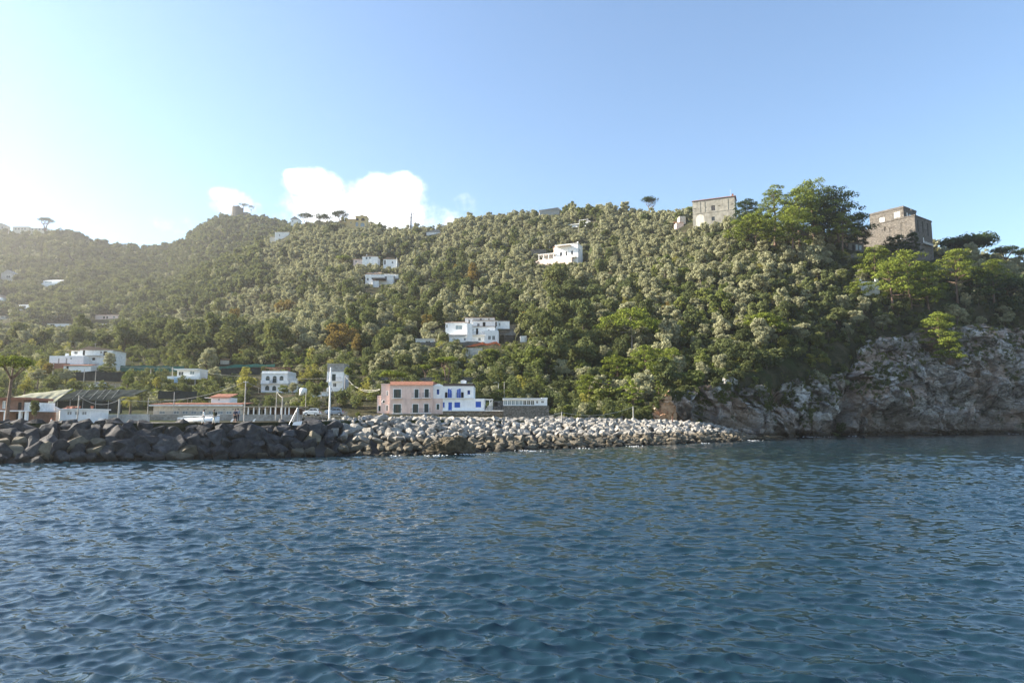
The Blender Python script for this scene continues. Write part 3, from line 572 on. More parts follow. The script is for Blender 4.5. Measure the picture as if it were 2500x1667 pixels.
# ---------------------------------------------------------------- glazed pavilion
b = Bld('glazed_pavilion', 'long low white pavilion with a row of pale glass panes on a stone wall', 'pavilion', ZN, 1282, 990, 147, solve=False)
b.block(1229, 1336, 975, 990, 0, 5, M_WHITE2, [(1230 + 9.4 * k, 1230 + 9.4 * k + 8.6, 977, 989, 'pale' if k < 5 else 'dark') for k in range(8)] + [(1309, 1314, 978, 985, 'dark'), (1321, 1328, 978, 984, 'dark')])
b.slab(1227, 1322, 972, 975, -.4, 5.2, M_WPAINT); b.slab(1322, 1337, 970.5, 975, -.1, 5.2, M_WPAINT, 'parapet')
b.slab(1229, 1340, 990, 1020, -.4, 4.9, M_STONE, 'stone_base')
# ---------------------------------------------------------------- villa in terraces
b = Bld('terraced_villa', 'large white villa in stepped blocks on stone terraces in the middle of the slope', 'villa', ZP, 1360, 440, 241, solve=False)
b.block(1295, 1590, 178, 300, 9, 16, M_WHITE2, [(1329, 1348, 196, 240, 'dark'), (1443, 1463, 183, 211, 'dark'), (1527, 1541, 182, 208, 'dark')])
b.shed(1288, 1598, 156, 178, 8.6, 16.4, M_TILEP); b.balcony(1372, 1490, 226, 9, 1.0)
b.block(1115, 1336, 248, 340, 4, 10, M_WHITE2, [(1122, 1136, 264, 298, 'dark'), (1213, 1279, 273, 314, 'pale')], sink=1); b.hip(1112, 1338, 228, 246, 4, 10, M_TILEP)
b.block(1380, 1622, 224, 330, 5, 12, M_WHITE2, [(1423, 1447, 251, 286, 'dark'), (1477, 1504, 239, 290, 'doord'), (1600, 1616, 236, 284, 'doord')]); b.shed(1376, 1626, 214, 224, 4.7, 12.2, M_TILEP)
b.block(1622, 1740, 222, 300, 6.5, 12, M_WHITE2, [(1633, 1649, 239, 272, 'dark')]); b.shed(1620, 1745, 205, 220, 6.2, 12.2, M_TILEP)
b.block(1335, 1384, 272, 450, 0, 3, M_WHITE2, sink=1, name='stair_tower')
b.block(1384, 1600, 300, 445, .6, 8, M_WHITE2, [(1385, 1393, 322, 342, 'dark'), (1418, 1439, 316, 378, 'doord'), (1535, 1548, 325, 347, 'dark'), (1440, 1463, 406, 438, 'dark')], sink=1); b.shed(1382, 1605, 288, 300, .3, 8.2, M_TILEP)
b.balcony(1386, 1506, 379, .6, 1.0)
b.block(1506, 1636, 346, 446, -2, 7, M_WHITE2, [(1537, 1563, 397, 434, 'dark'), (1576, 1603, 397, 438, 'dark')], sink=1)
b.block(838, 1012, 420, 480, 1, 7, M_WHITE2, [(850, 880, 443, 477, 'dark'), (932, 980, 436, 471, 'dark')], sink=1); b.shed(834, 1016, 410, 420, .4, 7.2, M_WPAINT)
b.block(1160, 1335, 394, 446, .8, 6, M_WHITE2, [(1215, 1231, 420, 440, 'dark'), (1300, 1320, 408, 434, 'dark')], sink=1); b.shed(1158, 1336, 382, 394, .4, 6, M_WPAINT)
def wall_thing(label, zoom, x0, x1, y0, y1, Y, d=1.0, mat=M_STONE, name='stone_terrace_wall', lean=.12, keep=False, cat='wall', rag=.25, seed=1):
    """retaining wall with an uneven coping line"""
    b = Bld(name, label, cat, zoom, (x0 + x1) / 2, y1, Y); a, c, h = b.X(x0), b.X(x1), b.Zc(y0); n = max(6, int((c - a) / 1.2)); mb = MB(); rq = random.Random(seed)
    tp = [h + rq.uniform(-rag, rag * .5) for _ in range(n + 1)]
    vs = []; fs = []
    for k in range(n + 1):
        x = a + (c - a) * k / n; vs += [(x, 0, -2), (x, h * lean, tp[k]), (x, h * lean + d, tp[k]), (x, h * lean + d, -2)]
    for k in range(n):
        for j in range(3): fs.append((k * 4 + j, (k + 1) * 4 + j, (k + 1) * 4 + j + 1, k * 4 + j + 1))
    fs += [(3, 2, 1, 0), (n * 4, n * 4 + 1, n * 4 + 2, n * 4 + 3)]
    me = mb.add(vs, fs).mesh(name); bpy.data.objects.remove(b.e)
    o = link(name, me, mat, None, b.o); tag(o, label, cat, 'stone walls holding up the terraces' if 'terrace' in name else None, 'thing')
    if keep: b.keep(x0, x1, y0, y1, d)
    return o
wall_thing('rough stone terrace wall directly below the upper floor of the terraced villa', ZP, 1118, 1336, 328, 392, 255.5, seed=2)
wall_thing('stone terrace wall with stones tapering off to the trees beside the terraced villa', ZP, 880, 1118, 338, 398, 257, seed=3)
wall_thing('long dry stone wall under the lowest white rooms of the terraced villa', ZP, 838, 1500, 446, 492, 247, seed=4)
wall_thing('tall dark stone wall in the shade between the villa and the umbrella pines', ZP, 1050, 1320, 492, 560, 238, seed=5)
wall_thing('broken grey stone wall beside the autumn trees above the narrow house', ZP, 462, 648, 585, 690, 214, seed=6, rag=1.0)
wall_thing('low stone terrace wall behind the crowns of the small umbrella pines', ZP, 745, 1485, 655, 700, 212, seed=7)
wall_thing('pale stone terrace wall just above the roofs of the pink and white houses', ZP, 1040, 1400, 715, 765, 199, mat=M_STONEW, seed=8)
wall_thing('long stone wall directly behind the roofs of the pink and white houses', ZP, 420, 1400, 785, 880, 172, seed=9)
wall_thing('warm brown stone bank beside the last rooms of the terraced villa', ZP, 1600, 1800, 290, 350, 259, mat=M_STONEW, seed=10, rag=.8)
wall_thing('pale concrete wall under the orange safety net below the terraced villa', ZP, 1318, 1480, 505, 640, 241, mat=M_CONC, name='concrete_wall', seed=11, rag=.05)
b = Bld('stone_shed', 'grey stone shed with a sloping roof beside the terraced villa', 'shed', ZP, 1765, 440, 252)
b.block(1690, 1838, 385, 440, 0, 5, M_STONE, sink=1); b.gable(1690, 1838, 348, 385, 0, 5, M_GREY)
b = Bld('white_cabin', 'small white cubic cabin alone among bushes below the stone shed', 'cabin', ZP, 1872, 448, 246)
b.block(1843, 1902, 395, 448, 0, 3, M_WHITE2, [(1885, 1897, 405, 446, 'grey')], sink=1.5); b.slab(1841, 1904, 391, 395, -.1, 3.1, M_WPAINT)
fn = MB(); s_ = 241 / F / 3.92
P0 = [(1300, 532), (1318, 508), (1400, 487), (1480, 468), (1530, 480), (1590, 462), (1618, 462), (1650, 486)]
for (xa, ya), (xb, yb) in zip(P0[:-1], P0[1:]):
    A_, B_ = pt(800 + xa / 3.92, 720 + ya / 3.92, 235.6), pt(800 + xb / 3.92, 720 + yb / 3.92, 235.8); H_ = Vector((0, 0, .75))
    fn.add([A_ - H_ * .3, B_ - H_ * .3, B_ + H_ * .7, A_ + H_ * .7, A_ - H_ * .3 + Vector((0, .04, 0)), B_ - H_ * .3 + Vector((0, .04, 0)), B_ + H_ * .7 + Vector((0, .04, 0)), A_ + H_ * .7 + Vector((0, .04, 0))], [(0, 1, 2, 3), (7, 6, 5, 4), (0, 4, 5, 1), (3, 2, 6, 7)]); fn.tube([A_ - H_, A_ + H_], .04, 5)
tag(fn.build('safety_fence', M_ORANGE), 'bright orange plastic safety net strung along posts below the terraced villa', 'fence')
KEEP.append((1132, 1222, 838, 857, 235.5))
# ---------------------------------------------------------------- houses in the groves
b = Bld('hillside_house', 'white house with a red tiled lean-to among olives, uppermost of the mid-slope cluster', 'house', ZS, 380, 560, 446, solve=False)
b.block(330, 478, 492, 560, 0, 8, M_WHITE2, [(362, 379, 497, 521, 'dark'), (395, 411, 497, 516, 'dark')], sink=2); b.gable(328, 480, 484, 494, 0, 8, M_TILEP)
b.block(245, 330, 518, 562, .5, 7, M_PINKL, [(262, 275, 530, 550, 'dark')], sink=2); b.shed(240, 334, 500, 518, 0, 7, M_TILE)
MB().box(b.X(356), b.X(366), 3, 4, b.Zc(486), b.Zc(462)).build('chimney', M_WHITE, b.e)
b = Bld('hillside_house', 'white gabled house with a tall dark door next to the uppermost mid-slope house', 'house', ZS, 597, 600, 443, solve=False)
b.block(532, 662, 520, 600, 0, 8, M_WHITE2, [(540, 554, 530, 572, 'doord'), (612, 626, 540, 562, 'dark')], sink=2); b.gable(530, 664, 502, 520, 0, 8, M_TILEP, xr=575)
b = Bld('hillside_house', 'wide flat white house with a dark pergola, lowest of the mid-slope cluster', 'house', ZS, 490, 760, 400, solve=False)
b.block(346, 470, 640, 690, 6, 12, M_STONEW, [(442, 468, 648, 668, 'open')]); b.shed(340, 478, 602, 640, 5.6, 13, M_TILEP)
b.block(525, 660, 645, 690, 5, 11, M_WHITE, [(566, 600, 650, 664, 'dark')]); b.shed(518, 668, 622, 645, 4.6, 12, M_GREY)
b.block(360, 628, 685, 760, 0, 7, M_WHITE2, [(372, 391, 699, 726, 'dark'), (544, 566, 682, 716, 'dark')], sink=2); b.slab(355, 632, 668, 685, -.2, 7.2, M_WHITE2, 'parapet')
b.block(443, 502, 740, 838, -4, 1, M_WHITE2, sink=2); b.slab(436, 562, 714, 726, -5, 1, M_DARKROOF, 'pergola'); b.block(378, 443, 795, 845, -4, 0, M_GREY, sink=2)
MB().tube([(b.X(250), -3, b.Zc(735)), (b.X(345), -3, b.Zc(728))], .1).tube([(b.X(290), -3, b.Zc(735)), (b.X(290), -3, b.Zc(800))], .08).tube([(b.X(345), -3, b.Zc(728)), (b.X(345), -3, b.Zc(790))], .08).build('trellis', M_WPAINT, b.e)
wall_thing('rusty earthen bank wall under the white pergola house in the middle of the slope', ZS, 300, 430, 845, 880, 420, mat=M_STONEW, seed=21)
# modern white villa, seen on its corner
def corner(pxr, pyb, Y0, pxl, al, solve=True):
    if solve: Y0 = on_ground(pxr, pyb, Y0)
    P_ = pt(pxr, pyb, Y0); u1 = float(uv(pxl, pyb)[0]); a = R(al); return P_, (P_.x - u1 * Y0) / (math.cos(a) + u1 * math.sin(a))
def mblock(e, x0, x1, y0, y1, z0, z1, mat, wins=(), side=(), name='wall', col=M_GLASS):
    mb = MB(); holes_wall(mb, x0, x1, z0, z1, y0, [w[:4] for w in wins])
    mb.add([(x0, y0, z0), (x1, y0, z0), (x1, y1, z0), (x0, y1, z0), (x0, y0, z1), (x1, y0, z1), (x1, y1, z1), (x0, y1, z1)], [(2, 3, 7, 6), (3, 0, 4, 7), (4, 5, 6, 7)])
    t = MB(); holes_wall(t, y0, y1, z0, z1, 0, [w[:4] for w in side])
    mb.add([(x1 - y, x, z) for x, y, z in t.v], t.f); mb.build(name, mat, e)
    for w in wins:
        o = MB().box(w[0], w[1], y0 + .14, y0 + .18, w[2], w[3]).build('window', w[4] if len(w) > 4 else col, e)
        MB().box((w[0] + w[1]) / 2 - .04, (w[0] + w[1]) / 2 + .04, y0 + .1, y0 + .14, w[2], w[3]).box(w[0], w[1], y0 + .09, y0 + .13, w[3] - .08, w[3]).build('frame', M_WOOD, o)
    for w in side: MB().box(x1 - .18, x1 - .14, w[0], w[1], w[2], w[3]).build('window', w[4] if len(w) > 4 else col, e)
P_, Lh = corner(1250 + 632 / 3.92, 450 + 700 / 3.92, 364, 1250 + 415 / 3.92, 24, False)
e = empty('modern_villa', P_, R(-24), 'white modern villa with canopies and a long sunlit front high on the hill', 'villa')
H1 = (700 - 560) / 3.92 * P_.y / F
mblock(e, -Lh, 0, 0, 8, -6, H1, M_WHITE2, [(-Lh * .3, -Lh * .3 + 1.1, 1.6, 4.0), (-Lh * .55, -Lh * .55 + 1.0, 1.6, 3.9), (-Lh * .8, -Lh * .8 + 1.4, 1.4, 3.9)], [(2.5, 3.3, 3.9, 4.9)])
MB().box(-Lh * 1.02, .15, -.3, 8.2, H1, H1 + .25).build('roof', M_WPAINT, e)
MB().box(-Lh * .95, -Lh * .3, -2.6, 0, H1 - .9, H1 - .65).build('awning', M_BEIGE, e)
MB().box(-Lh * 1.0, -.5, -1.8, 0, .1, .35).box(-Lh * 1.0, -.5, -1.8, -1.65, .35, 1.2).build('balcony', M_WPAINT, e)
MB().box(-Lh * 1.75, -Lh * 1.02, -1.5, 7, 3.3, 3.6).build('canopy', M_WPAINT, e)
for k in range(4): MB().box(-Lh * (1.72 - .22 * k), -Lh * (1.72 - .22 * k) + .3, -1.3, -1.0, -2, 3.3).build('post', M_WPAINT, e)
MB().box(-Lh * 1.7, -Lh * 1.02, 4, 7, -2, 3.3).build('wall', M_WHITE, e)
MB().box(-Lh * 1.8, -Lh * .2, -3, -.02, -6, .08).build('terrace', M_PINKL, e)
mblock(e, -Lh * 1.3, -Lh * .65, 8, 13, 1, H1 + 1.5, M_PINKL, [(-Lh * 1.1, -Lh * 1.1 + 1.4, H1 - .6, H1 + .9)]); MB().box(-Lh * 1.33, -Lh * .62, 7.6, 13.3, H1 + 1.5, H1 + 1.8).build('roof', M_TILE, e)
MB().box(-1.5, -.9, 3, 3.6, H1 + .25, H1 + 1.9).build('chimney', M_WPAINT, e)
KEEP.append((1322, 1437, 588, 643, 368)); FOOT.append((P_.x - 26, P_.x + 9, P_.y - 2, P_.y + 16))
wall_thing('grey stone wall with an arched top beside the modern white villa', ZT, 180, 330, 615, 715, 384, seed=31)
P_, Lh = corner(1250 + 725 / 3.92, 450 + 405 / 3.92, 425, 1250 + 520 / 3.92, 24)
e = empty('roof_terrace_pavilion', P_, R(-24), 'white flat roofed pavilion with a thin pergola frame above the modern villa', 'pavilion')
mblock(e, -Lh, 0, 1, 7, -3, 2.6, M_WHITE2, [(-Lh * .5, -Lh * .35, .3, 2.0)]); MB().box(-Lh * 1.05, .2, .3, 7.2, 2.6, 2.9).build('roof', M_WPAINT, e)
fr = MB()
for x in (-6, -3, 0): fr.box(x - .1, x + .1, .5, .7, 2.9, 5.0).box(x - .1, x + .1, 5, 5.2, 2.9, 5.0)
fr.box(-6.1, .1, .5, .7, 5.0, 5.2).box(-6.1, .1, 5, 5.2, 5.0, 5.2).build('pergola', M_WPAINT, e)
KEEP.append((1380, 1437, 535, 558, 425)); FOOT.append((P_.x - 11, P_.x + 6, P_.y - 1, P_.y + 9))
# old skyline house
P_, Lh = corner(1650 + 568 / 3.92, 430 + 420 / 3.92, 352, 1650 + 163 / 3.92, 24)
sc_ = 352 * 1.03 / F / 3.92; e = empty('skyline_house', P_, R(-24), 'tall weathered beige house with a thin red roof on the skyline', 'house')
Hh = (420 - 185) * sc_; zl = (420 - 312) * sc_
mblock(e, -Lh, 0, .25, 9, zl, Hh, M_OLDP, [(-Lh * .55, -Lh * .55 + 2.0, zl + .6, zl + 3.5, M_IRON)] + [(-Lh * f, -Lh * f + 1.5, zl + 2.7, zl + 3.0, M_DARK) for f in (.98, .72, .40, .09)])
mblock(e, -Lh, 0, 0, 9, -4, zl - .25, M_OLDP, [(-Lh * .55, -Lh * .55 + 1.6, 1, 3.2)])
MB().box(-Lh - .1, .1, -.12, 9, zl - .25, zl).build('ledge', M_OLDP, e)
xa_ = -Lh * .82; MB().prism([(xa_ + 2.3 * math.cos(PI * k / 12), zl - 3.4 + 2.6 * math.sin(PI * k / 12)) for k in range(13)] + [(xa_ - 2.3, -2), (xa_ + 2.3, -2)], -.04, .1).build('arch', M_BEIGE, e)
pl = MB()
for f in (.83, .72, .17): pl.box(-Lh * f, -Lh * f + .4, .12, .25, zl, Hh - .8)
pl.build('buttress', M_OLDP, e)
MB().add([(-Lh - .4, -.2, Hh), (.4, -.2, Hh), (.4, 9.4, Hh), (-Lh - .4, 9.4, Hh), (-Lh - .4, 4.6, Hh + 1.8), (.4, 4.6, Hh + 1.8)], [(3, 2, 1, 0), (0, 1, 5, 4), (2, 3, 4, 5), (1, 2, 5), (3, 0, 4)]).build('roof', M_TILE, e)
MB().box(-1.6, -.7, 3, 4, Hh + .3, Hh + 2.4).build('chimney', M_BRICK, e)
an = MB().tube([(-2.2, 4, Hh + 1), (-2.2, 4, Hh + 5.5)], .04, 5)
for k in range(4): an.tube([(-2.8 + .1 * k, 4, Hh + 4.4 + .3 * k), (-1.6 - .1 * k, 4, Hh + 4.4 + .3 * k)], .025, 4)
an.build('antenna', M_METAL, e)
KEEP.append((1689, 1800, 465, 522, 352)); FOOT.append((P_.x - 26, P_.x + 8, 347, 374))
b = Bld('roof_house', 'small house with an orange roof half hidden by olives below the skyline house', 'house', ZU, 35, 500, 345)
b.block(5, 75, 445, 505, 0, 5, M_PINKL, sink=2); b.shed(0, 80, 415, 445, -.3, 5.3, M_TILE)
b.block(50, 110, 365, 440, 3, 8, M_BEIGE, [(60, 70, 385, 405, 'dark')], sink=3)
# ---------------------------------------------------------------- the stone fort
P_ = pt(2238, 604, 300); e = empty('stone_fort', P_, R(-54), 'square brown stone fort with a stepped top and crenellated side tower on the headland', 'fort')
mblock(e, -15.5, 0, 0, 17, -6, 14.6, M_FORT, [(-13.6, -12.6, 10.6, 12.7, M_DARK), (-11.2, -8.7, 6.4, 11.6, M_FORT), (-6.2, -3.2, 5.2, 12.6, M_FORT), (-8.2, -6.2, 4.9, 6.1, M_WHITE)], [(2.2, 3.3, 7.6, 13.2, M_DARK), (7.0, 8.2, 8.0, 13.4, M_DARK), (12, 13.3, 7.2, 13.4, M_DARK), (7.2, 8.3, 3.4, 5.8, M_WHITE)])
MB().box(-15.9, .25, -.25, 17.2, 14.6, 15.1).build('cornice', M_FORT, e)
mblock(e, -21, -5.5, 2.2, 15, -6, 20.2, M_FORT, [(-16.5, -14.2, 15.2, 18.0, M_WHITE), (-10, -7.0, 16.2, 19.2, M_CONC)], [(5.2, 6.6, 15.5, 18.6, M_WHITE), (7.4, 10.2, 15.5, 18.4, M_GLASSB)], name='keep')  # fort's white panes paint the bright sky showing through its openings
pr = MB().box(-21.2, -5.3, 2.0, 2.5, 20.2, 21.1).box(-5.9, -5.3, 2.5, 9, 20.2, 21.1).box(-5.9, -5.3, 9.8, 15.2, 20.2, 21.1).box(-21.2, -20.7, 2.5, 15.2, 20.2, 21.1).box(-20.7, -5.9, 14.7, 15.2, 20.2, 21.1); pr.build('parapet', M_FORT, e)
mblock(e, -29, -21.05, 5, 13, -8, 14.4, M_FORT, name='side_tower')
me_ = MB()
for k in range(5): me_.box(-28.95 + 1.75 * k, -28.95 + 1.75 * k + .95, 4.8, 5.3, 14.4, 15.8)
for k in range(4): me_.box(-21.55, -21.1, 5.6 + 1.75 * k, 6.5 + 1.75 * k, 14.4, 15.8)
me_.build('battlement', M_FORT, e)
MB().prism([(-12.4 + 2.2 * math.cos(PI * k / 12), 1.2 + 2.6 * math.sin(PI * k / 12)) for k in range(13)] + [(-14.6, -4), (-10.2, -4)], -.05, .2).build('archway', M_DARK, e)
MB().box(.0, 1.2, 5.2, 14.5, 2.4, 2.7).box(1.1, 1.2, 5.2, 14.5, 2.7, 3.5).build('balcony', M_CONC, e)
KEEP.append((2118, 2285, 500, 588, 298)); FOOT.append((P_.x - 34, P_.x + 18, 296, 326))
b = Bld('pale_container', 'pale ribbed white panel shed between bright pines below the stone fort', 'shed', ZV, 308, 1065, 262)
cw = MB(); n = 20
for k in range(n): xa, xb = b.X(228) + (b.X(388) - b.X(228)) * k / n, b.X(228) + (b.X(388) - b.X(228)) * (k + .55) / n; cw.box(xa, xb, 0, .12, 0, b.Zc(938))
cw.box(b.X(228), b.X(388), .1, 4, -2, b.Zc(936)); cw.build('wall', M_WPAINT, b.e); b.slab(226, 390, 928, 936, -.1, 4.1, M_WPAINT); b.slab(352, 382, 888, 928, .3, .6, M_WPAINT, 'gate_pillar'); b.slab(205, 222, 905, 945, .3, .8, M_WPAINT, 'gate_pillar'); b.keep(228, 388, 900, 1065, 4)
wall_thing('low stone wall along the foot of the tall hilltop pines', ZU, 690, 1600, 608, 640, 288, seed=41)
wall_thing('shaded stone wall beside the path up to the fort', ZU, 1600, 1760, 745, 790, 280, seed=42)
wall_thing('lower shaded stone wall under the path to the fort', ZU, 1610, 1710, 890, 940, 274, seed=43)
b = Bld('ruined_outbuilding', 'dark ruined outbuilding with pale pillars at the foot of the fort', 'ruin', ZU, 1735, 720, 292)
b.block(1655, 1800, 640, 720, 0, 4, M_STONE, [(1690, 1715, 655, 712, 'open'), (1725, 1745, 655, 705, 'pale'), (1755, 1782, 665, 705, 'pale')], sink=2); b.shed(1645, 1815, 625, 640, -.3, 4.3, M_DARKROOF)
# ---------------------------------------------------------------- ridge houses
b = Bld('yellow_house', 'yellow two storey house with arched loggias on the ridge beside umbrella pines', 'house', ZW, 1637, 415, 585)
b.block(1545, 1640, 330, 415, 1, 10, M_YEL, [(1586, 1596, 355, 370, 'dark')], sink=4); b.shed(1530, 1640, 300, 332, .5, 10, M_TILEP)
b.block(1636, 1740, 304, 415, 0, 10, M_YEL, [(1642, 1666, 320, 346, 'archd'), (1690, 1726, 320, 350, 'archd'), (1638, 1664, 360, 402, 'arch p'), (1686, 1724, 366, 406, 'arch p')], sink=4, frame=M_YEL)
b.slab(1630, 1744, 299, 304, -.3, 10.2, M_YEL, 'cornice'); MB().prism([(b.X(1680), b.Zc(299)), (b.X(1715), b.Zc(299)), (b.X(1698), b.Zc(288))], -.2, .5).build('pediment', M_YEL, b.e)
b = Bld('ridge_house', 'pale house with a steep sunlit gable on the spur below the ridge pines', 'house', ZW, 930, 525, 596)
b.block(865, 1002, 455, 530, 0, 8, M_WHITE, [(905, 915, 478, 495, 'dark')], sink=3); b.shed(860, 1006, 432, 455, -.4, 8.4, M_TILEP); b.block(815, 870, 500, 545, 1, 6, M_BEIGE, sink=3); b.shed(810, 874, 485, 500, .6, 6.4, M_TILEP)
b = Bld('ridge_house', 'dim white house tucked between the peak and the ridge pines', 'house', ZW, 1055, 380, 640)
b.block(1018, 1095, 335, 385, 0, 8, M_WHITE, [(1030, 1040, 345, 360, 'dark')], sink=6); b.gable(1012, 1098, 305, 335, 0, 8, M_GREY)
b = Bld('ruined_watchtower', 'crumbling grey stone watchtower on the highest wooded peak', 'ruin', ZW, 485, 290, 905)
rt = MB(); n = 12; rq = random.Random(5); a0, a1, hh = b.X(430), b.X(545), b.Zc(200)
vs = []; fs = []
for r_, z in ((1.0, -8), (1.0, 0), (.97, hh * .6), (.95, None)):
    for k in range(n):
        w_ = 2 * PI * k / n; vs.append(((a0 + a1) / 2 + (a1 - a0) / 2 * r_ * math.cos(w_), 7 + 7 * r_ * math.sin(w_), z if z is not None else hh * rq.uniform(.78, 1.05)))
for i in range(3):
    for k in range(n): fs.append((i * n + k, i * n + (k + 1) % n, (i + 1) * n + (k + 1) % n, (i + 1) * n + k))
fs.append(tuple(range(3 * n, 4 * n))); rt.add(vs, fs); rt.build('wall', M_STONE, b.e); b.slab(548, 600, 262, 290, 2, 8, M_STONE, 'curtain_wall'); b.keep(420, 600, 190, 280, 14)
def far_house(label, x0, x1, y0, y1, Y, mat, roof, wins=(), name='far_house', extra=None, rtype='gable'):
    b = Bld(name, label, 'house', ZL, (x0 + x1) / 2, y1, Y); m_ = y0 + (y1 - y0) * .35
    b.block(x0, x1, m_, y1, 0, 9, mat, wins, sink=5)
    if rtype == 'gable': b.gable(x0, x1, y0, m_, 0, 9, roof)
    else: b.shed(x0 - 3, x1 + 3, y0, m_, -.4, 9.4, roof)
    if extra: b.block(*extra, -3, 2, mat, sink=5)
    b.keep(x0, x1, y0, y1, 9); return b
far_house('grey gabled house in the haze at the very edge of the wooded hill', 5, 122, 700, 805, 600, M_CONC, M_GREY, [(55, 95, 755, 778, 'dark')])
far_house('bright white house with a plain flat front on the hazy wooded hill', 410, 570, 780, 858, 620, M_WHITE2, M_WPAINT, [(425, 492, 812, 826, 'pale')], rtype='shed', extra=(415, 560, 835, 862))
far_house('white house with one square dark doorway low on the hazy wooded hill', 180, 276, 1015, 1080, 520, M_WHITE2, M_WPAINT, [(205, 245, 1045, 1078, 'doord')], rtype='shed', extra=(120, 268, 1070, 1085))
far_house('white house corner cut off by the edge of the view on the hazy hill', -60, 8, 935, 1010, 540, M_WHITE2, M_TILEP, [], extra=(-60, 52, 985, 1012))
far_house('brown roofed house lowest at the hazy hill edge', -60, 52, 1125, 1170, 470, M_BEIGE, M_TILEP, [(10, 34, 1148, 1162, 'dark')], rtype='shed')
far_house('long pinkish farmhouse with several dark doors in front of the hazy woods', 912, 1130, 1112, 1172, 500, M_PINKL, M_TILEP, [(985, 1003, 1145, 1170, 'doord'), (1016, 1032, 1145, 1170, 'doord'), (1080, 1100, 1145, 1160, 'dark')], rtype='shed')
far_house('white shed roofed barn just under the long pinkish farmhouse', 890, 1030, 1205, 1240, 440, M_WHITE2, M_WPAINT, [(900, 915, 1222, 1236, 'dark')], rtype='shed')
far_house('brown roofed white shed half hidden by the low olive ridge', 450, 655, 1195, 1250, 420, M_WHITE2, M_TILEP, [(480, 520, 1220, 1236, 'dark')], rtype='shed')
far_house('long terraced building along the skyline of the hazy hill', 118, 275, 265, 330, 868, M_BEIGE, M_GREY, [(140 + 30 * k, 155 + 30 * k, 300, 318, 'dark') for k in range(4)], rtype='shed')
far_house('second terraced building on the hazy skyline beside the lone umbrella pine', 290, 445, 285, 335, 868, M_BEIGE, M_GREY, [(300 + 34 * k, 316 + 34 * k, 306, 322, 'dark') for k in range(4)], rtype='shed')
far_house('tall house at the hazy skyline edge beside the terraced buildings', -40, 50, 250, 320, 866, M_CONC, M_GREY, [(10, 25, 285, 305, 'dark')])
b = Bld('glasshouse_roof', 'pale slanting roof of a building peeping over the olive skyline', 'house', ZT, 360, 275, 500)
b.block(265, 455, 248, 290, 0, 8, M_CONC, sink=3); b.gable(262, 470, 222, 250, 0, 8, M_GREY, xr=440)
b = Bld('hillside_house', 'small pale roof showing between olives below the pylon', 'house', ZS, 1005, 285, 545)
b.block(945, 1075, 262, 290, 0, 7, M_WHITE, sink=3); b.gable(940, 1080, 235, 262, 0, 7, M_GREY, xr=1060)
# ================================================================ houses on the flat behind the dark boulders
b = Bld('arched_house', 'white two storey house with green arched windows and solid white balconies', 'house', ZQ, 1330, 605, 202, solve=False)
b.block(1162, 1472, 398, 605, 0, 8, M_WHITE2, [(1214, 1261, 430, 482, 'arch g'), (1297, 1344, 428, 513, 'arch g'), (1379, 1426, 429, 481, 'arch g'), (1212, 1260, 545, 602, 'arch g'), (1297, 1343, 547, 605, 'arch g')], sink=2)
b.slab(1156, 1478, 396, 403, -.25, 8.2, M_WPAINT, 'ledge'); b.slab(1162, 1472, 370, 396, .1, 8, M_WHITE2, 'parapet')
b.balcony(1168, 1268, 522, 0, .9, solid=M_WHITE2, h=.95); b.balcony(1272, 1364, 516, 0, .7); b.balcony(1368, 1500, 522, 0, .9, solid=M_WHITE2, h=.95)
b.slab(1162, 1490, 522, 528, -.3, 0, M_WPAINT, 'ledge')
b.block(1472, 1505, 440, 605, 2, 8, M_WHITE2, [(1480, 1498, 470, 500, 'dark')], sink=2)
b.block(1505, 1586, 515, 600, 1.5, 6, M_WHITE2, [(1540, 1560, 545, 590, 'open')], sink=2); b.balcony(1500, 1588, 520, 1.5, 1.2, solid=M_WHITE2)
pg = MB()
for x in (1186, 1262, 1350, 1436): pg.box(b.X(x), b.X(x) + .12, 1, 1.12, b.Zc(370), b.Zc(324)).box(b.X(x), b.X(x) + .12, 5, 5.12, b.Zc(370), b.Zc(324))
pg.box(b.X(1180), b.X(1440), .9, 5.2, b.Zc(326), b.Zc(321)); pg.build('roof_pergola', M_RUST, b.e)
ch = MB().box(b.X(1430), b.X(1452), 3, 4, b.Zc(396), b.Zc(322)).build('chimney', M_BRICK, b.e); MB().box(b.X(1426), b.X(1456), 2.9, 4.1, b.Zc(322), b.Zc(312)).build('cap', M_BRICK, ch)
b.slab(1040, 1380, 650, 668, -6, -2, M_BRICK, 'lower_roof'); b.slab(1290, 1560, 664, 690, -7, -3, M_WHITE, 'lower_terrace')
b.keep(1040, 1560, 640, 690, 4, -6)
b = Bld('narrow_house', 'tall narrow grey and white house with dark doors behind the white mast', 'house', ZQ, 2045, 600, 186, solve=False)
b.block(1946, 2146, 376, 600, 0, 6, M_WHITE2, [(2006, 2051, 407, 488, 'doorg'), (2021, 2062, 512, 560, 'dark')], sink=3)
b.block(1946, 2146, 286, 376, .15, 6, M_GREY, [(2080, 2096, 340, 352, 'dark')], name='upper_wall'); b.shed(1942, 2150, 280, 287, -.1, 6.2, M_CONC); b.slab(1944, 2146, 372, 379, -.12, .14, M_CONC, 'ledge')
b.balcony(1946, 2126, 490, 0, .8); b.block(1815, 2030, 640, 680, -5, -1, M_WHITE, sink=1); b.slab(1810, 2040, 632, 640, -5.2, -.8, M_WPAINT, 'porch_roof')
b = Bld('veranda_house', 'small white house on stilts with a flat roof and laundry on its balcony', 'house', ZQ, 265, 600, 200)
b.block(148, 420, 358, 448, 0, 5, M_WHITE2, [(162, 222, 376, 424, 'dark'), (298, 352, 370, 412, 'pale')], sink=0); b.slab(124, 425, 344, 358, -1, 5.3, M_WPAINT)
b.balcony(64, 440, 466, 0, 1.6, solid=M_WHITE2, h=.7)
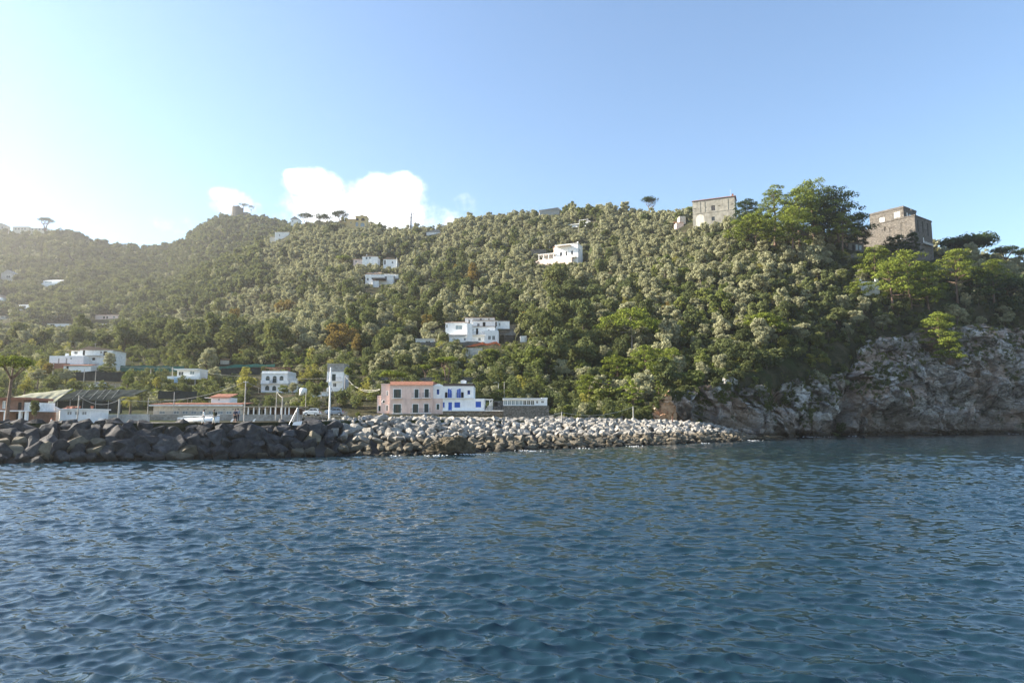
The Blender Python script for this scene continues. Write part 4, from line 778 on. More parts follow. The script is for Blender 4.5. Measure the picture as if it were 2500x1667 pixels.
st = MB()
for x in (70, 180, 280, 390): st.box(b.X(x), b.X(x) + .25, -1.5, -1.25, b.Zc(600), b.Zc(468))
st.box(b.X(70), b.X(390), -1.5, -1.3, b.Zc(550), b.Zc(540)).build('stilt', M_CONC, b.e)
tw = MB(); tw.box(b.X(150), b.X(196), -1.72, -1.66, b.Zc(515), b.Zc(452)); tag(link('laundry_towel', tw.mesh('laundry_towel'), plain('blue_towel', (.45, .58, .72)), None, b.o), 'pale blue towel hanging over the balcony of the stilted veranda house', 'towel')
b = Bld('white_villa', 'broad white villa on several levels with a low gable under the olive ridge', 'villa', ZR, 840, 465, 218, solve=False)
b.block(795, 1155, 232, 350, 3, 11, M_WHITE, [(826, 851, 234, 290, 'doord'), (1018, 1041, 243, 270, 'dark'), (1055, 1098, 244, 300, 'doord'), (935, 968, 317, 346, 'doord')], sink=3); b.gable(790, 1160, 194, 232, 3, 11, M_TILEP, xr=895)
b.block(675, 795, 236, 310, 4, 11, M_WHITE, [(708, 746, 242, 275, 'dark'), (791, 794, 240, 264, 'dark')]); b.shed(615, 800, 222, 236, 3.6, 11, M_TILEP)
b.balcony(1046, 1148, 300, 3, 1.1); b.slab(850, 1150, 292, 300, 2.4, 3, M_CONC, 'ledge')
b.block(530, 905, 306, 398, 0, 5, M_WHITE2, [(622, 640, 334, 388, 'dark'), (708, 726, 332, 390, 'dark'), (755, 776, 325, 345, 'dark')], sink=1)
b.block(585, 760, 392, 470, -2, 2, M_BRICK, sink=2); b.block(760, 1058, 425, 468, -3, 1, M_WHITE2, [(790, 815, 430, 458, 'open')], sink=2); b.shed(740, 1062, 400, 425, -3.4, 1, M_TILE)
MB().box(b.X(678), b.X(696), 1, 2, b.Zc(306), b.Zc(275)).build('chimney', M_WHITE2, b.e); an = MB().tube([(b.X(898), 6, b.Zc(200)), (b.X(898), 6, b.Zc(145))], .05); an.tube([(b.X(880), 6, b.Zc(150)), (b.X(915), 6, b.Zc(150))], .04); an.build('antenna', M_METAL, b.e)
# seaside restaurant
b = Bld('restaurant', 'long low beige seaside restaurant with a red tiled roof and a reed covered terrace', 'restaurant', ZQ, 800, 890, 146)
b.block(-130, 945, 790, 890, 0, 7, M_BEIGE, [(-60, 10, 845, 884, 'pale')] + [(112 + 105 * k, 178 + 105 * k, 846, 884, 'pale') for k in range(8)], sink=.5)
b.shed(-150, 930, 750, 774, -.6, 6.5, M_TILE); b.slab(-160, 945, 774, 790, -.9, .0, M_WHITE, 'fascia')
b.slab(945, 1640, 792, 804, -1.2, 5, plain('reed_mat', (.42, .36, .26), var=.3, scale=3), 'terrace_roof')
b.block(945, 1210, 808, 890, 2, 5, M_BEIGE, [(980 + 52 * k, 1018 + 52 * k, 830, 884, 'open') for k in range(4)]); b.block(1210, 1600, 810, 890, 4.2, 5, M_BROWN)  # brown back wall stands in for the terrace's dark, shaded interior
for x in (1020, 1085, 1150, 1222, 1285, 1342, 1408, 1460, 1505): MB().box(b.X(x), b.X(x) + .22, -.9, -.68, b.Zc(892), b.Zc(804)).build('column', M_WPAINT, b.e)
for k in range(8):
    x = 70 + 108 * k; lp = MB().tube([(b.X(x + 120), -.5, b.Zc(830)), (b.X(x + 120), -.3, b.Zc(826))], .04).lathe([(.0, .12), (.2, .0), (.2, -.05)], 10, (b.X(x + 120), -.55, b.Zc(830))); lp.build('wall_lamp', M_IRON, b.e)
rl = MB()
for k in range(96): x = b.X(-120) + (b.X(930) - b.X(-120)) * k / 95; rl.box(x - .02, x + .02, -2.0, -1.96, b.Zc(892), b.Zc(856))
rl.box(b.X(-120), b.X(930), -2.01, -1.95, b.Zc(858), b.Zc(854)).build('railing', M_METAL, b.e)
b.slab(-200, 1660, 892, 1010, -2.3, -.2, plain('sea_wall_stone', (.36, .34, .31), var=.25, scale=1.2, bump=.6, stain=(.2, .19, .17)), 'sea_wall'); b.keep(-200, 1640, 740, 1000, 7, -3)
b = Bld('rooftop_hut', 'small white hut with a red pitched roof standing above the restaurant roof', 'hut', ZQ, 680, 757, 153)
b.block(570, 790, 688, 757, 0, 4, M_WHITE2, [(640, 668, 700, 724, 'pale')], sink=2); b.shed(545, 796, 642, 690, -.4, 4.2, M_TILE); b.slab(470, 572, 684, 692, .5, 3, M_WHITE, 'canopy'); MB().box(b.X(552), b.X(562), .6, .8, b.Zc(770), b.Zc(690)).build('post', M_WPAINT, b.e)
b = Bld('white_annex', 'flat roofed white building with three grey louvred windows and terracotta pots on top', 'building', ZR, 820, 1040, 116)
b.block(648, 990, 897, 1040, 0, 5, M_WHITE2, [(720, 775, 915, 955, 'grey'), (805, 856, 915, 955, 'grey'), (883, 938, 915, 955, 'grey')], sink=1.5); b.slab(638, 1005, 885, 897, -.3, 5.3, M_WPAINT); b.slab(646, 992, 993, 999, -.06, 0, M_WPAINT, 'ledge')
b.block(555, 650, 900, 1040, 2.2, 5, M_WHITE, sink=1.5); b.shed(550, 655, 862, 900, 1.9, 5, M_TILE)
for k, x in enumerate((700, 760, 820, 965)):
    o = MB().lathe([(0, 0), (.16, 0), (.24, .4), (.26, .42), (.26, .46), (.2, .46), (0, .4)], 12).build('flower_pot', M_BRICK); o.location = b.o + Vector((b.X(x), .8, b.Zc(885))); tag(o, 'terracotta pot in the row along the roof of the white annex', 'pot', 'terracotta pots on the annex roof')
b = Bld('beach_house', 'brown flat roofed beach house with a white slab terrace behind the tall umbrella pine', 'house', ZR, 100, 1012, 112)
b.block(-160, 238, 790, 905, 0, 6, M_BROWN, [(8, 48, 800, 885, 'pale'), (180, 222, 815, 900, 'open')]); b.block(238, 322, 815, 905, .3, 6, M_WHITE); b.slab(-170, 290, 764, 790, -.5, 6.2, M_TILE); b.slab(-170, 368, 904, 916, -1.4, 6, M_WPAINT, 'terrace')
b.block(-160, 340, 916, 1012, .6, 6, M_BROWN, [(140, 240, 935, 1010, 'open')], sink=1.5)
for x in (95, 255, 320): MB().box(b.X(x), b.X(x + 22), -1.2, -.7, b.Zc(1014), b.Zc(916)).build('column', M_WPAINT, b.e)
# shade-net house with its tarpaulin
b = Bld('shade_net_house', 'large dark green shade net house with pale pipes across its roof', 'shade house', ZR, 950, 935, 130)
b.slab(575, 1330, 800, 935, 0, .1, M_NET, 'net_wall')
a0, a1, z0, z1 = b.X(560), b.X(1340), b.Zc(790), b.Zc(655)
nn = 24; vs = []; fs = []
for k in range(nn + 1):
    t = k / nn; x = a0 + (a1 - a0) * t; sg = .25 * math.sin(t * PI * 5) ** 2
    vs += [(x, -.2, z0 - sg), (x + .8, 7, z1 - sg * .6), (x + .8, 7.08, z1 - .06 - sg * .6), (x, -.2, z0 - .06 - sg)]
for k in range(nn):
    for j in range(4): fs.append((k * 4 + j, (k + 1) * 4 + j, (k + 1) * 4 + (j + 1) % 4, k * 4 + (j + 1) % 4))
MB().add(vs, fs, True).build('net_roof', M_NET, b.e)
for x0, x1 in ((640, 740), (720, 820), (830, 930), (905, 1005), (970, 1075), (1060, 1160)): MB().tube([(b.X(x0), 6.8, z1 + .05), (b.X(x1) + .4, .4, z0 + .12)], .024).build('roof_pipe', M_CONC, b.e)
for x in (620, 760, 900, 1040, 1180, 1310): MB().tube([(b.X(x), -.05, b.Zc(935)), (b.X(x), -.05, z0)], .05).build('post', M_METAL, b.e)
b.keep(560, 1340, 655, 935, 7)
b = Bld('tarpaulin', 'creased beige tarpaulin stretched over the end of the shade net house', 'tarpaulin', ZR, 350, 930, 124)
V_ = []; nx, nz = 26, 14
top = [(100, 705), (290, 690), (440, 668), (582, 655)]; bot = [(140, 760), (300, 800), (392, 866), (540, 858)]
for i in range(nx + 1):
    t = i / nx * 3; k = min(int(t), 2); f = t - k
    for j in range(nz + 1):
        g = j / nz; x = (top[k][0] * (1 - f) + top[k + 1][0] * f) * (1 - g) + (bot[k][0] * (1 - f) + bot[k + 1][0] * f) * g; y = (top[k][1] * (1 - f) + top[k + 1][1] * f) * (1 - g) + (bot[k][1] * (1 - f) + bot[k + 1][1] * f) * g
        V_.append((b.X(x), (1 - g) * 5 + .25 * math.sin(i * 1.1 + 2 * math.sin(j * .3)) * g + .12 * math.sin(i * 2.7 + j * .6), b.Zc(y)))
id_ = np.arange((nx + 1) * (nz + 1)).reshape(nx + 1, nz + 1); q = np.stack([id_[:-1, :-1], id_[1:, :-1], id_[1:, 1:], id_[:-1, 1:]], -1).reshape(-1, 4)
tp = link('sheet', npmesh('sheet', V_, q, True), M_TARP, b.e); md = tp.modifiers.new('thick', 'SOLIDIFY'); md.thickness = .03
MB().tube([(b.X(545), .2, b.Zc(930)), (b.X(560), .2, b.Zc(770)), (b.X(582), 5, b.Zc(655))], .06).build('post', M_METAL, b.e); b.keep(100, 582, 655, 866, 5)
b = Bld('roadside_wall', 'whitewashed wall with a stepped gable end between beach house and white annex', 'wall', ZR, 480, 1035, 119)
MB().prism([(b.X(395), -1), (b.X(640), -1), (b.X(640), b.Zc(890)), (b.X(560), b.Zc(850)), (b.X(470), b.Zc(878)), (b.X(395), b.Zc(890))], 0, .4).build('wall', M_WHITE, b.e); b.keep(395, 640, 850, 1035, 1)
wl = wall_thing('long grey concrete wall behind the dark boulders beside the white annex', ZR, 1000, 1600, 945, 1060, 121, mat=M_CONC, name='concrete_wall', seed=51, rag=.02, lean=0)
b = Bld('ridge_shed', 'small shed with a tilted brown roof above the emerald net', 'shed', ZQ, 720, 285, 265)
b.block(675, 780, 240, 290, 0, 4, M_BEIGE, sink=3); b.shed(665, 790, 218, 240, -.4, 4.4, M_RUST)
def net(label, zoom, pts, h, Y, mat):
    mb = MB()
    P_ = [pt(zoom[0] + x / zoom[2], zoom[1] + y / zoom[2], Y) for x, y in pts]; s_ = Y / F / zoom[2]
    for A_, B_ in zip(P_[:-1], P_[1:]):
        n = 6
        for k in range(n):
            a = A_.lerp(B_, k / n); c = A_.lerp(B_, (k + 1) / n); sa, sb_ = .25 * math.sin(PI * k / n), .25 * math.sin(PI * (k + 1) / n); hh = h * s_
            mb.add([a - Vector((0, 0, sa)), c - Vector((0, 0, sb_)), c - Vector((0, .3, hh)), a - Vector((0, .3, hh)), a + Vector((0, .05, -sa)), c + Vector((0, .05, -sb_)), c - Vector((0, .25, hh)), a - Vector((0, .25, hh))], [(0, 1, 2, 3), (7, 6, 5, 4), (0, 4, 5, 1), (2, 6, 7, 3)])
    o = link('windbreak_net', mb.mesh('windbreak_net'), mat); tag(o, label, 'net')
    x0 = min(p[0] for p in pts); x1 = max(p[0] for p in pts); y0 = min(p[1] for p in pts); KEEP.append((zoom[0] + x0 / zoom[2], zoom[0] + x1 / zoom[2], zoom[1] + y0 / zoom[2], zoom[1] + (y0 + h) / zoom[2], Y)); return o
net('long emerald green windbreak net across the terraces between the villa and the veranda house', ZR, [(1320, 412), (1560, 408), (1800, 412), (2016, 415)], 70, 226, M_NETG)
net('dark green net hanging below the wide white villa', ZR, [(760, 478), (1040, 470), (1330, 480)], 140, 205, M_NET)
net('emerald net above the arched white house', ZQ, [(640, 318), (860, 290), (1100, 283), (1330, 286)], 42, 232, M_NETG)
net('dark net curtain behind the yellow tree beside the arched house', ZQ, [(690, 335), (900, 335), (1160, 335)], 110, 224, M_NET)
net('black net strip along the terrace behind the restaurant roof', ZQ, [(-60, 600), (180, 600), (400, 606)], 105, 160, M_NET)
# paved strip of the quay between the stones and the houses
uq = np.linspace(float(uv(-320, 1000)[0]), float(uv(1520, 1000)[0]), 260)[:, None]; tq = np.linspace(.02, 1, 30)[None]
Yq0 = np.interp(uq, ug, KY[0]); Yq1 = np.interp(uq, ug, KY[1]) * .985; Yq = Yq0 + (Yq1 - Yq0) * tq; Zq = ground(uq * Yq, Yq) + .05
tag(link('quay', gridmesh('quay', np.stack([uq * Yq, Yq, Zq], -1)), plain('quay_paving', (.17, .16, .145), var=.3, scale=.4, bump=.4)), kind='structure')
# ================================================================ poles and wires
M_POLE = plain('weathered_pole', (.40, .37, .33), var=.2, scale=2)
POLES = {}
def pole(key, label, zoom, x, y0, y1, Y, r=.09, mat=None, name='utility_pole', cat='pole', group=None, arm=0):
    Y = on_ground(zoom[0] + x / zoom[2], zoom[1] + y1 / zoom[2], Y, .9, 1.1) if Y > 160 else Y
    P_ = pt(zoom[0] + x / zoom[2], zoom[1] + y1 / zoom[2], Y); s_ = Y / F / zoom[2]; h = (y1 - y0) * s_; e = empty(name, P_, 0, label, cat, group)
    MB().tube([(0, 0, -1.0), (0, 0, h)], [r * 1.15, r * .85], 8).build('shaft', mat or M_POLE, e)
    if arm: MB().box(-arm, arm, -.05, .05, h - .35, h - .23).tube([(-arm * .9, 0, h - .23), (-arm * .9, 0, h - .08)], .04, 6).tube([(arm * .9, 0, h - .23), (arm * .9, 0, h - .08)], .04, 6).build('crossarm', M_METAL, e)
    POLES[key] = P_ + Vector((0, 0, h - .1)); return e
pole('a', 'tall grey pole in front of the yellow tree with wires meeting at its top', ZQ, 960, 490, 960, 136, .13, arm=.5)
pole('b', 'plain wooden pole in front of the arched house', ZQ, 1340, 610, 900, 140)
pole('c', 'leaning light pole before the restaurant terrace columns', ZQ, 1408, 680, 1015, 100, .1)
pole('d', 'wooden pole between the arched house and the narrow house', ZQ, 1692, 622, 890, 150)
pole('e', 'thin pole under the porch of the narrow house', ZQ, 1878, 620, 870, 160)
pole('f', 'first of two slim poles beside the narrow white house', ZQ, 2140, 430, 615, 184, .12)
pole('g', 'second of two slim poles beside the narrow white house', ZQ, 2164, 425, 620, 184, .12)
pole('h', 'pole rising through the yard of the veranda house', ZQ, 92, 335, 600, 190, .12, arm=.5)
pole('i', 'slim pole before the restaurant roof', ZQ, 118, 622, 790, 143)
pole('j', 'leaning dark pole in front of the white annex windows', ZR, 845, 740, 1005, 112, .1)
pole('k', 'bright concrete pole in front of the shade net house', ZR, 1290, 782, 1010, 118, .11, M_CONC)
pole('l', 'tall pole at the fence below the emerald net', ZR, 1640, 450, 640, 186, .12)
pole('m', 'pole carrying wires beside the veranda house steps', ZR, 1876, 430, 670, 186, .13, M_CONC)
pole('n', 'pole at the corner of the dark net below the villa', ZR, 915, 450, 590, 200, .1); pole('o', 'second pole along the dark net below the villa', ZR, 1040, 455, 600, 200, .1)
pole('p', 'wooden pole before the brick wall of the villa', ZR, 568, 380, 640, 190, .12)
pole('q', 'short post in the yard beyond the shade net house', ZR, 1615, 770, 930, 138)
pole('r', 'lamp post with a curved top beyond the white house', ZP, 1635, 840, 960, 166, .07, M_METAL, 'street_lamp', 'lamp'); pole('s', 'slim pole behind the roof of the glazed pavilion', ZP, 1690, 830, 990, 172, .07)
MB().tube([tuple(POLES['r'] + Vector((-.25 * k, 0, .25 * math.sin(k * .6)))) for k in range(6)], .05).build('lamp_arm', M_METAL).parent = None
o = bpy.data.objects['lamp_arm']; par = [x for x in bpy.data.objects if x.name.startswith('street_lamp')][0]; o.parent = par; o.matrix_parent_inverse = Matrix.Translation(-par.location)
pole('t', 'small concrete post standing on the pale boulders', (1250, 700, 3.733), 453, 1140, 1205, 140, .1, M_CONC, 'bollard_post', 'post'); pole('u', 'taller concrete post standing on the pale boulders before the cliff', (1250, 700, 3.733), 1106, 1090, 1205, 156, .12, M_CONC, 'bollard_post', 'post'); pole('v', 'dark stump of a post at the foot of the orange rock', (1250, 700, 3.733), 1462, 1178, 1215, 160, .12, M_RUST, 'bollard_post', 'post')
pole('w', 'slim white pole among olives high in the grove', ZS, 971, 480, 550, 430, .16, M_WPAINT); pole('x', 'white pole at the corner of the gabled hillside house', ZS, 660, 505, 610, 438, .16, M_WPAINT)
pole('y', 'pole behind the roof of the modern villa', ZT, 640, 380, 520, 395, .12, arm=.5); pole('z', 'thin pole next to the taller one behind the modern villa', ZT, 612, 455, 530, 396, .1); pole('aa', 'lamp pole on the terrace of the modern villa', ZT, 360, 535, 610, 380, .1, M_WPAINT)
pole('bb', 'tall thin pole on the hazy far slope', ZL, 1030, 1035, 1120, 515, .2); pole('cc', 'short white pole on the hazy far slope', ZL, 1220, 1005, 1065, 560, .2, M_WPAINT)
def sag(A_, B_, d, r=.025, n=14): return [(A_.lerp(B_, k / n) - Vector((0, 0, d * 4 * (k / n) * (1 - k / n)))) for k in range(n + 1)]
WM = plain('pale_cable', (.5, .48, .44))
def wire(label, A_, B_, d, r=.03): tag(MB().tube(sag(A_, B_, d), r, 5).build('cable', WM), label, 'cable')
EDGE = lambda x, y, Y, z=ZQ: pt(z[0] + x / z[2], z[1] + y / z[2], Y)
wire('cable sagging from the tall grey pole down to the shade net house', POLES['a'], EDGE(0, 720, 140), .9)
wire('cable from the tall grey pole to the plain wooden pole', POLES['a'], POLES['b'], .5); wire('cable from the plain wooden pole to the leaning light pole', POLES['b'], POLES['c'], .2)
wire('cable from the plain wooden pole towards the narrow house', POLES['b'], EDGE(1940, 600, 180), .9); wire('long cable from the leaning light pole past the cars', EDGE(1620, 810, 110), EDGE(2100, 910, 120), .3)
wire('upper cable of the pair drooping to the pink house', POLES['f'], EDGE(500, 900, 152, ZP), 1.6, .035); wire('lower cable of the pair drooping to the pink house', POLES['g'], EDGE(500, 906, 152, ZP), 1.9, .035)
wire('long cable above the concrete wall towards the restaurant', POLES['k'], EDGE(2016, 790, 135, ZR), .3); wire('cable from the bright concrete pole back to the leaning dark pole', POLES['k'], POLES['j'], 1.1)
wire('cable crossing the terraces towards the veranda house', POLES['p'], POLES['m'], .5); wire('cable from the pole in the yard across to the narrow house', POLES['h'], EDGE(1950, 460, 190), 1.0)
wire('cable between the posts on the pale boulders', POLES['t'], POLES['u'], 1.2, .03); wire('cable from the small concrete post towards the pavilion', POLES['t'], EDGE(220, 1188, 130, (1250, 700, 3.733)), .2, .03)
wire('cable above the olives from the pole behind the modern villa', POLES['y'], EDGE(100, 545, 390, ZT), 1.2, .05)
# mast with stays
e = pole('mast', 'tall bright white mast held by stays beside the parked cars', ZQ, 1980, 328, 908, 104, .13, M_WPAINT, 'mast', 'mast')
mh = (908 - 328) * 104 / F / ZQ[2]
st = MB()
for dx, k in ((-1.1, .98), (1.1, .98)): st.tube([(dx * 1.6, .3, .1), (0, 0, mh * .62)], .03, 5)
st.build('stay', M_IRON, e); MB().box(-.22, .22, -.18, .18, mh * .62, mh * .70).build('winch_box', M_WPAINT, e)
# hoist A-frame, white boards, table
P_ = EDGE(1570, 1010, 92); e = empty('winch_frame', P_, 0, 'grey A shaped hoist frame with pulleys on the breakwater path', 'hoist'); s_ = 92 / F / ZQ[2]
for i in range(4): MB().tube([((-60 if i % 2 else 40) * s_, -.6 if i < 2 else .6, -.2), (30 * s_, -.1 if i < 2 else .1, 205 * s_)], .06, 6).build('leg', M_METAL, e)
MB().tube([(30 * s_, -.4, 205 * s_), (30 * s_, .4, 205 * s_)], .07, 8).lathe([(.05, -.05), (.16, -.05), (.1, 0), (.16, .05), (.05, .05)], 12, (30 * s_, 0, 150 * s_)).build('pulley', M_IRON, e)
MB().tube([(-40 * s_, 0, 60 * s_), (38 * s_, 0, 70 * s_)], .04, 6).tube([(-15 * s_, 0, 120 * s_), (34 * s_, 0, 125 * s_)], .04, 6).build('brace', M_METAL, e)
for lab, x0, x1, y0, y1, Y in (('white rectangular board leaning behind the black boulders', 795, 830, 937, 975, 90), ('white square box lid propped beside the path', 1060, 1092, 937, 973, 93), ('tilted white panel lying at the foot of the hoist frame', 1535, 1650, 968, 1018, 91)):
    b = Bld('leaning_board', lab, 'panel', ZQ, (x0 + x1) / 2, y1, Y); bpy.data.objects.remove(b.e); o = MB().prism([(b.X(x0), 0), (b.X(x1 - 12), 0), (b.X(x1), b.Zc(y0)), (b.X(x0 + 14), b.Zc(y0) * .8)], 0, .12).build('leaning_board', M_WPAINT); o.location = b.o; o.rotation_euler = (R(-14), 0, 0); tag(o, lab, 'panel', None)
b = Bld('beached_rowboat', 'white overturned rowing boat with a flat white plank beside the walking people', 'boat', ZQ, 400, 1000, 88)
hb = MB(); n = 14; a0, a1 = b.X(180), b.X(625); vs = []; fs = []
for k in range(n + 1):
    t = k / n; x = a0 + (a1 - a0) * t; w_ = .75 * math.sin(PI * min(1, .18 + t * .82)) ** .6; h = (.42 + .25 * t) * (1 - .5 * abs(t - .5) ** 2)
    for j in range(7): an_ = PI * j / 6; vs.append((x, 1 - w_ * math.cos(an_), .25 + h * math.sin(an_) + .10 * t))
for k in range(n):
    for j in range(6): fs.append((k * 7 + j, (k + 1) * 7 + j, (k + 1) * 7 + j + 1, k * 7 + j + 1))
hb.add(vs, fs, True).build('hull', M_WPAINT, b.e); MB().tube([(a0, 1, .95), ((a0 + a1) / 2, 1, 1.0), (a1, 1, 1.1)], .05, 6).build('keel', M_WPAINT, b.e)
for x in (215, 330, 470, 590): MB().box(b.X(x), b.X(x) + .16, .5, 1.5, -.5, .3).build('trestle', M_WPAINT, b.e)
MB().box(b.X(176), b.X(560), -.1, .2, b.Zc(966), b.Zc(956)).build('plank', M_WPAINT, b.e)
# ================================================================ cars
M_TYRE = plain('tyre_rubber', (.02, .02, .02)); M_RIM = plain('alloy_rim', (.5, .5, .52), rough=.35, metal=.7); M_LAMP = glassy('lamp_lens', (.6, .6, .55), .15); M_RED = plain('red_lens', (.5, .02, .02), rough=.3)
def car(label, zoom, xc, yb, Y, paint, L_=4.1, flip=False, tall=1.5):
    P_ = pt(zoom[0] + xc / zoom[2], zoom[1] + yb / zoom[2], Y); e = empty('parked_car', P_, PI if flip else 0, label, 'car'); h = L_ / 2; W = 1.66
    side = [(-h, .35), (-h, .72), (-h + .12, .86), (-h * .48, .98), (h * .82, 1.0), (h * .97, .9), (h, .6), (h, .32)]
    mb = MB(); n = len(side); ys = [(-W / 2, .9), (-W / 2 + .12, 1.0), (W / 2 - .12, 1.0), (W / 2, .9)]
    vs = [(x, y, .3 + (z - .3) * f) for y, f in ys for x, z in side]; fs = [tuple(range(n)), tuple(range(4 * n - 1, 3 * n - 1, -1))]
    for j in range(3):
        for k in range(n): fs.append((j * n + k, (j + 1) * n + k, (j + 1) * n + (k + 1) % n, j * n + (k + 1) % n))
    body = mb.add(vs, fs).build('body', paint, e); bv = body.modifiers.new('soft', 'BEVEL'); bv.width = .06; bv.segments = 2
    cab = [(-h * .46, .96), (-h * .12, tall), (h * .66, tall), (h * .93, .98)]
    def slice_(g, z): return [(x + (g if x < 0 else -g), y_) for x, y_ in z]
    mb = MB(); vs = [(x, s_ * (W / 2 - .08 - (.16 if z > 1.2 else 0)), z) for s_ in (-1, 1) for x, z in cab]; mb.add(vs, [(0, 1, 2, 3), (7, 6, 5, 4), (0, 4, 5, 1), (1, 5, 6, 2), (2, 6, 7, 3)]); rf = mb.build('roof', paint, e)
    for s_ in (-1, 1):
        y = s_ * (W / 2 - .155); gl = MB(); gl.add([(-h * .36, y * 1.06, 1.02), (-h * .11, y, tall - .09), (h * .2, y, tall - .09), (h * .2, y * 1.06, 1.02)], [(0, 1, 2, 3) if s_ < 0 else (3, 2, 1, 0)]); gl.add([(h * .24, y * 1.06, 1.02), (h * .24, y, tall - .09), (h * .62, y, tall - .09), (h * .8, y * 1.06, 1.02)], [(0, 1, 2, 3) if s_ < 0 else (3, 2, 1, 0)])
        for v_i in range(len(gl.v)): p_ = gl.v[v_i]; gl.v[v_i] = (p_[0], p_[1] + s_ * .05, p_[2])
        gl.build('side_window', M_GLASS, e)
    MB().add([(-h * .47, -.62, 1.0), (-h * .47, .62, 1.0), (-h * .15, .52, tall - .07), (-h * .15, -.52, tall - .07)], [(0, 1, 2, 3)]).build('windscreen', M_GLASS, e)
    MB().add([(h * .945, -.62, 1.0), (h * .945, .62, 1.0), (h * .69, .52, tall - .07), (h * .69, -.52, tall - .07)], [(3, 2, 1, 0)]).build('rear_window', M_GLASS, e)
    for x in (-h * .62, h * .6):
        for s_ in (-1, 1):
            wm = MB(); y0 = s_ * (W / 2 - .16)
            def ring(r, y): return [(x + r * math.cos(2 * PI * k / 16), y, .31 + r * math.sin(2 * PI * k / 16)) for k in range(16)]
            def cyl(m, r, ya, yb_): m.add(ring(r, ya) + ring(r, yb_), [tuple(range(16)), tuple(range(31, 15, -1))] + [(k, k + 16, (k + 1) % 16 + 16, (k + 1) % 16) for k in range(16)])
            cyl(wm, .31, y0, y0 + s_ * .19); w_ = wm.build('wheel', M_TYRE, e); rm = MB(); cyl(rm, .19, y0 + s_ * .19, y0 + s_ * .205); rm.build('rim', M_RIM, w_)
    for s_ in (-1, 1): MB().box(-h - .02, -h + .1, s_ * .6 - .16, s_ * .6 + .16, .62, .76).build('headlight', M_LAMP, e); MB().box(h - .06, h + .02, s_ * .66 - .1, s_ * .66 + .1, .66, .88).build('tail_light', M_RED, e); MB().box(-h * .42, -h * .36, s_ * (W / 2 + .02) - .07, s_ * (W / 2 + .02) + .07, 1.0, 1.12).build('side_mirror', paint, e)
    return e
M_CARW = glassy('white_car_paint', (.75, .75, .74), .25); M_CARB = glassy('grey_blue_car_paint', (.20, .25, .31), .25)
car('white hatchback parked by the breakwater road before the narrow house', ZQ, 1775, 908, 130, M_CARW, 3.0, tall=1.45).scale = (1.0, 1, 1.0)
car('blue grey hatchback parked just beyond the white mast', ZQ, 2050, 905, 134, M_CARB, 3.2)
car('small blue grey car half hidden by pale boulders beside the pink house', ZP, 55, 1145, 140, M_CARB, 3.2); car('white car parked among bushes left of the pink house wing', ZP, 440, 1020, 172, M_CARW, 3.6)
car('grey car standing behind the stakes beyond the yellow tree', ZQ, 690, 632, 186, M_CARB, 3.8); car('white car behind the wooden fence below the dark net', ZR, 1080, 662, 175, M_CARW, 3.8)
# ================================================================ lattice pylon on the ridge
P_ = pt(1003, 560, 560); s_ = 560 / F; e = empty('power_pylon', P_, 0, 'thin lattice power pylon standing against the white cloud', 'pylon'); Hp = 48 * s_; w0 = 3.6 * s_; w1 = 1.0 * s_
MB().tube([(0, 0, 0), (0, 0, .1)], .1).build('base', M_CONC, e)
for sx_ in (-1, 1):
    for sy_ in (-1, 1): MB().tube([(sx_ * w0, sy_ * w0, -2), (sx_ * w1, sy_ * w1, Hp * .8), (0, 0, Hp)], .28, 5).build('leg', M_METAL, e)
lt = MB(); nl = 9
for k in range(nl):
    z0, z1 = Hp * .8 * k / nl, Hp * .8 * (k + 1) / nl; a = w0 + (w1 - w0) * k / nl; c = w0 + (w1 - w0) * (k + 1) / nl
    for sy_ in (-1, 1): lt.tube([(-a, sy_ * a, z0), (c, sy_ * c, z1)], .12, 4).tube([(a, sy_ * a, z0), (-c, sy_ * c, z1)], .07, 4).tube([(sy_ * a, -a, z0), (sy_ * c, c, z1)], .07, 4)
lt.build('lattice', M_METAL, e)
for f, wd in ((.78, 7), (.62, 6)):
    a_ = MB().box(-wd * s_, wd * s_, -.15, .15, Hp * f, Hp * f + .35).build('crossarm', M_METAL, e)
    MB().tube([(-wd * s_ * .85, 0, Hp * f), (-wd * s_ * .85, 0, Hp * f + 1.4)], .28, 6).tube([(wd * s_ * .85, 0, Hp * f), (wd * s_ * .85, 0, Hp * f + 1.4)], .28, 6).build('insulator', M_DARK, a_)
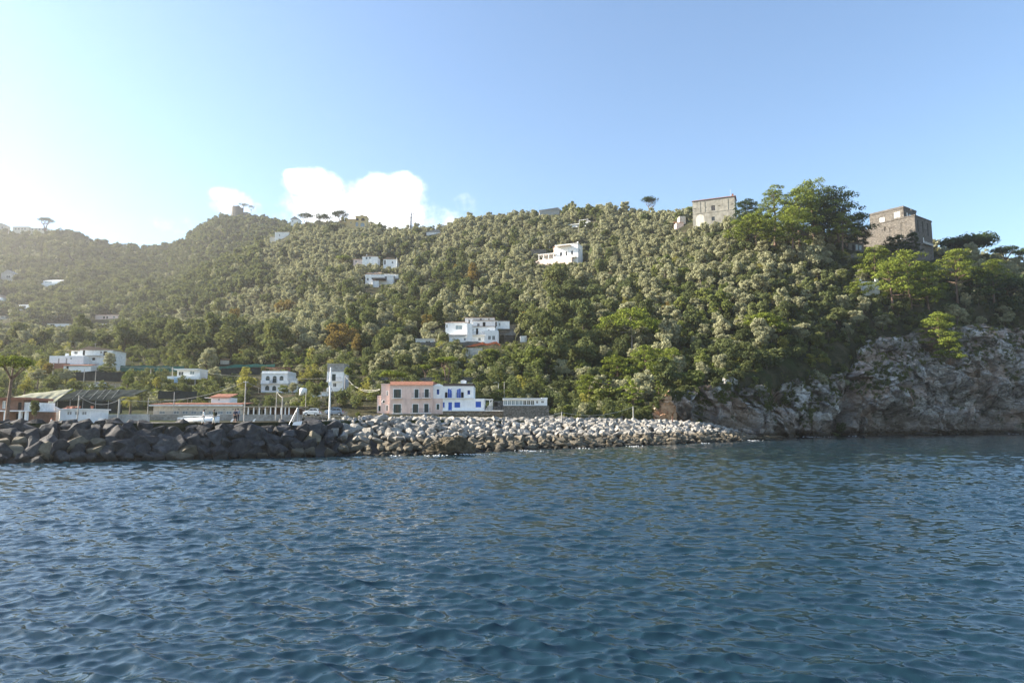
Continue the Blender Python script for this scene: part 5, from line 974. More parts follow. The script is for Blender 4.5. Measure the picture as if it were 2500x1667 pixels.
# ================================================================ people on the breakwater path
M_SKIN = plain('skin', (.42, .24, .17), var=.05, rough=.6); M_HAIR = plain('dark_hair', (.03, .022, .018))
def skinmesh(name, verts, edges, mat, parent, sub=1, root=0):
    me = bpy.data.meshes.new(name); me.from_pydata([v[:3] for v in verts], edges, []); o = link(name, me, mat, parent)
    md = o.modifiers.new('skin', 'SKIN'); md.use_smooth_shade = True
    for i, v in enumerate(verts):
        sv = me.skin_vertices[0].data[i]; r = v[3]; sv.radius = (r, v[4] if len(v) > 4 else r); sv.use_root = (i == root)
    s_ = o.modifiers.new('smooth', 'SUBSURF'); s_.levels = sub; s_.render_levels = sub; return o
def person(label, zoom, xc, yb, Y, rz, top, bottom, stride=.16, arms=(0.1, -.1), h=1.74, top_long=False, shorts=False, bag=None, lean=0.0):
    P_ = pt(zoom[0] + xc / zoom[2], zoom[1] + yb / zoom[2], Y); e = empty('person', P_, rz, label, 'person'); k = h / 1.74
    V = []; E = []
    def v(x, y, z, r, r2=None): V.append((x * k, y * k, z * k, r * k, (r2 or r) * k)); return len(V) - 1
    def c(*ids):
        for a, b_ in zip(ids[:-1], ids[1:]): E.append((a, b_))
    pel = v(0, 0, .95, .14, .11); wa = v(0, .0, 1.10, .125, .10); chs = v(0, -lean * .5, 1.32, .15, .11); nk0 = v(0, -lean, 1.47, .065); nk = v(0, -lean - .01, 1.53, .055); hd = v(0, -lean - .02, 1.63, .085, .095); tp_ = v(0, -lean - .01, 1.71, .07, .08)
    c(pel, wa, chs, nk0, nk, hd, tp_); ns = v(0, -lean - .115, 1.615, .014); E.append((hd, ns))
    LEG = {}; ARM = {}
    for s_, st_ in ((-1, stride), (1, -stride)):
        hp = v(s_ * .095, 0, .88, .095); kn = v(s_ * .10, -st_ * .55 - .02, .49, .06); an_ = v(s_ * .10, -st_ * 1.1 + .03, .09, .042); to = v(s_ * .115, -st_ * 1.1 - .12, .04, .04, .03); c(pel, hp, kn, an_, to); LEG[s_] = (hp, kn, an_, to)
        sw = arms[0] if s_ < 0 else arms[1]
        sh = v(s_ * .185, -lean, 1.42, .06); el = v(s_ * .235, -sw * .4 + .03, 1.14, .043); wr = v(s_ * .245, -sw * 1.2 - .02, .90, .029); pm = v(s_ * .245, -sw * 1.35 - .03, .84, .036, .018); c(chs, sh, el, wr, pm); ARM[s_] = (sh, el, wr, pm)
        for f in range(4): f0 = v(s_ * .245, -sw * 1.4 - .065 + .022 * f, .79, .009); f1 = v(s_ * .238, -sw * 1.42 - .07 + .022 * f, .755 - .012 * (f in (1, 2)), .008); c(pm, f0, f1)
        th = v(s_ * .235, -sw * 1.35 - .085, .82, .009); t2 = v(s_ * .232, -sw * 1.35 - .10, .79, .008); c(pm, th, t2)
    skinmesh('body', V, E, M_SKIN, e)
    g = lambda i, dr: (V[i][0], V[i][1], V[i][2], V[i][3] + dr, V[i][4] + dr)
    tv = [g(pel, .022), g(wa, .025), g(chs, .022), g(nk0, .012)]; te = [(0, 1), (1, 2), (2, 3)]
    for s_ in (-1, 1):
        b0 = len(tv); tv += [g(ARM[s_][0], .018), g(ARM[s_][1], .018)]; te += [(2, b0), (b0, b0 + 1)]
        if top_long: tv.append(g(ARM[s_][2], .012)); te.append((b0 + 1, b0 + 2))
    skinmesh('shirt', tv, te, top, e)
    tv = [g(pel, .014)]; te = []
    for s_ in (-1, 1):
        b0 = len(tv); tv += [g(LEG[s_][0], .014), g(LEG[s_][1], .02)]; te += [(0, b0), (b0, b0 + 1)]
        if not shorts: tv.append(g(LEG[s_][2], .02)); te.append((b0 + 1, b0 + 2))
    skinmesh('trousers', tv, te, bottom, e)
    hx, hy, hz = V[hd][:3]; hr = MB(); hr.lathe([(.0, .125 * k), (.06 * k, .115 * k), (.098 * k, .06 * k), (.103 * k, .0), (.09 * k, -.06 * k), (.085 * k, -.07 * k)], 14, (hx, hy + .022 * k, hz + .02 * k)); hr.build('hair', M_HAIR, e)
    if bag is not None: bb = MB().prism([(-.16, 1.02), (.16, 1.02), (.17, 1.3), (.11, 1.44), (-.11, 1.44), (-.17, 1.3)], .14, .3).build('backpack', bag, e); bv = bb.modifiers.new('soft', 'BEVEL'); bv.width = .04; bv.segments = 2
    return e
CL = lambda n, c: plain(n, c, var=.15, scale=6)
person('person in white shirt and white trousers walking behind the black boulders', ZQ, 472, 1003, 84, R(-75), CL('white_cloth', (.72, .72, .70)), CL('white_cotton', (.66, .66, .64)), arms=(.2, -.15), top_long=True)
person('person in olive jacket and pale trousers following the one in white', ZQ, 598, 1003, 84.4, R(-80), CL('olive_cloth', (.08, .085, .04)), CL('pale_cloth', (.6, .58, .52)), arms=(.15, -.25), top_long=True, lean=.03, bag=M_NET)
person('person in dark shorts and patterned shirt standing by the white board', ZQ, 850, 988, 86, R(15), CL('dark_check_cloth', (.07, .07, .10)), CL('dark_shorts', (.03, .03, .035)), stride=.05, arms=(-.1, .1), shorts=True, h=1.7)
person('person in striped top close behind the one in dark shorts', ZQ, 880, 982, 87, R(-160), CL('striped_cloth', (.4, .38, .42)), CL('navy_trousers', (.04, .045, .07)), stride=.08, arms=(.15, 0), h=1.72)
def paling(label, zoom, x0, x1, y0, y1, Y, mat, n):
    b = Bld('paling_fence', label, 'fence', zoom, (x0 + x1) / 2, y1, Y); mb = MB(); q = random.Random(int(x0)); h = b.Zc(y0)
    for k in range(n):
        x = b.X(x0) + (b.X(x1) - b.X(x0)) * k / (n - 1); mb.box(x - .05, x + .05, 0, .05, -.6, h * q.uniform(.75, 1.1))
    mb.box(b.X(x0), b.X(x1), .05, .1, h * .3, h * .3 + .09).box(b.X(x0), b.X(x1), .05, .1, h * .7, h * .7 + .09); o = link('paling_fence', mb.mesh('paling_fence'), mat, None, b.o); bpy.data.objects.remove(b.e); tag(o, label, 'fence', None, 'thing')
paling('grey weathered paling fence on the terrace below the dark net', ZR, 940, 1330, 605, 662, 176, M_POLE, 30)
paling('rough stick fence on the bank behind the restaurant terrace roof', ZQ, 1020, 1420, 715, 785, 158, M_WOOD, 26)
paling('low pale fence along the road behind the parked hatchbacks', ZQ, 1660, 2190, 845, 900, 140, M_POLE, 34)
e = empty('water_tank', pt(740, 965, 168), 0, 'small white round water tank among bushes behind the parked hatchbacks', 'tank'); MB().lathe([(0, 0), (.9, 0), (.9, 1.5), (.7, 1.75), (0, 1.8)], 18).build('drum', M_WPAINT, e); MB().lathe([(0, 1.8), (.25, 1.8), (.25, 1.95), (0, 1.95)], 12).build('lid', M_IRON, e)
# small marks by the path
e = empty('traffic_cone', pt(125, 1032, 100), 0, 'orange traffic cone with a white band before the whitewashed wall', 'cone'); MB().box(-.22, .22, -.22, .22, 0, .05).lathe([(.18, .05), (.11, .32)], 12).lathe([(.075, .48), (.03, .72), (0, .72)], 12).build('body', M_ORANGE, e); MB().lathe([(.112, .32), (.076, .48)], 12).build('band', M_WPAINT, e)
e = empty('road_sign', pt(245, 1030, 106), 0, 'small white square sign on a short post by the concrete wall', 'sign'); MB().tube([(0, 0, -1), (0, 0, .5)], .04).build('post', M_METAL, e); MB().box(-.33, .33, -.05, -.02, .05, .6).build('plate', M_WPAINT, e)
e = empty('parked_cart', pt(447, 1033, 92), 0, 'low white handcart half hidden behind the black boulders', 'cart'); MB().box(-.8, .8, 0, .9, .35, .8).build('tray', M_WPAINT, e)
for s_ in (-.5, .5): MB().lathe([(0, -.05), (.28, -.05), (.28, .05), (0, .05)], 14).build('wheel', M_TYRE, e, (s_, -.05, .28)).rotation_euler = (PI / 2, 0, 0)
MB().tube([(.8, .3, .7), (1.4, .3, 1.0)], .03).build('handle', M_METAL, e)
# vineyard stakes
sh_ = MB().tube([(0, 0, -.4), (.02, 0, 1.9)], [.05, .04], 6).mesh('stake'); rs = random.Random(9)
for k in range(120):
    px = rs.uniform(150, 700) if k < 76 else rs.uniform(20, 330); Y = rs.uniform(158, 200) if k < 76 else rs.uniform(225, 262)
    u_ = float(uv(px, 950)[0]); X = u_ * Y; z = float(ground(X, Y)); qx, qy = proj(X, Y, z)
    if any(a - 3 < qx < c_ + 3 and b_ - 4 < qy < d_ + 16 and Y < Y2 for a, c_, b_, d_, Y2 in KEEP): continue
    o = link('vine_stake', sh_, M_POLE, None, (X, Y, z)); o.rotation_euler = (rs.uniform(-.05, .05), rs.uniform(-.06, .06), 0)
    tag(o, 'weathered wooden stake among low vines on the garden terraces' if k < 76 else 'weathered wooden stake in the rows under the olive ridge', 'stake', 'stakes on the garden terraces' if k < 76 else 'stakes under the olive ridge')
# ================================================================ boulders
def boulder_mesh(name, seed, mat, sq=(1, .8, .72), n=16, rough=.05):
    r = random.Random(seed); bm = bmesh.new()
    for _ in range(n):
        d = Vector((r.gauss(0, 1), r.gauss(0, 1), r.gauss(0, 1))).normalized(); k = max(abs(d.x), abs(d.y), abs(d.z)); d = d / (k ** .55)
        bm.verts.new((d.x * sq[0] * r.uniform(.8, 1.05), d.y * sq[1] * r.uniform(.8, 1.05), d.z * sq[2] * r.uniform(.8, 1.05)))
    res = bmesh.ops.convex_hull(bm, input=bm.verts[:]); bmesh.ops.delete(bm, geom=[g for g in set(res['geom_interior'] + res['geom_unused']) if isinstance(g, bmesh.types.BMVert)], context='VERTS')
    bmesh.ops.dissolve_limit(bm, angle_limit=R(14), verts=bm.verts[:], edges=bm.edges[:])
    bmesh.ops.bevel(bm, geom=bm.edges[:], offset=.09, segments=2, profile=.6, affect='EDGES', clamp_overlap=True)
    bmesh.ops.triangulate(bm, faces=bm.faces[:]); bmesh.ops.subdivide_edges(bm, edges=[e for e in bm.edges if e.calc_length() > .28], cuts=1); bmesh.ops.triangulate(bm, faces=bm.faces[:])
    co = np.array([v.co[:] for v in bm.verts]); dn = fbm(co[:, 0] * 1.6 + seed, co[:, 1] * 1.6, co[:, 2] * 1.6, 4, seed) * rough * 1.6
    for v, d in zip(bm.verts, dn): v.co *= 1 + d
    me = bpy.data.meshes.new(name); bm.to_mesh(me); bm.free(); me.materials.append(mat)
    me.polygons.foreach_set('use_smooth', [False] * len(me.polygons)); return me
import bmesh
def rockmat(name, cols, tide, tidez=1.5, spots=None, bump=.7):
    m, nt = nmat(name); p = N(nt, 'ShaderNodeBsdfPrincipled', Roughness=.85); p.inputs['Specular IOR Level'].default_value = .25
    wp = worldpos(nt); oi = N(nt, 'ShaderNodeObjectInfo')
    c = ramp(nt, noise(nt, 1.3, 7, wp, .62), [(.3, cols[0]), (.5, cols[1]), (.7, cols[2])])
    h = N(nt, 'ShaderNodeHueSaturation'); L(nt, c, h.inputs['Color']); mr = N(nt, 'ShaderNodeMapRange'); L(nt, oi.outputs['Random'], mr.inputs[0]); mr.inputs[3].default_value = .7; mr.inputs[4].default_value = 1.25; L(nt, mr.outputs[0], h.inputs['Value']); c = h.outputs[0]
    if spots: c = mix(nt, c, spots, ramp(nt, noise(nt, 3.2, 6, wp, .7), [(.6, (0, 0, 0)), (.68, (.7, .7, .7))]))
    s = N(nt, 'ShaderNodeSeparateXYZ'); L(nt, wp, s.inputs[0])
    z = nm_(nt, 'ADD', s.outputs[2], nm_(nt, 'MULTIPLY', noise(nt, .55, 4, wp), 1.5))
    c = mix(nt, c, mix(nt, tide[0], tide[1], noise(nt, 1.1, 5, wp)), ramp(nt, nm_(nt, 'DIVIDE', z, 5.0), [((tidez + .35) / 5, (.92, .92, .92)), ((tidez + 1.1) / 5, (0, 0, 0))]))
    c = mix(nt, c, (.02, .018, .013), ramp(nt, nm_(nt, 'DIVIDE', z, 5.0), [(.19, (.9, .9, .9)), (.27, (0, 0, 0))]))
    L(nt, c, p.inputs['Base Color']); bn = N(nt, 'ShaderNodeBump', Strength=bump, Distance=.12); L(nt, noise(nt, 4.5, 7, wp, .65), bn.inputs['Height']); L(nt, bn.outputs[0], p.inputs['Normal'])
    o = N(nt, 'ShaderNodeOutputMaterial'); L(nt, p.outputs[0], o.inputs[0]); return m
def nm_(nt, op, a, b=0.0):
    n = N(nt, 'ShaderNodeMath', operation=op)
    for i, x in enumerate((a, b)):
        if hasattr(x, 'links'): L(nt, x, n.inputs[i])
        else: n.inputs[i].default_value = x
    return n.outputs[0]
M_BLACKR = rockmat('black_lava_rock', ((.024, .024, .026), (.05, .049, .05), (.10, .096, .092)), ((.05, .042, .026), (.028, .026, .022)), .4, (.12, .11, .10))
M_PALER = rockmat('pale_limestone', ((.13, .12, .105), (.255, .24, .215), (.40, .38, .345)), ((.15, .125, .085), (.075, .062, .043)), 2.2, (.26, .23, .19))
M_TANR = rockmat('tan_tidal_rock', ((.085, .075, .055), (.14, .12, .085), (.21, .18, .13)), ((.10, .085, .058), (.06, .05, .036)), .8)
BLK = [boulder_mesh('black_boulder', 100 + k, M_BLACKR, (1.05, .85, .75 + .1 * (k % 3)), 15 + k % 4) for k in range(12)]
PAL = [boulder_mesh('pale_boulder', 200 + k, M_PALER, (1.1, .8, .62 + .1 * (k % 3)), 14 + k % 5, .06) for k in range(14)]
TAN = [boulder_mesh('tan_boulder', 300 + k, M_TANR, (1.05, .9, .75), 20, .05) for k in range(6)]
WL = np.array([(-300, 1132), (0, 1130), (400, 1121), (840, 1112), (1000, 1110), (1250, 1099), (1450, 1091), (1650, 1083), (1780, 1077), (1860, 1072)], float)
wu, _ = uv(WL[:, 0], WL[:, 1]); wY = HC * F / (WL[:, 1] - HOR) * 1.0
CR = np.array([(-300, 1030, 81), (0, 1034, 81), (120, 1036, 81), (290, 1030, 82), (400, 1041, 84), (560, 1039, 86), (700, 1042, 90), (760, 1031, 94), (800, 1025, 98), (900, 1019, 106), (1000, 1020, 112), (1250, 1023, 134), (1500, 1025, 152), (1640, 1028, 163), (1740, 1037, 170), (1800, 1054, 173), (1860, 1070, 175)], float)
cu, cv = uv(CR[:, 0], CR[:, 1]); cYs = CR[:, 2]
def bw(u, s):
    y0 = np.interp(u, wu, wY) ; y1 = np.interp(u, cu, cYs); z1 = HC + np.interp(u, cu, cv) * y1
    Y = y0 + (y1 - y0) * s; z = (z1 + .0) * (s ** .8); return Y, z
rb = random.Random(21); cand = []
def pxu(px): return float(uv(px, 1060)[0])
# black heap
u = pxu(-290)
while u < pxu(845):
    nrow = 5
    for j in range(-1, nrow + 2):
        s = (j + .5 + rb.uniform(-.25, .25)) / nrow; uu = u + rb.uniform(-.6, .6) / 78
        if s > 1.35: continue
        Y, z = bw(uu, min(s, 1)); Y += max(0, s - 1) * 8; lim = pxu(845 - 60 * min(max(s, 0), 1) + 20 * rb.uniform(-1, 1))
        if uu > lim: continue
        r = rb.uniform(.85, 1.5) * (1.08 if s > .2 else .9)
        tan = (s < .62 and rb.random() < (.34 if s < .25 else .24))
        cand.append((uu * Y, Y, z - r * .42, r, 'tan' if tan else 'black'))
    u += 1.75 / 78
# pale heap
u = pxu(752)
while u < pxu(1872):
    Yw = float(np.interp(u, wu, wY)); Yk = float(np.interp(u, cu, cYs)); dep = max(Yk - Yw, 3); nrow = max(5, int(dep / 1.25))
    for j in range(-1, nrow + 4):
        s = (j + .5 + rb.uniform(-.3, .3)) / nrow; uu = u + rb.uniform(-.8, .8) / Yw
        if s > 1.3: continue
        Y, z = bw(uu, min(max(s, 0), 1)); Y += max(0, s - 1) * dep
        if uu < pxu(845 - 62 * min(max(s, 0), 1) + 16 * rb.uniform(-1, 1)): continue
        r = rb.uniform(.5, 1.05) * (1.0 + .25 * rb.random() ** 3); tan = s < .22 and rb.random() < .6
        cand.append((uu * Y, Y, z - r * .38 + rb.uniform(-.1, .22), r, 'tan' if tan else 'pale'))
    u += 1.32 / Yw
def spot(u):
    px = CX + u * F * .99
    for a, b_, t in ((-9999, 260, 'at the edge of the view'), (260, 420, 'below the concrete wall'), (420, 640, 'below the walking people'), (640, 860, 'below the white mast')):
        if a <= px < b_: return t
    for a, b_, t in ((860, 1060, 'below the pink house'), (1060, 1190, 'below the white and blue house'), (1190, 1420, 'below the glazed pavilion'), (1420, 9999, 'on the arm reaching to the cliff')):
        if a <= px < b_: return t
lists = {'black': [], 'pale': [], 'tan': []}
for c in cand: lists[c[4]].append(c)
restV = {'pale': []}
for kind, meshes, nm2, lab, cat in (('black', BLK, 'black_boulder', 'black lava boulder in the dark heap ', 'boulder'), ('tan', TAN, 'tan_boulder', 'tan rounded boulder near the waterline ', 'boulder'), ('pale', PAL, 'pale_boulder', 'pale limestone boulder in the light heap ', 'boulder')):
    ls = sorted(lists[kind], key=lambda c: -c[3] / c[1]); 
    if kind == 'pale':
        front = [c for c in ls]; restV['pale'] = front[296:]; ls = front[:296]
    for k, (X, Y, z, r, _) in enumerate(ls):
        o = link(nm2, meshes[rb.randrange(len(meshes))], None, None, (X, Y, z)); o.scale = (r * rb.uniform(.9, 1.25), r * rb.uniform(.85, 1.1), r * rb.uniform(.8, 1.1)); o.rotation_euler = (rb.uniform(-.5, .5), rb.uniform(-.5, .5), rb.uniform(0, 6.28))
        sp = spot(X / Y); tag(o, lab + sp, cat, {'black': 'black boulders ', 'tan': 'tan boulders ', 'pale': 'pale boulders '}[kind] + sp)
Vs, Fs, off = [], [], 0
for X, Y, z, r, _ in restV['pale']:
    me = PAL[rb.randrange(len(PAL))]; co = np.empty(len(me.vertices) * 3); me.vertices.foreach_get('co', co); co = co.reshape(-1, 3); fi = np.empty(len(me.loops), int); me.loops.foreach_get('vertex_index', fi)
    M_ = np.array(Euler((rb.uniform(-.5, .5), rb.uniform(-.5, .5), rb.uniform(0, 6.28))).to_matrix()); Vs.append((co * r) @ M_.T + (X, Y, z)); Fs.append(fi.reshape(-1, 3) + off); off += len(co)
if Vs: tag(link('boulder_rubble', npmesh('boulder_rubble', np.vstack(Vs), np.vstack(Fs)), M_PALER), 'smaller pale limestone blocks filling the heap', 'rubble', kind='stuff')
# core of the heap so that no light shows between the stones
uu = np.linspace(pxu(-320), pxu(1880), 200)[:, None]; ss = np.linspace(-.25, 1.5, 16)[None]
Yc_, zc_ = bw(np.repeat(uu, 16, 1), np.clip(np.repeat(ss, 200, 0), 0, 1)); Yc_ = Yc_ + (ss > 1) * (ss - 1) * 10 + (ss < 0) * ss * 6; zc_ = zc_ - .85 - (ss < 0) * 2
tag(link('breakwater_core', gridmesh('breakwater_core', np.stack([uu * Yc_, Yc_, zc_], -1)), plain('rubble_fill', (.06, .055, .05), var=.3, scale=.8)), kind='structure')
# the single dark crag standing in the water
def crag(label, px, py, Y, sx, sy, sz, seed, mat, name='sea_rock'):
    bm = bmesh.new(); bmesh.ops.create_icosphere(bm, subdivisions=5, radius=1); co = np.array([v.co[:] for v in bm.verts])
    d = 1 + fbm(co[:, 0] * 1.5, co[:, 1] * 1.5, co[:, 2] * 1.5, 2, seed) * .25 + (1 - np.abs(fbm(co[:, 0] * 3, co[:, 1] * 3, co[:, 2] * 3, 4, seed + 9))) * .28 - .2
    for v, k in zip(bm.verts, d): v.co = Vector((v.co.x * sx, v.co.y * sy, v.co.z * sz)) * float(k)
    me = bpy.data.meshes.new(name); bm.to_mesh(me); bm.free(); o = link(name, me, mat, None, pt(px, py, Y)); return tag(o, label, 'rock')
M_CRAG = rockmat('algae_crag', ((.035, .028, .018), (.075, .06, .035), (.14, .11, .07)), ((.055, .045, .024), (.03, .026, .018)), .2, bump=1.0)
crag('dark craggy rock standing alone in the water before the pale boulders', 1100, 1110, 94, 3.1, 1.6, 2.3, 4, M_CRAG); crag('low dark rock lobe beside the taller crag in the water', 1062, 1112, 93.5, 1.7, 1.0, .9, 8, M_CRAG)
crag('low brown ledge rock at the tip of the pale boulders', 1872, 1074, 170, 3.6, 1.4, .9, 12, M_CRAG); crag('small brown rock at the waterline beside the breakwater tip', 1898, 1071, 182, 2.2, 1.2, .8, 14, M_CRAG)
# foam where water meets the stones
fm, nt = nmat('foam_bubbles'); p = N(nt, 'ShaderNodeBsdfPrincipled', Roughness=.9); p.inputs['Base Color'].default_value = (.8, .82, .82, 1); o = N(nt, 'ShaderNodeOutputMaterial'); L(nt, p.outputs[0], o.inputs[0])
mb = MB(); rf_ = random.Random(4)
for px, py, w_, n in ((1150, 1109, 46, 110), (1065, 1112, 30, 50), (1290, 1100, 34, 60), (1420, 1094, 24, 30), (1550, 1089, 26, 30), (1836, 1075, 24, 40), (1990, 1066, 44, 40), (2080, 1064, 20, 16), (2478, 1059, 20, 20), (960, 1112, 20, 20), (1720, 1082, 20, 20)):
    Y = HC * F / (py - HOR) * .995
    for _ in range(n // 2):
        x = px + rf_.gauss(0, w_ * .5); c = pt(x, py + rf_.gauss(0, 1.8), Y); r = rf_.uniform(.02, .085) * Y / 100
        z = rf_.uniform(.0, .14); k = rf_.randint(5, 7); a0 = rf_.uniform(0, 6)
        ring = [(c.x + r * rf_.uniform(.8, 2.6) * math.cos(a0 + 2 * PI * i / k), Y + rf_.uniform(-.6, .6) * 0 + r * 1.2 * math.sin(a0 + 2 * PI * i / k), z + .03) for i in range(k)]
        mb.add(ring + [(c.x, Y, z + .1)], [(i, (i + 1) % k, k) for i in range(k)], True)
tag(mb.build('foam', fm), 'white foam along the foot of the stones', 'foam', kind='stuff')
# ================================================================ vegetation
def leaves(blobs, n, size, seed, out=.62, low=.25, asp=1.5):
    """n leaf quads spread through the outer part of each blob"""
    r = np.random.default_rng(seed); vol = np.array([b[3] * b[4] + b[3] * b[5] + b[4] * b[5] for b in blobs]); cnt = np.maximum(6, (vol / vol.sum() * n).astype(int)); V = []
    for b, k in zip(blobs, cnt):
        d = r.normal(size=(k * 2, 3)); d /= np.linalg.norm(d, axis=1)[:, None]; d = d[(d[:, 2] > -.35) | (r.random(len(d)) < low)][:k]; k_ = len(d)
        rad = (r.random(k_) ** .5) * .62 + .46; rad *= 1 + .16 * vnoise(d[:, 0] * 2.3 + b[0], d[:, 1] * 2.3 + b[1], d[:, 2] * 2.3 + b[2], seed)
        P_ = np.array(b[:3]) + d * rad[:, None] * np.array(b[3:6])
        nn = d / np.array(b[3:6]); nn /= np.linalg.norm(nn, axis=1)[:, None]; nn = nn * out + r.normal(size=(k_, 3)) * (1 - out) * .8; nn /= np.linalg.norm(nn, axis=1)[:, None]
        t = np.cross(nn, r.normal(size=(k_, 3))); t /= np.linalg.norm(t, axis=1)[:, None]; q = np.cross(nn, t); s = (size * r.uniform(.55, 1.35, k_))[:, None]
        V.append(np.stack([P_ - t * s * asp * .5, P_ + q * s * .5, P_ + t * s * asp * .5, P_ - q * s * .5], 1))
    return np.concatenate(V).reshape(-1, 3)
def leafmesh(name, V, mat):
    me = npmesh(name, V, np.arange(len(V)).reshape(-1, 4)); me.materials.append(mat); return me
def mass(r, w, h, n, base, rb=(.32, .55), flat=.85):
    """lumps filling a rounded crown w wide and h high, standing at base"""
    o = []
    for _ in range(n):
        a = r.uniform(0, 2 * PI); q = math.sqrt(r.random()) * .62; zz = r.uniform(.12, .92); k = r.uniform(*rb) * (1.05 - .35 * zz); e = math.sqrt(max(.08, 1 - (zz * 2 - 1) ** 2 * .72))
        o.append((math.cos(a) * q * w * .5 * e, math.sin(a) * q * w * .5 * e, base + h * (zz * .82 + .06), w * .5 * k, w * .5 * k, w * .5 * k * flat))
    return o
M_BARK = plain('grey_bark', (.11, .085, .065), var=.3, scale=3); M_BARKP = plain('pine_bark', (.16, .105, .075), var=.3, scale=3); M_BONE = plain('bare_pale_branch', (.42, .36, .31), var=.2, scale=3)
LM = {
 'olive': leafmat('olive_leaves', (.255, .257, .148), (.41, .408, .262), (.35, .345, .16), .34, .75, 1.12, (.27, .265, .16)),
 'oak': leafmat('evergreen_leaves', (.075, .096, .042), (.15, .172, .075), (.21, .23, .06), .30, .65, 1.25, (.12, .125, .045)),
 'green': leafmat('fresh_green_leaves', (.09, .118, .035), (.185, .205, .07), (.26, .32, .05), .36, .75, 1.2, (.16, .17, .05)),
 'gold': leafmat('autumn_leaves', (.13, .10, .03), (.21, .15, .05), (.34, .26, .06), .38, .75, 1.15, (.12, .115, .035)),
 'yellow': leafmat('yellow_green_leaves', (.17, .17, .04), (.30, .28, .08), (.42, .40, .08), .4, .85, 1.1),
 'pine': leafmat('pine_needles', (.085, .118, .022), (.20, .23, .042), (.30, .34, .05), .22, .85, 1.15),
 'darkpine': leafmat('dark_pine_needles', (.026, .045, .018), (.055, .078, .03), (.10, .14, .03), .25, .8, 1.1),
 'red': leafmat('russet_leaves', (.25, .06, .03), (.36, .11, .05), (.45, .15, .05), .35),
}
def trunkmesh(name, h, r0, seed, forks=4, spread=.3, mat=None):
    q = random.Random(seed); mb = MB(); bx, by = q.uniform(-.12, .12) * h, q.uniform(-.12, .12) * h
    mb.tube([(0, 0, -1.2), (bx * .3, by * .3, h * .35), (bx, by, h * .62)], [r0, r0 * .8, r0 * .62], 7)
    for k in range(forks):
        a = 2 * PI * k / forks + q.uniform(-.4, .4); e = spread * h * q.uniform(.7, 1.2); mb.tube([(bx, by, h * .6), (bx + math.cos(a) * e * .5, by + math.sin(a) * e * .5, h * .78), (bx + math.cos(a) * e, by + math.sin(a) * e, h * q.uniform(.92, 1.05))], [r0 * .5, r0 * .36, r0 * .15], 5)
    me = mb.mesh(name); me.materials.append(mat or M_BARK); return me
def variants(kind, n, w, h, base, nb, nl, ls, seed, rb=(.32, .55), flat=.85, th=None):
    out = []
    for k in range(n):
        r = random.Random(seed + k); bl = mass(r, w * r.uniform(.9, 1.12), h * r.uniform(.88, 1.15), nb, base, rb, flat); out.append((leaves(bl, nl, ls, seed + k), trunkmesh('trunk', (th or base + h * .5), .05 * h * .8, seed + k)))
    return out
VAR = {'olive': variants('olive', 8, 5.4, 4.6, 1.1, 22, 2000, .27, 500, (.2, .38)), 'oak': variants('oak', 6, 7.6, 6.4, .9, 24, 2300, .36, 600, (.2, .42)), 'green': variants('green', 5, 5.6, 4.8, .2, 18, 1800, .32, 700, (.2, .42)), 'gold': variants('gold', 3, 6.6, 7.0, .8, 13, 1600, .38, 800), 'yellow': variants('yellow', 2, 6.5, 7.5, .8, 13, 1500, .34, 840)}
CROWN = {k: [leafmesh('crown', v[0], LM[k]) for v in VAR[k]] for k in VAR}
def nice(k): return {'olive': 'olive_tree', 'oak': 'evergreen_tree', 'green': 'bushy_tree', 'gold': 'autumn_tree', 'yellow': 'yellow_tree'}[k]
rt_ = random.Random(77)
def plant(kind, X, Y, z, s, label, group=None, sz=1.0, cat='tree'):
    i = rt_.randrange(len(CROWN[kind])); e = empty(nice(kind), (X, Y, z), rt_.uniform(0, 6.28), label, cat, group); k_ = rt_.uniform(.82, 1.2); e.scale = (s * k_, s * rt_.uniform(.85, 1.15), s * sz * rt_.uniform(.85, 1.2))
    o = link('crown', CROWN[kind][i], None, e); link('trunk', VAR[kind][i][1], None, e); return e
# visibility from the camera over the bare ground
VMX = np.maximum.accumulate((TAB - HC) / YG[None], axis=1)
def seen(X, Y, ztop):
    u = X / Y; i = np.clip(((u - ug[0]) / (ug[1] - ug[0])).round().astype(int), 0, NU - 1); j = np.clip((np.log(Y / YG[0]) / math.log(YG[1] / YG[0])).astype(int) - 2, 0, 699)
    return (ztop - HC) / Y > VMX[i, j] - .002
FOOTA = np.array(FOOT); KEEPA = np.array(KEEP)
def clear(X, Y, z, h, w):
    """false where a tree would stand in or before a building"""
    ok = np.ones(len(X), bool)
    for x0, x1, y0, y1 in FOOTA: ok &= ~((X > x0 - w * .35) & (X < x1 + w * .35) & (Y > y0 - w * .3) & (Y < y1 + w * .3))
    px0, pb = proj(X, Y, z); s = F / Y
    for a, b_, c, d, Y2 in KEEPA: ok &= ~((px0 + w * .5 * s > a) & (px0 - w * .5 * s < b_) & (pb - h * s < d - .12 * (d - c)) & (pb > c) & (Y < Y2 + 1))
    return ok
def blotch(px, py, els):
    o = np.zeros(len(px))
    for a, b_, rx, ry, k in els: o = np.maximum(o, k * np.clip(1.3 - ((px - a) / rx) ** 2 - ((py - b_) / ry) ** 2, 0, 1))
    return o
rg = np.random.default_rng(17)
def jitter(y0, y1, sp, umax=.92):
    n = int((y1 - y0) / sp); out = []
    for k in range(n):
        Y = y0 + (k + .5) * sp; m = int(2 * umax * Y / sp); X = (np.arange(m) - m / 2 + .5) * sp + rg.uniform(-.42, .42, m) * sp; out.append(np.stack([X, Y + rg.uniform(-.42, .42, m) * sp], 1))
    return np.concatenate(out)
pool = []
A = jitter(150, 620, 3.6)
X, Y = A[:, 0], A[:, 1]; z = ground(X, Y); px, py = proj(X, Y, z)
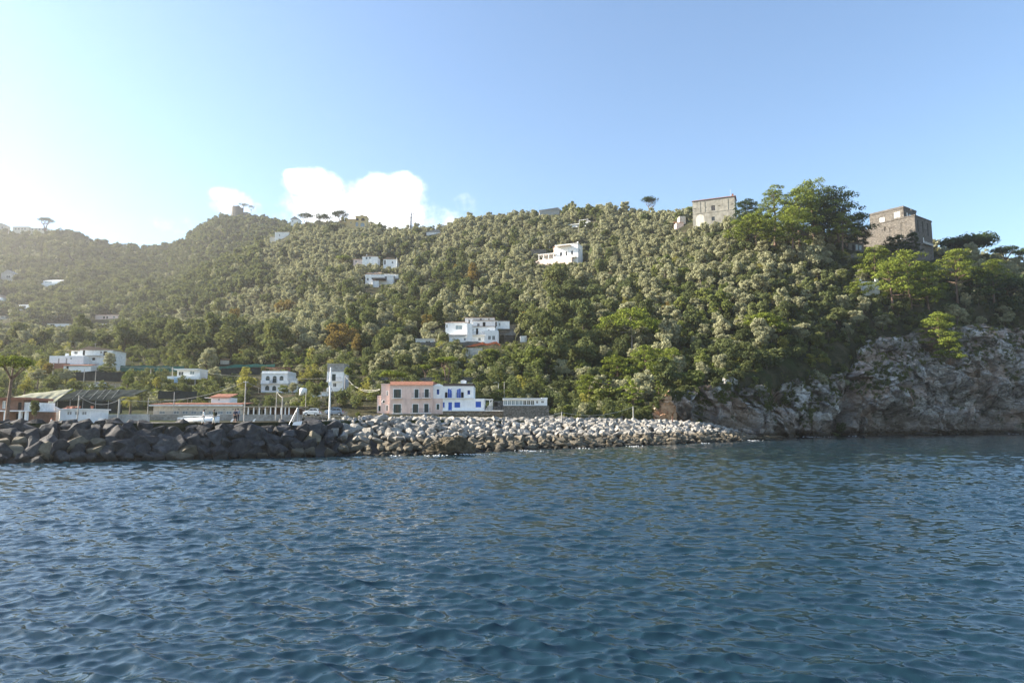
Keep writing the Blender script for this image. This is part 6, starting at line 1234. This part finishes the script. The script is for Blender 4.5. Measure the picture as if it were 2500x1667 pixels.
base_ok = (px > -170) & (px < 2680) & ~((px < 900) & (Y < 232)) & ~((px < 420) & (Y < 268)) & ~((px > 880) & (px < 1420) & (Y < 200)) & (py < 1003)
base_ok &= ~((px < 640) & (Y > 470)) | (px > 520)
cliffY = np.interp(X / Y, ut, CT_[:, 2]); base_ok &= ~((px > 1570) & (Y < cliffY + 1.5))
n1 = fbm(X / 38, Y / 38, 0, 3, 201); n2 = fbm(X / 14, Y / 14, 0, 2, 211)
dark = blotch(px, py, [(380, 866, 340, 52, 1.25), (900, 752, 90, 52, .7), (985, 735, 80, 58, .75), (1100, 700, 90, 52, .8), (905, 850, 80, 60, .8), (1020, 800, 60, 30, .7), (1330, 860, 150, 110, .9), (1420, 760, 130, 60, .55), (1560, 720, 90, 40, .6), (1250, 790, 70, 70, .8), (1500, 880, 130, 90, .75), (1830, 870, 240, 70, 1), (1960, 790, 170, 110, 1), (2200, 760, 200, 90, .9), (1660, 840, 130, 60, .7), (2050, 660, 60, 60, .9), (640, 690, 40, 30, .7), (520, 800, 90, 30, .6), (700, 555, 60, 22, .7), (1420, 548, 60, 30, .8), (1120, 660, 40, 24, .5), (1850, 600, 100, 30, .8)])
fresh = blotch(px, py, [(1480, 930, 170, 80, .7), (1600, 880, 130, 90, .8), (1380, 800, 60, 120, .4), (1440, 900, 60, 80, .6), (1640, 690, 70, 40, .5), (1000, 840, 60, 40, .5), (1300, 880, 120, 40, .4), (1760, 770, 120, 60, .3), (1150, 640, 120, 30, .15), (960, 770, 40, 40, .5), (1420, 545, 40, 20, .6), (700, 870, 120, 30, .4)])
gold = blotch(px, py, [(855, 855, 34, 52, .95), (1130, 690, 40, 30, .4), (690, 772, 30, 20, .3), (1040, 800, 18, 18, .8), (1640, 740, 60, 40, .06), (560, 820, 26, 18, .5), (1300, 815, 60, 30, .25)])
q_ = rg.random(len(X)); kind = np.full(len(X), 'olive', dtype=object)
kind[(q_ < .06 + .10 * (n1 > .35))] = 'oak'; kind[q_ < dark * .78] = 'oak'; q2 = rg.random(len(X)); kind[q2 < fresh * .6] = 'green'; q3 = rg.random(len(X)); kind[q3 < gold * .8] = 'gold'; kind[(q3 > .992) & (n1 > .1)] = 'green'
s = np.exp(rg.normal(-.06, .27, len(X))).clip(.5, 1.7) * np.interp(Y, [160, 300, 450, 600], [1.1, 1.02, .9, .9]); s *= np.where(kind == 'oak', rg.uniform(.75, 1.15, len(X)), 1)
s *= np.where((kind == 'oak') & (Y < 300) & (px > 1580), .7, 1.0)
h = s * np.where(kind == 'oak', 7.2, 5.6); w = s * np.where(kind == 'oak', 7.4, 5.4)
vis_ = base_ok & seen(X, Y, z + h); ok = clear(X, Y, z, h, w)
for f_ in (.6, .38, .24):
    bad = vis_ & ~ok; s = np.where(bad, s * f_ / (1 if f_ == .6 else .62), s); h = np.where(bad, s * 5.6, h); w = np.where(bad, s * 5.4, w); kind[bad & (kind == 'oak')] = 'green'; ok = ok | (bad & clear(X, Y, z, h, w))
ok &= vis_
ok &= ~((kind == 'olive') & (n2 > .95))
# bigger crowns take the room of their neighbours
keep_ = []; cell = {}
for i in sorted(np.nonzero(ok)[0], key=lambda i: -w[i]):
    ci, cj = int(X[i] // 6), int(Y[i] // 6); hit = False
    for a_ in (-1, 0, 1):
        for b_ in (-1, 0, 1):
            for j in cell.get((ci + a_, cj + b_), ()):
                if (X[i] - X[j]) ** 2 + (Y[i] - Y[j]) ** 2 < (.34 * (w[i] + w[j])) ** 2: hit = True; break
            if hit: break
        if hit: break
    if hit: continue
    cell.setdefault((ci, cj), []).append(i); keep_.append(i)
for i in keep_: pool.append((kind[i], X[i], Y[i], z[i] - .25, s[i], px[i], py[i]))
def region(px, py):
    if py > 790 and px < 720: return 'on the low ridge beyond the garden terraces'
    if py > 800 and px < 1000: return 'on the slope above the narrow white house'
    if py > 760 and px < 1300: return 'around the terraced villa'
    if px < 760: return 'on the spur below the umbrella pines'
    if px < 1010 and py > 600: return 'around the mid-slope houses'
    if px < 1130 and py <= 660: return 'on the ridge around the pylon'
    if px < 1330 and py > 640: return 'above the terraced villa'
    if px < 1480 and py < 660: return 'around the modern villa'
    if py > 900 and px < 1640: return 'on the bank behind the pale boulders'
    if px < 1640 and py > 660: return 'in the green gully below the modern villa'
    if px < 1850 and py < 660: return 'below the skyline house'
    if px < 2010: return 'on the slope above the cliff'
    return 'around the stone fort'
lim = {'olive': 292, 'oak': 285, 'green': 285, 'gold': 60}
look = {'olive': 'silvery grey green olive tree ', 'oak': 'dark green evergreen tree ', 'green': 'fresh green bushy tree ', 'gold': 'orange brown autumn tree '}
stuff = {'olive': [], 'oak': [], 'green': [], 'gold': []}
for kd in stuff:
    ls = sorted([t for t in pool if t[0] == kd], key=lambda t: -t[4] / t[2]); inn = [t for t in ls if -40 < t[5] < 2540]; outn = [t for t in ls if not -40 < t[5] < 2540]
    for t in inn[:lim[kd]]:
        rr_ = region(t[5], t[6]); plant(kd, t[1], t[2], t[3], t[4], look[kd] + rr_, nice(kd).replace('_', ' ') + 's ' + rr_, rt_.uniform(.85, 1.15))
    stuff[kd] = inn[lim[kd]:] + outn
# the far hazy hill: one wooded mass
B_ = jitter(330, 960, 7.2); Xf, Yf = B_[:, 0], B_[:, 1]; zf = ground(Xf, Yf); pf, qf = proj(Xf, Yf, zf); sf = rg.uniform(1.0, 1.6, len(Xf))
okf = (pf > -180) & (pf < 760) & ((Yf > 470) & (pf < 640) | (Yf > 625) & (pf < 760) | (Yf > 330) & (pf < 400) & (Yf > 380)) & clear(Xf, Yf, zf, sf * 5, sf * 5) & seen(Xf, Yf, zf + sf * 5)
def masswood(name, label, cat, items, kinds, frac=.34, grow=1.65):
    Vs, Ts = [], []; r = np.random.default_rng(hash(name) % 1000 if False else len(name)); by = {}
    for k_, X_, Y_, z_, s_ in items:
        vs = VAR[k_]; V = vs[r.integers(len(vs))][0].reshape(-1, 4, 3); f_ = frac * (1.0 if Y_ < 420 else .72); m = r.random(len(V)) < f_; V = V[m]; c = V.mean(1, keepdims=True); V = c + (V - c) * grow * (1.0 if Y_ < 420 else 1.2)
        a = r.uniform(0, 6.28); Rz = np.array([[math.cos(a), -math.sin(a), 0], [math.sin(a), math.cos(a), 0], [0, 0, 1]]); V = (V.reshape(-1, 3) @ Rz.T) * (s_, s_, s_ * r.uniform(.85, 1.15)) + (X_, Y_, z_)
        by.setdefault(k_, []).append((V, r.random()))
    mats = []; Vall = []; tone = []; mi = []
    for j, k_ in enumerate(by):
        mats.append(stuffmat(k_))
        for V, t in by[k_]: Vall.append(V); tone.append(np.full(len(V), t)); mi.append(np.full(len(V) // 4, j, np.int32))
    V = np.concatenate(Vall); me = npmesh(name, V, np.arange(len(V)).reshape(-1, 4)); at = me.attributes.new('tone', 'FLOAT', 'POINT'); at.data.foreach_set('value', np.concatenate(tone).astype(np.float32))
    for m_ in mats: me.materials.append(m_)
    me.polygons.foreach_set('material_index', np.concatenate(mi)); return tag(link(name, me), label, cat, kind='stuff')
SM = {}
def stuffmat(k_):
    if k_ in SM: return SM[k_]
    m = LM[k_].copy(); m.name = k_ + '_mass_leaves'; nt = m.node_tree; oi = [n for n in nt.nodes if n.type == 'OBJECT_INFO'][0]; at = nt.nodes.new('ShaderNodeAttribute'); at.attribute_name = 'tone'
    for l in list(nt.links):
        if l.from_node == oi: to = l.to_socket; nt.links.remove(l); nt.links.new(at.outputs['Fac'], to)
    SM[k_] = m; return m
for kd, nmx, lab in (('olive', 'olive_grove', 'grey green olive grove spread over the whole hillside'), ('oak', 'evergreen_wood', 'dark evergreen wood between the olive groves'), ('green', 'undergrowth', 'fresh green thicket between the trees'), ('gold', 'autumn_thicket', 'orange brown thicket between the trees')):
    it = [(t[0], t[1], t[2], t[3], t[4]) for t in stuff[kd]]
    if it: masswood(nmx, lab, 'wood', it, kd)
it = [('oak' if rg.random() < .9 else 'olive', Xf[i], Yf[i], zf[i] - .5, sf[i]) for i in np.nonzero(okf)[0]]  # oak share raised so dark leaves also carry the backlit hill's shade
masswood('far_wood', 'hazy mixed wood covering the far hill and its peak', 'wood', it, 'oak', .3, 1.8)
# low scrub clinging to the ground everywhere on the near slopes
C_ = jitter(150, 330, 2.6); Xc2, Yc2 = C_[:, 0], C_[:, 1]; zc2 = ground(Xc2, Yc2); pc, qc = proj(Xc2, Yc2, zc2); sc2 = rg.uniform(.3, .72, len(Xc2))
cl2 = np.interp(Xc2 / Yc2, ut, CT_[:, 2])
okc = (pc > -100) & (pc < 2600) & ~((pc < 870) & (Yc2 < 158)) & ~((pc > 880) & (pc < 1350) & (Yc2 < 166)) & ~((pc > 1570) & (Yc2 < cl2 - 2)) & clear(Xc2, Yc2, zc2, sc2 * 5, sc2 * 5) & seen(Xc2, Yc2, zc2 + 2) & (rg.random(len(Xc2)) < np.where(pc < 900, .7, .9))
D_ = jitter(330, 470, 3.4); Xd2, Yd2 = D_[:, 0], D_[:, 1]; zd2 = ground(Xd2, Yd2); pd_, qd_ = proj(Xd2, Yd2, zd2); sd2 = rg.uniform(.26, .5, len(Xd2))
okd = (pd_ > 650) & (pd_ < 1860) & clear(Xd2, Yd2, zd2, sd2 * 4.5, sd2 * 4.5) & seen(Xd2, Yd2, zd2 + 2) & (rg.random(len(Xd2)) < .7)
more_ = [(('olive' if a < .5 else 'green'), Xd2[i], Yd2[i], zd2[i] - .3, sd2[i]) for i, a in zip(np.nonzero(okd)[0], rg.random(okd.sum()))]
masswood('scrub', 'low green and brown scrub covering the ground of the near slopes', 'scrub', [(('green' if a < .38 else 'oak' if a < .8 else 'yellow' if a < .83 else 'olive'), Xc2[i], Yc2[i], zc2[i] - .3, sc2[i]) for i, a in zip(np.nonzero(okc)[0], rg.random(okc.sum()))] + more_, 'oak', .24, 1.3)
# bushes on the cliff itself
CN = CLIFF.reshape(NA * 0 + NB, NA, 3) if CLIFF.shape[0] == NB else CLIFF
it = []
for _ in range(3200):
    j = rg.integers(int(NB * .3), NB - 1); i = rg.integers(0, NA - 1); P_ = CN[j, i]; q = vnoise(P_[0] / 9, P_[2] / 7, 0, 333)
    fr_ = j / NB
    if q + (fr_ - .58) * 2.0 > -.05 and not (np.interp(P_[0] / P_[1], [float(uv(1560, 1000)[0]), float(uv(1700, 1000)[0])], [0, 1]) < 1 and fr_ < .8): it.append(('oak' if rg.random() < .7 else 'green', P_[0], P_[1] + .2, P_[2] - .5, rg.uniform(.14, .34)))
if it: masswood('cliff_shrubs', 'small dark shrubs clinging to the cliff face', 'shrubs', it, 'oak', .22, 1.4)
# ================================================================ trees with a shape of their own
def gz(px, py, Y):
    u = float(uv(px, py)[0]); return u * Y, float(ground(u * Y, Y))
def umbrella(label, px, top, base, cw, ch, Y, seed, mat='pine', lean=0.0, bare=False, trunks=1, name='umbrella_pine', nl=2400, group=None, thin=1.0):
    """trunk that forks under a wide domed crown; sizes in photograph pixels at that distance"""
    q = random.Random(seed); s = Y / F; P_ = pt(px, base, Y); H = (base - top) * s; W = cw * s; C = ch * s; e = empty(name, P_, 0, label, 'tree', group)
    tr = MB(); r0 = max(.16, H * .024) * thin; zf = H - C * .95; ends = []
    for t_ in range(trunks):
        ox = (t_ - (trunks - 1) / 2) * W * .12
        tr.tube([(ox * .5, 0, -1.5), (ox + lean * H * .3, 0, zf * .5), (ox * 2 + lean * H * .6, 0, zf)], [r0 * 1.2, r0, r0 * .75], 8)
        for k in range(6):
            a = 2 * PI * k / 6 + q.uniform(-.4, .4); d = W * .36 * q.uniform(.5, 1); tr.tube([(ox * 2 + lean * H * .6, 0, zf * q.uniform(.86, 1)), (ox * 2 + lean * H * .6 + math.cos(a) * d * .5, math.sin(a) * d * .5, zf + C * .22), (lean * H * .6 + math.cos(a) * d, math.sin(a) * d, zf + C * .55)], [r0 * .55, r0 * .4, r0 * .18], 6)
    tr.build('trunk', M_BARKP, e); bl = []; n = 22
    for k in range(n):
        a = q.uniform(0, 2 * PI); d = math.sqrt(q.random()) * .8; zz = math.sqrt(max(0, 1 - d * d * .92)); r = W * .5 * q.uniform(.26, .42)
        bl.append((lean * H * .6 + math.cos(a) * d * W * .5, math.sin(a) * d * W * .5, zf + C * (.36 + .42 * zz * q.uniform(.7, 1)), r, r, min(r * .62, C * .33)))
    link('crown', leafmesh('crown', leaves(bl, nl, max(.18, .03 * W + .06), seed, .72, .2), LM[mat]), None, e); return e
def aleppo(label, px, top, base, cw, Y, seed, mat='pine', lo=.35, pads=16, name='pine_tree', lean=0.0, nl=3200, group=None, bark=None, hang=0.0, cz=.2):
    """uneven pine: clumps of needles on spreading limbs, bark showing between"""
    q = random.Random(seed); s = Y / F; P_ = pt(px, base, Y); H = (base - top) * s; W = cw * s; e = empty(name, P_, 0, label, 'tree', group); r0 = max(.14, H * .022)
    ax = lambda t: lean * W * t * t + math.sin(t * 3 + seed) * .03 * W
    tr = MB().tube([(ax(t / 6), 0, -1.5 + (H * .93 + 1.5) * t / 6) for t in range(7)], [r0 * (1.25 - t * .17) for t in range(7)], 8); bl = []
    for k in range(pads):
        t = lo + (1 - lo) * (k + q.random() * .6) / pads; a = k * 2.4 + q.uniform(-.5, .5); reach = W * .62 * (1 - .7 * max(0, (t - lo) / (1 - lo)) ** 1.6) * q.uniform(.45, 1.0); zz = H * t - hang * reach
        c = (ax(t) + math.cos(a) * reach, math.sin(a) * reach * .8, zz); r = W * q.uniform(.19, .29)
        tr.tube([(ax(t * .86), 0, H * t * .86), ((ax(t) + c[0]) * .5, c[1] * .5, zz - r * .35), (c[0], c[1], zz - r * .1)], [r0 * .42, r0 * .3, r0 * .1], 5)
        for _ in range(7):                                        # a pad of needle clumps, flat beneath
            g, w_ = q.uniform(0, 6.28), math.sqrt(q.random()) * r; k_ = r * q.uniform(.3, .5)
            bl.append((c[0] + math.cos(g) * w_, c[1] + math.sin(g) * w_, zz + r * .34 * (1 - (w_ / r) ** 2) + q.uniform(-.08, .1) * r, k_, k_, k_ * .62))
    tr.build('trunk', bark or M_BARKP, e); link('crown', leafmesh('crown', leaves(bl, int(nl * 1.6), max(.17, .021 * W + .08), seed, .7, .12), LM[mat]), None, e); return e
umbrella('tall umbrella pine with a long bare trunk beside the brown beach house', 14, 872, 1035, 112, 52, 98, 1, lean=.05)
umbrella('lone umbrella pine with a wide flat crown on the hazy skyline', 110, 532, 562, 40, 15, 868, 2, 'darkpine', trunks=2, nl=1300, thin=2.2)
umbrella('broad low pine standing in the saddle of the far ridge', 318, 598, 617, 46, 12, 905, 3, 'darkpine', nl=900); umbrella('second low pine along the saddle, nearer the peak', 365, 600, 618, 40, 11, 912, 4, 'darkpine', nl=900)
umbrella('small flat pine leaning over the watchtower on the peak', 594, 496, 517, 26, 9, 914, 5, 'darkpine', nl=700); umbrella('rounded dark pine on the peak next to the flat one', 613, 500, 520, 18, 15, 912, 6, 'darkpine', nl=700)
umbrella('first of two twin umbrella pines on the ridge below the peak', 747, 515, 562, 40, 34, 586, 7, 'darkpine', nl=1600); umbrella('second of two twin umbrella pines, next to the gap before the yellow house', 788, 516, 562, 44, 36, 588, 8, 'darkpine', nl=1600)
umbrella('tall round umbrella pine leaning beside the yellow house', 836, 508, 562, 44, 38, 580, 9, 'darkpine', lean=-.15, nl=1800)
umbrella('lone umbrella pine with an airy dark crown on the skyline', 1589, 478, 524, 48, 27, 446, 10, 'darkpine', trunks=2, nl=1600)
umbrella('round green pine above the mid-slope houses', 838, 621, 662, 42, 26, 452, 11, 'pine', nl=1600); umbrella('smaller dark round tree below the round green pine', 800, 648, 690, 26, 30, 440, 12, 'darkpine', nl=1200)
umbrella('bright green umbrella pine with a forked trunk behind the white house', 1091, 869, 938, 56, 32, 182, 13, trunks=2); umbrella('small umbrella pine between the pink house roof and its larger neighbour', 1038, 888, 932, 35, 25, 184, 14, nl=1600)
umbrella('low spreading bright pine above the pink house wing', 958, 906, 940, 64, 28, 168, 15); umbrella('slender umbrella pine on a tall thin trunk beside the orange net', 1190, 850, 940, 48, 30, 208, 16, lean=.05, thin=.8)
# hilltop stand beside the fort
HT = [('tall dense pine with a domed top, first of the hilltop stand', 1893, 458, 592, 60, 296, 31, .42, 'pine'), ('pale crowned lofty pine towering over the middle of the hilltop stand', 1985, 446, 600, 86, 300, 32, .5, 'pine'), ('broad pine with layered pads in front of the lofty one', 1950, 468, 600, 84, 292, 33, .32, 'pine'), ('wide dark pine at the fort end of the hilltop stand', 2048, 460, 604, 96, 298, 34, .36, 'darkpine'), ('low bright pine with pale bent limbs on the hilltop slope', 1848, 528, 592, 84, 286, 35, .3, 'pine'), ('bright layered pine under the lofty hilltop pine', 1938, 510, 612, 66, 284, 36, .3, 'pine'), ('airy pine with a bare trunk beside the fort side tower', 2058, 526, 606, 48, 290, 37, .5, 'pine'), ('dark shaded pine filling the back of the hilltop stand', 2010, 500, 606, 100, 304, 38, .25, 'darkpine'), ('grey green tree on the skyline between skyline house and hilltop stand', 1828, 490, 560, 56, 318, 39, .15, 'darkpine'), ('dark pine at the foot of the side tower of the fort', 2096, 545, 612, 46, 306, 40, .3, 'darkpine')]
for lab, px, tp_, bs, cw, Y, sd, lo, mt in HT: aleppo(lab, px, tp_, bs, cw * 1.2, Y, sd, mt, lo * .8, 24, nl=4600, group=None)
FP = [('tallest sunlit pine with several trunks in front of the fort', 2222, 610, 770, 88, 262, 51, .2, 'pine'), ('sunlit pine beside the pale container', 2178, 640, 752, 72, 258, 52, .25, 'pine'), ('sunlit pine with a slim straight trunk in the middle of the fort group', 2268, 640, 768, 62, 264, 53, .3, 'pine'), ('bright flat topped pine at the far end of the fort group', 2342, 612, 765, 72, 270, 54, .55, 'pine'), ('small yellow green pine catching the sun near the far edge', 2428, 634, 730, 56, 272, 55, .4, 'pine'), ('bright pine hanging over the top of the cliff', 2292, 765, 842, 66, 246, 56, .1, 'pine'), ('lowest sunlit pine on the lip of the cliff', 2318, 815, 880, 60, 244, 57, .1, 'pine'), ('shaded pine behind the fort group', 2380, 670, 790, 120, 276, 58, .2, 'darkpine'), ('shaded pine closing the far end of the headland', 2470, 680, 800, 120, 280, 59, .2, 'darkpine'), ('rounded yellow green tree beside the fort archway', 2140, 600, 690, 70, 272, 60, .1, 'pine'), ('small yellow shrub tree beside the container gate', 2092, 688, 752, 48, 262, 61, .05, 'pine'), ('dark conical tree at the foot of the fort wall', 2228, 568, 612, 30, 292, 62, .05, 'darkpine'), ('dark round tree before the fort archway', 2188, 578, 618, 48, 290, 63, .05, 'darkpine')]
for lab, px, tp_, bs, cw, Y, sd, lo, mt in FP: aleppo(lab, px, tp_, bs, cw * 1.12, Y, sd, mt, lo, 22, nl=4200, hang=.15 if lo < .15 else 0)
umbrella('great dark umbrella pine spreading behind the headland', 2372, 570, 690, 130, 62, 318, 71, 'darkpine', nl=4000); umbrella('dark umbrella pine with thin limbs at the far end of the headland', 2462, 596, 700, 60, 34, 322, 72, 'darkpine', nl=2000); umbrella('dark umbrella pine partly cut off by the edge of the view', 2510, 602, 710, 56, 32, 324, 73, 'darkpine', nl=1800)
# pines on the seaward slope
aleppo('solitary bright pine leaning out from the dark slope above the cliff', 1880, 768, 862, 96, 226, 81, 'pine', .55, 12, lean=-.25, nl=3000)
aleppo('yellow green pine with bare pale limbs in the middle of the green slope', 1540, 760, 858, 118, 226, 82, 'pine', .45, 16, bark=M_BONE, nl=3600)
for lab, px, tp_, bs, cw, Y, sd in (('bright dense pine in the upper pair above the orange rock', 1508, 868, 935, 72, 196, 83), ('taller bright pine in the upper pair above the orange rock', 1578, 846, 930, 80, 196, 84), ('dark green rounded pine low on the bank behind the boulders', 1440, 918, 992, 64, 178, 85), ('layered pine beside the edge of the cliff vegetation', 1640, 852, 930, 64, 200, 86), ('slim upright bright conifer on the bank', 1485, 925, 1000, 26, 176, 87), ('slim bright conifer beside the orange rock', 1608, 930, 975, 16, 172, 88), ('drooping bright shrub tree over the bank', 1545, 930, 1010, 54, 172, 89)): aleppo(lab, px, tp_, bs, cw, Y, sd, 'pine', .08, 16, nl=3000, hang=.2)
# single broadleaf trees of the flat
for kd, lab, px, base, Y, s_, sz in (
 ('yellow', 'rounded yellow leaved tree right beside the arched house', 602, 962, 176, .95, 1.0), ('olive', 'large grey olive tree behind the veranda house', 506, 925, 205, 1.35, 1.2), ('olive', 'small round olive beside the large one at the veranda house', 524, 935, 196, .8, 1.0), ('olive', 'pale olive in front of the yellow tree', 560, 968, 166, .7, .9),
 ('gold', 'orange brown tree on the terrace above the yellow tree', 600, 888, 248, 1.05, 1.0), ('olive', 'round olive tree beside the wide white villa', 266, 904, 214, .85, 1.1), ('olive', 'low olive below the brick wall of the villa', 162, 936, 186, .75, .9), ('olive', 'broad olive between beach house and villa', 92, 938, 170, 1.0, .8),
 ('gold', 'orange shrub tree below the villa terrace', 112, 925, 186, .62, 1.0), ('yellow', 'yellow bush before the brick bank of the villa', 100, 905, 190, .45, .9), ('yellow', 'yellow green bush behind the beach house roof', 60, 960, 150, .55, .8), ('green', 'narrow leafy tree in front of the dark net', 310, 945, 182, .62, 1.6), ('green', 'round dark bush at the foot of the arched house', 690, 960, 194, .55, .8), ('olive', 'small olive right under the bamboo by the arched house', 715, 962, 190, .6, .9),
 ('green', 'bright bush behind the narrow house', 850, 920, 178, .6, 1.2), ('green', 'bush climbing beside the narrow house foot', 790, 950, 182, .6, 1.0), ('gold', 'small golden tree beside the upper rooms of the terraced villa', 1043, 808, 262, .85, 1.0), ('oak', 'round dark bush before the low wing of the terraced villa', 1073, 834, 245, .42, .8), ('olive', 'olive tree at the foot of the terraced villa', 1125, 880, 226, .95, .9), ('oak', 'dark tall tree beside the broken stone wall', 978, 900, 212, .75, 1.3), ('oak', 'dark tree in the shade under the long dry stone wall', 1040, 878, 228, .8, .9),
 ('green', 'bush beside the road left of the pink house', 880, 985, 168, .5, .8), ('oak', 'dark bush behind the parked hatchbacks', 830, 985, 160, .6, .9), ('oak', 'dark shrub below the porch of the narrow house', 770, 978, 162, .6, .9), ('yellow', 'pale yellow bush in the yard beyond the shade net house', 382, 950, 178, .4, .9), ('yellow', 'yellow bush along the fence of the dark net', 175, 948, 178, .5, .6), ('oak', 'ivy covered pillar shrub at the beach house corner', 83, 1025, 108, .28, 1.5)):
    u = float(uv(px, base)[0]); P_ = pt(px, base, Y); plant(kd, P_.x, P_.y, P_.z, s_, lab, None, sz)
# date palm
P_ = pt(318, 1000, 128); e = empty('palm_tree', P_, 0, 'yellow green palm with arching fronds at the corner of the shade net house', 'tree'); Hp = 1.9
MB().tube([(0, 0, -1), (.05, 0, Hp * .5), (.0, 0, Hp)], [.22, .18, .2], 8).build('trunk', M_BARK, e); fr = MB(); q = random.Random(3)
for k in range(34):
    a = 2 * PI * k / 34 + q.uniform(-.1, .1); up = q.uniform(.2, 1.1); ln = q.uniform(1.8, 2.5); pr = Vector((0, 0, Hp)); 
    for t in range(7):
        f = (t + 1) / 7; nx = Vector((math.cos(a) * ln * f, math.sin(a) * ln * f, Hp + up * ln * f - 1.05 * ln * f * f)); wd = .4 * math.sin(PI * (.15 + .8 * f)); d_ = (nx - pr).normalized(); sd = d_.cross(Vector((0, 0, 1))).normalized()
        for g_ in range(3):
            c0 = pr.lerp(nx, g_ / 3)
            for s_ in (-1, 1): fr.add([c0, c0 + d_ * .06, c0 + d_ * .2 + sd * s_ * wd - Vector((0, 0, .12 * wd)), c0 + d_ * .15 + sd * s_ * wd * .9 - Vector((0, 0, .14 * wd))], [(0, 1, 2, 3)])
        pr = nx
me = fr.mesh('crown'); me.materials.append(LM['yellow']); link('crown', me, None, e)
# reeds and a few coloured clumps on the bank
def clump(name, label, kind, items, frac=.5, grow=1.0):
    """one plant out of several heads"""
    Vs = []
    for px, py, Y, s_, sz in items:
        V = VAR[kind][0][0].reshape(-1, 4, 3); V = V[np.random.default_rng(int(px)).random(len(V)) < frac].reshape(-1, 3) * (s_, s_, s_ * sz); Vs.append(V + np.array(pt(px, py, Y)))
    V = np.concatenate(Vs); o = link(name, leafmesh(name, V, LM[kind])); return tag(o, label, 'bush')
clump('reed_clump', 'pale yellow feathery reed clump on the slope below the white cabin', 'yellow', [(1350, 872, 222, .35, 1.6), (1368, 866, 223, .34, 1.8), (1384, 862, 224, .3, 1.9)]); clump('russet_bush', 'rust brown bush on the slope below the skyline house', 'gold', [(1626, 668, 330, .5, 1.0)]); clump('bamboo_clump', 'yellow green bamboo clump beside the arched house', 'yellow', [(752, 935, 200, .55, 1.3), (770, 932, 201, .6, 1.2), (735, 938, 200, .4, 1.3)]); clump('yellow_bush', 'small bright yellow bush near the top of the grove beside the pavilion', 'yellow', [(1473, 565, 420, .55, 1.0)])
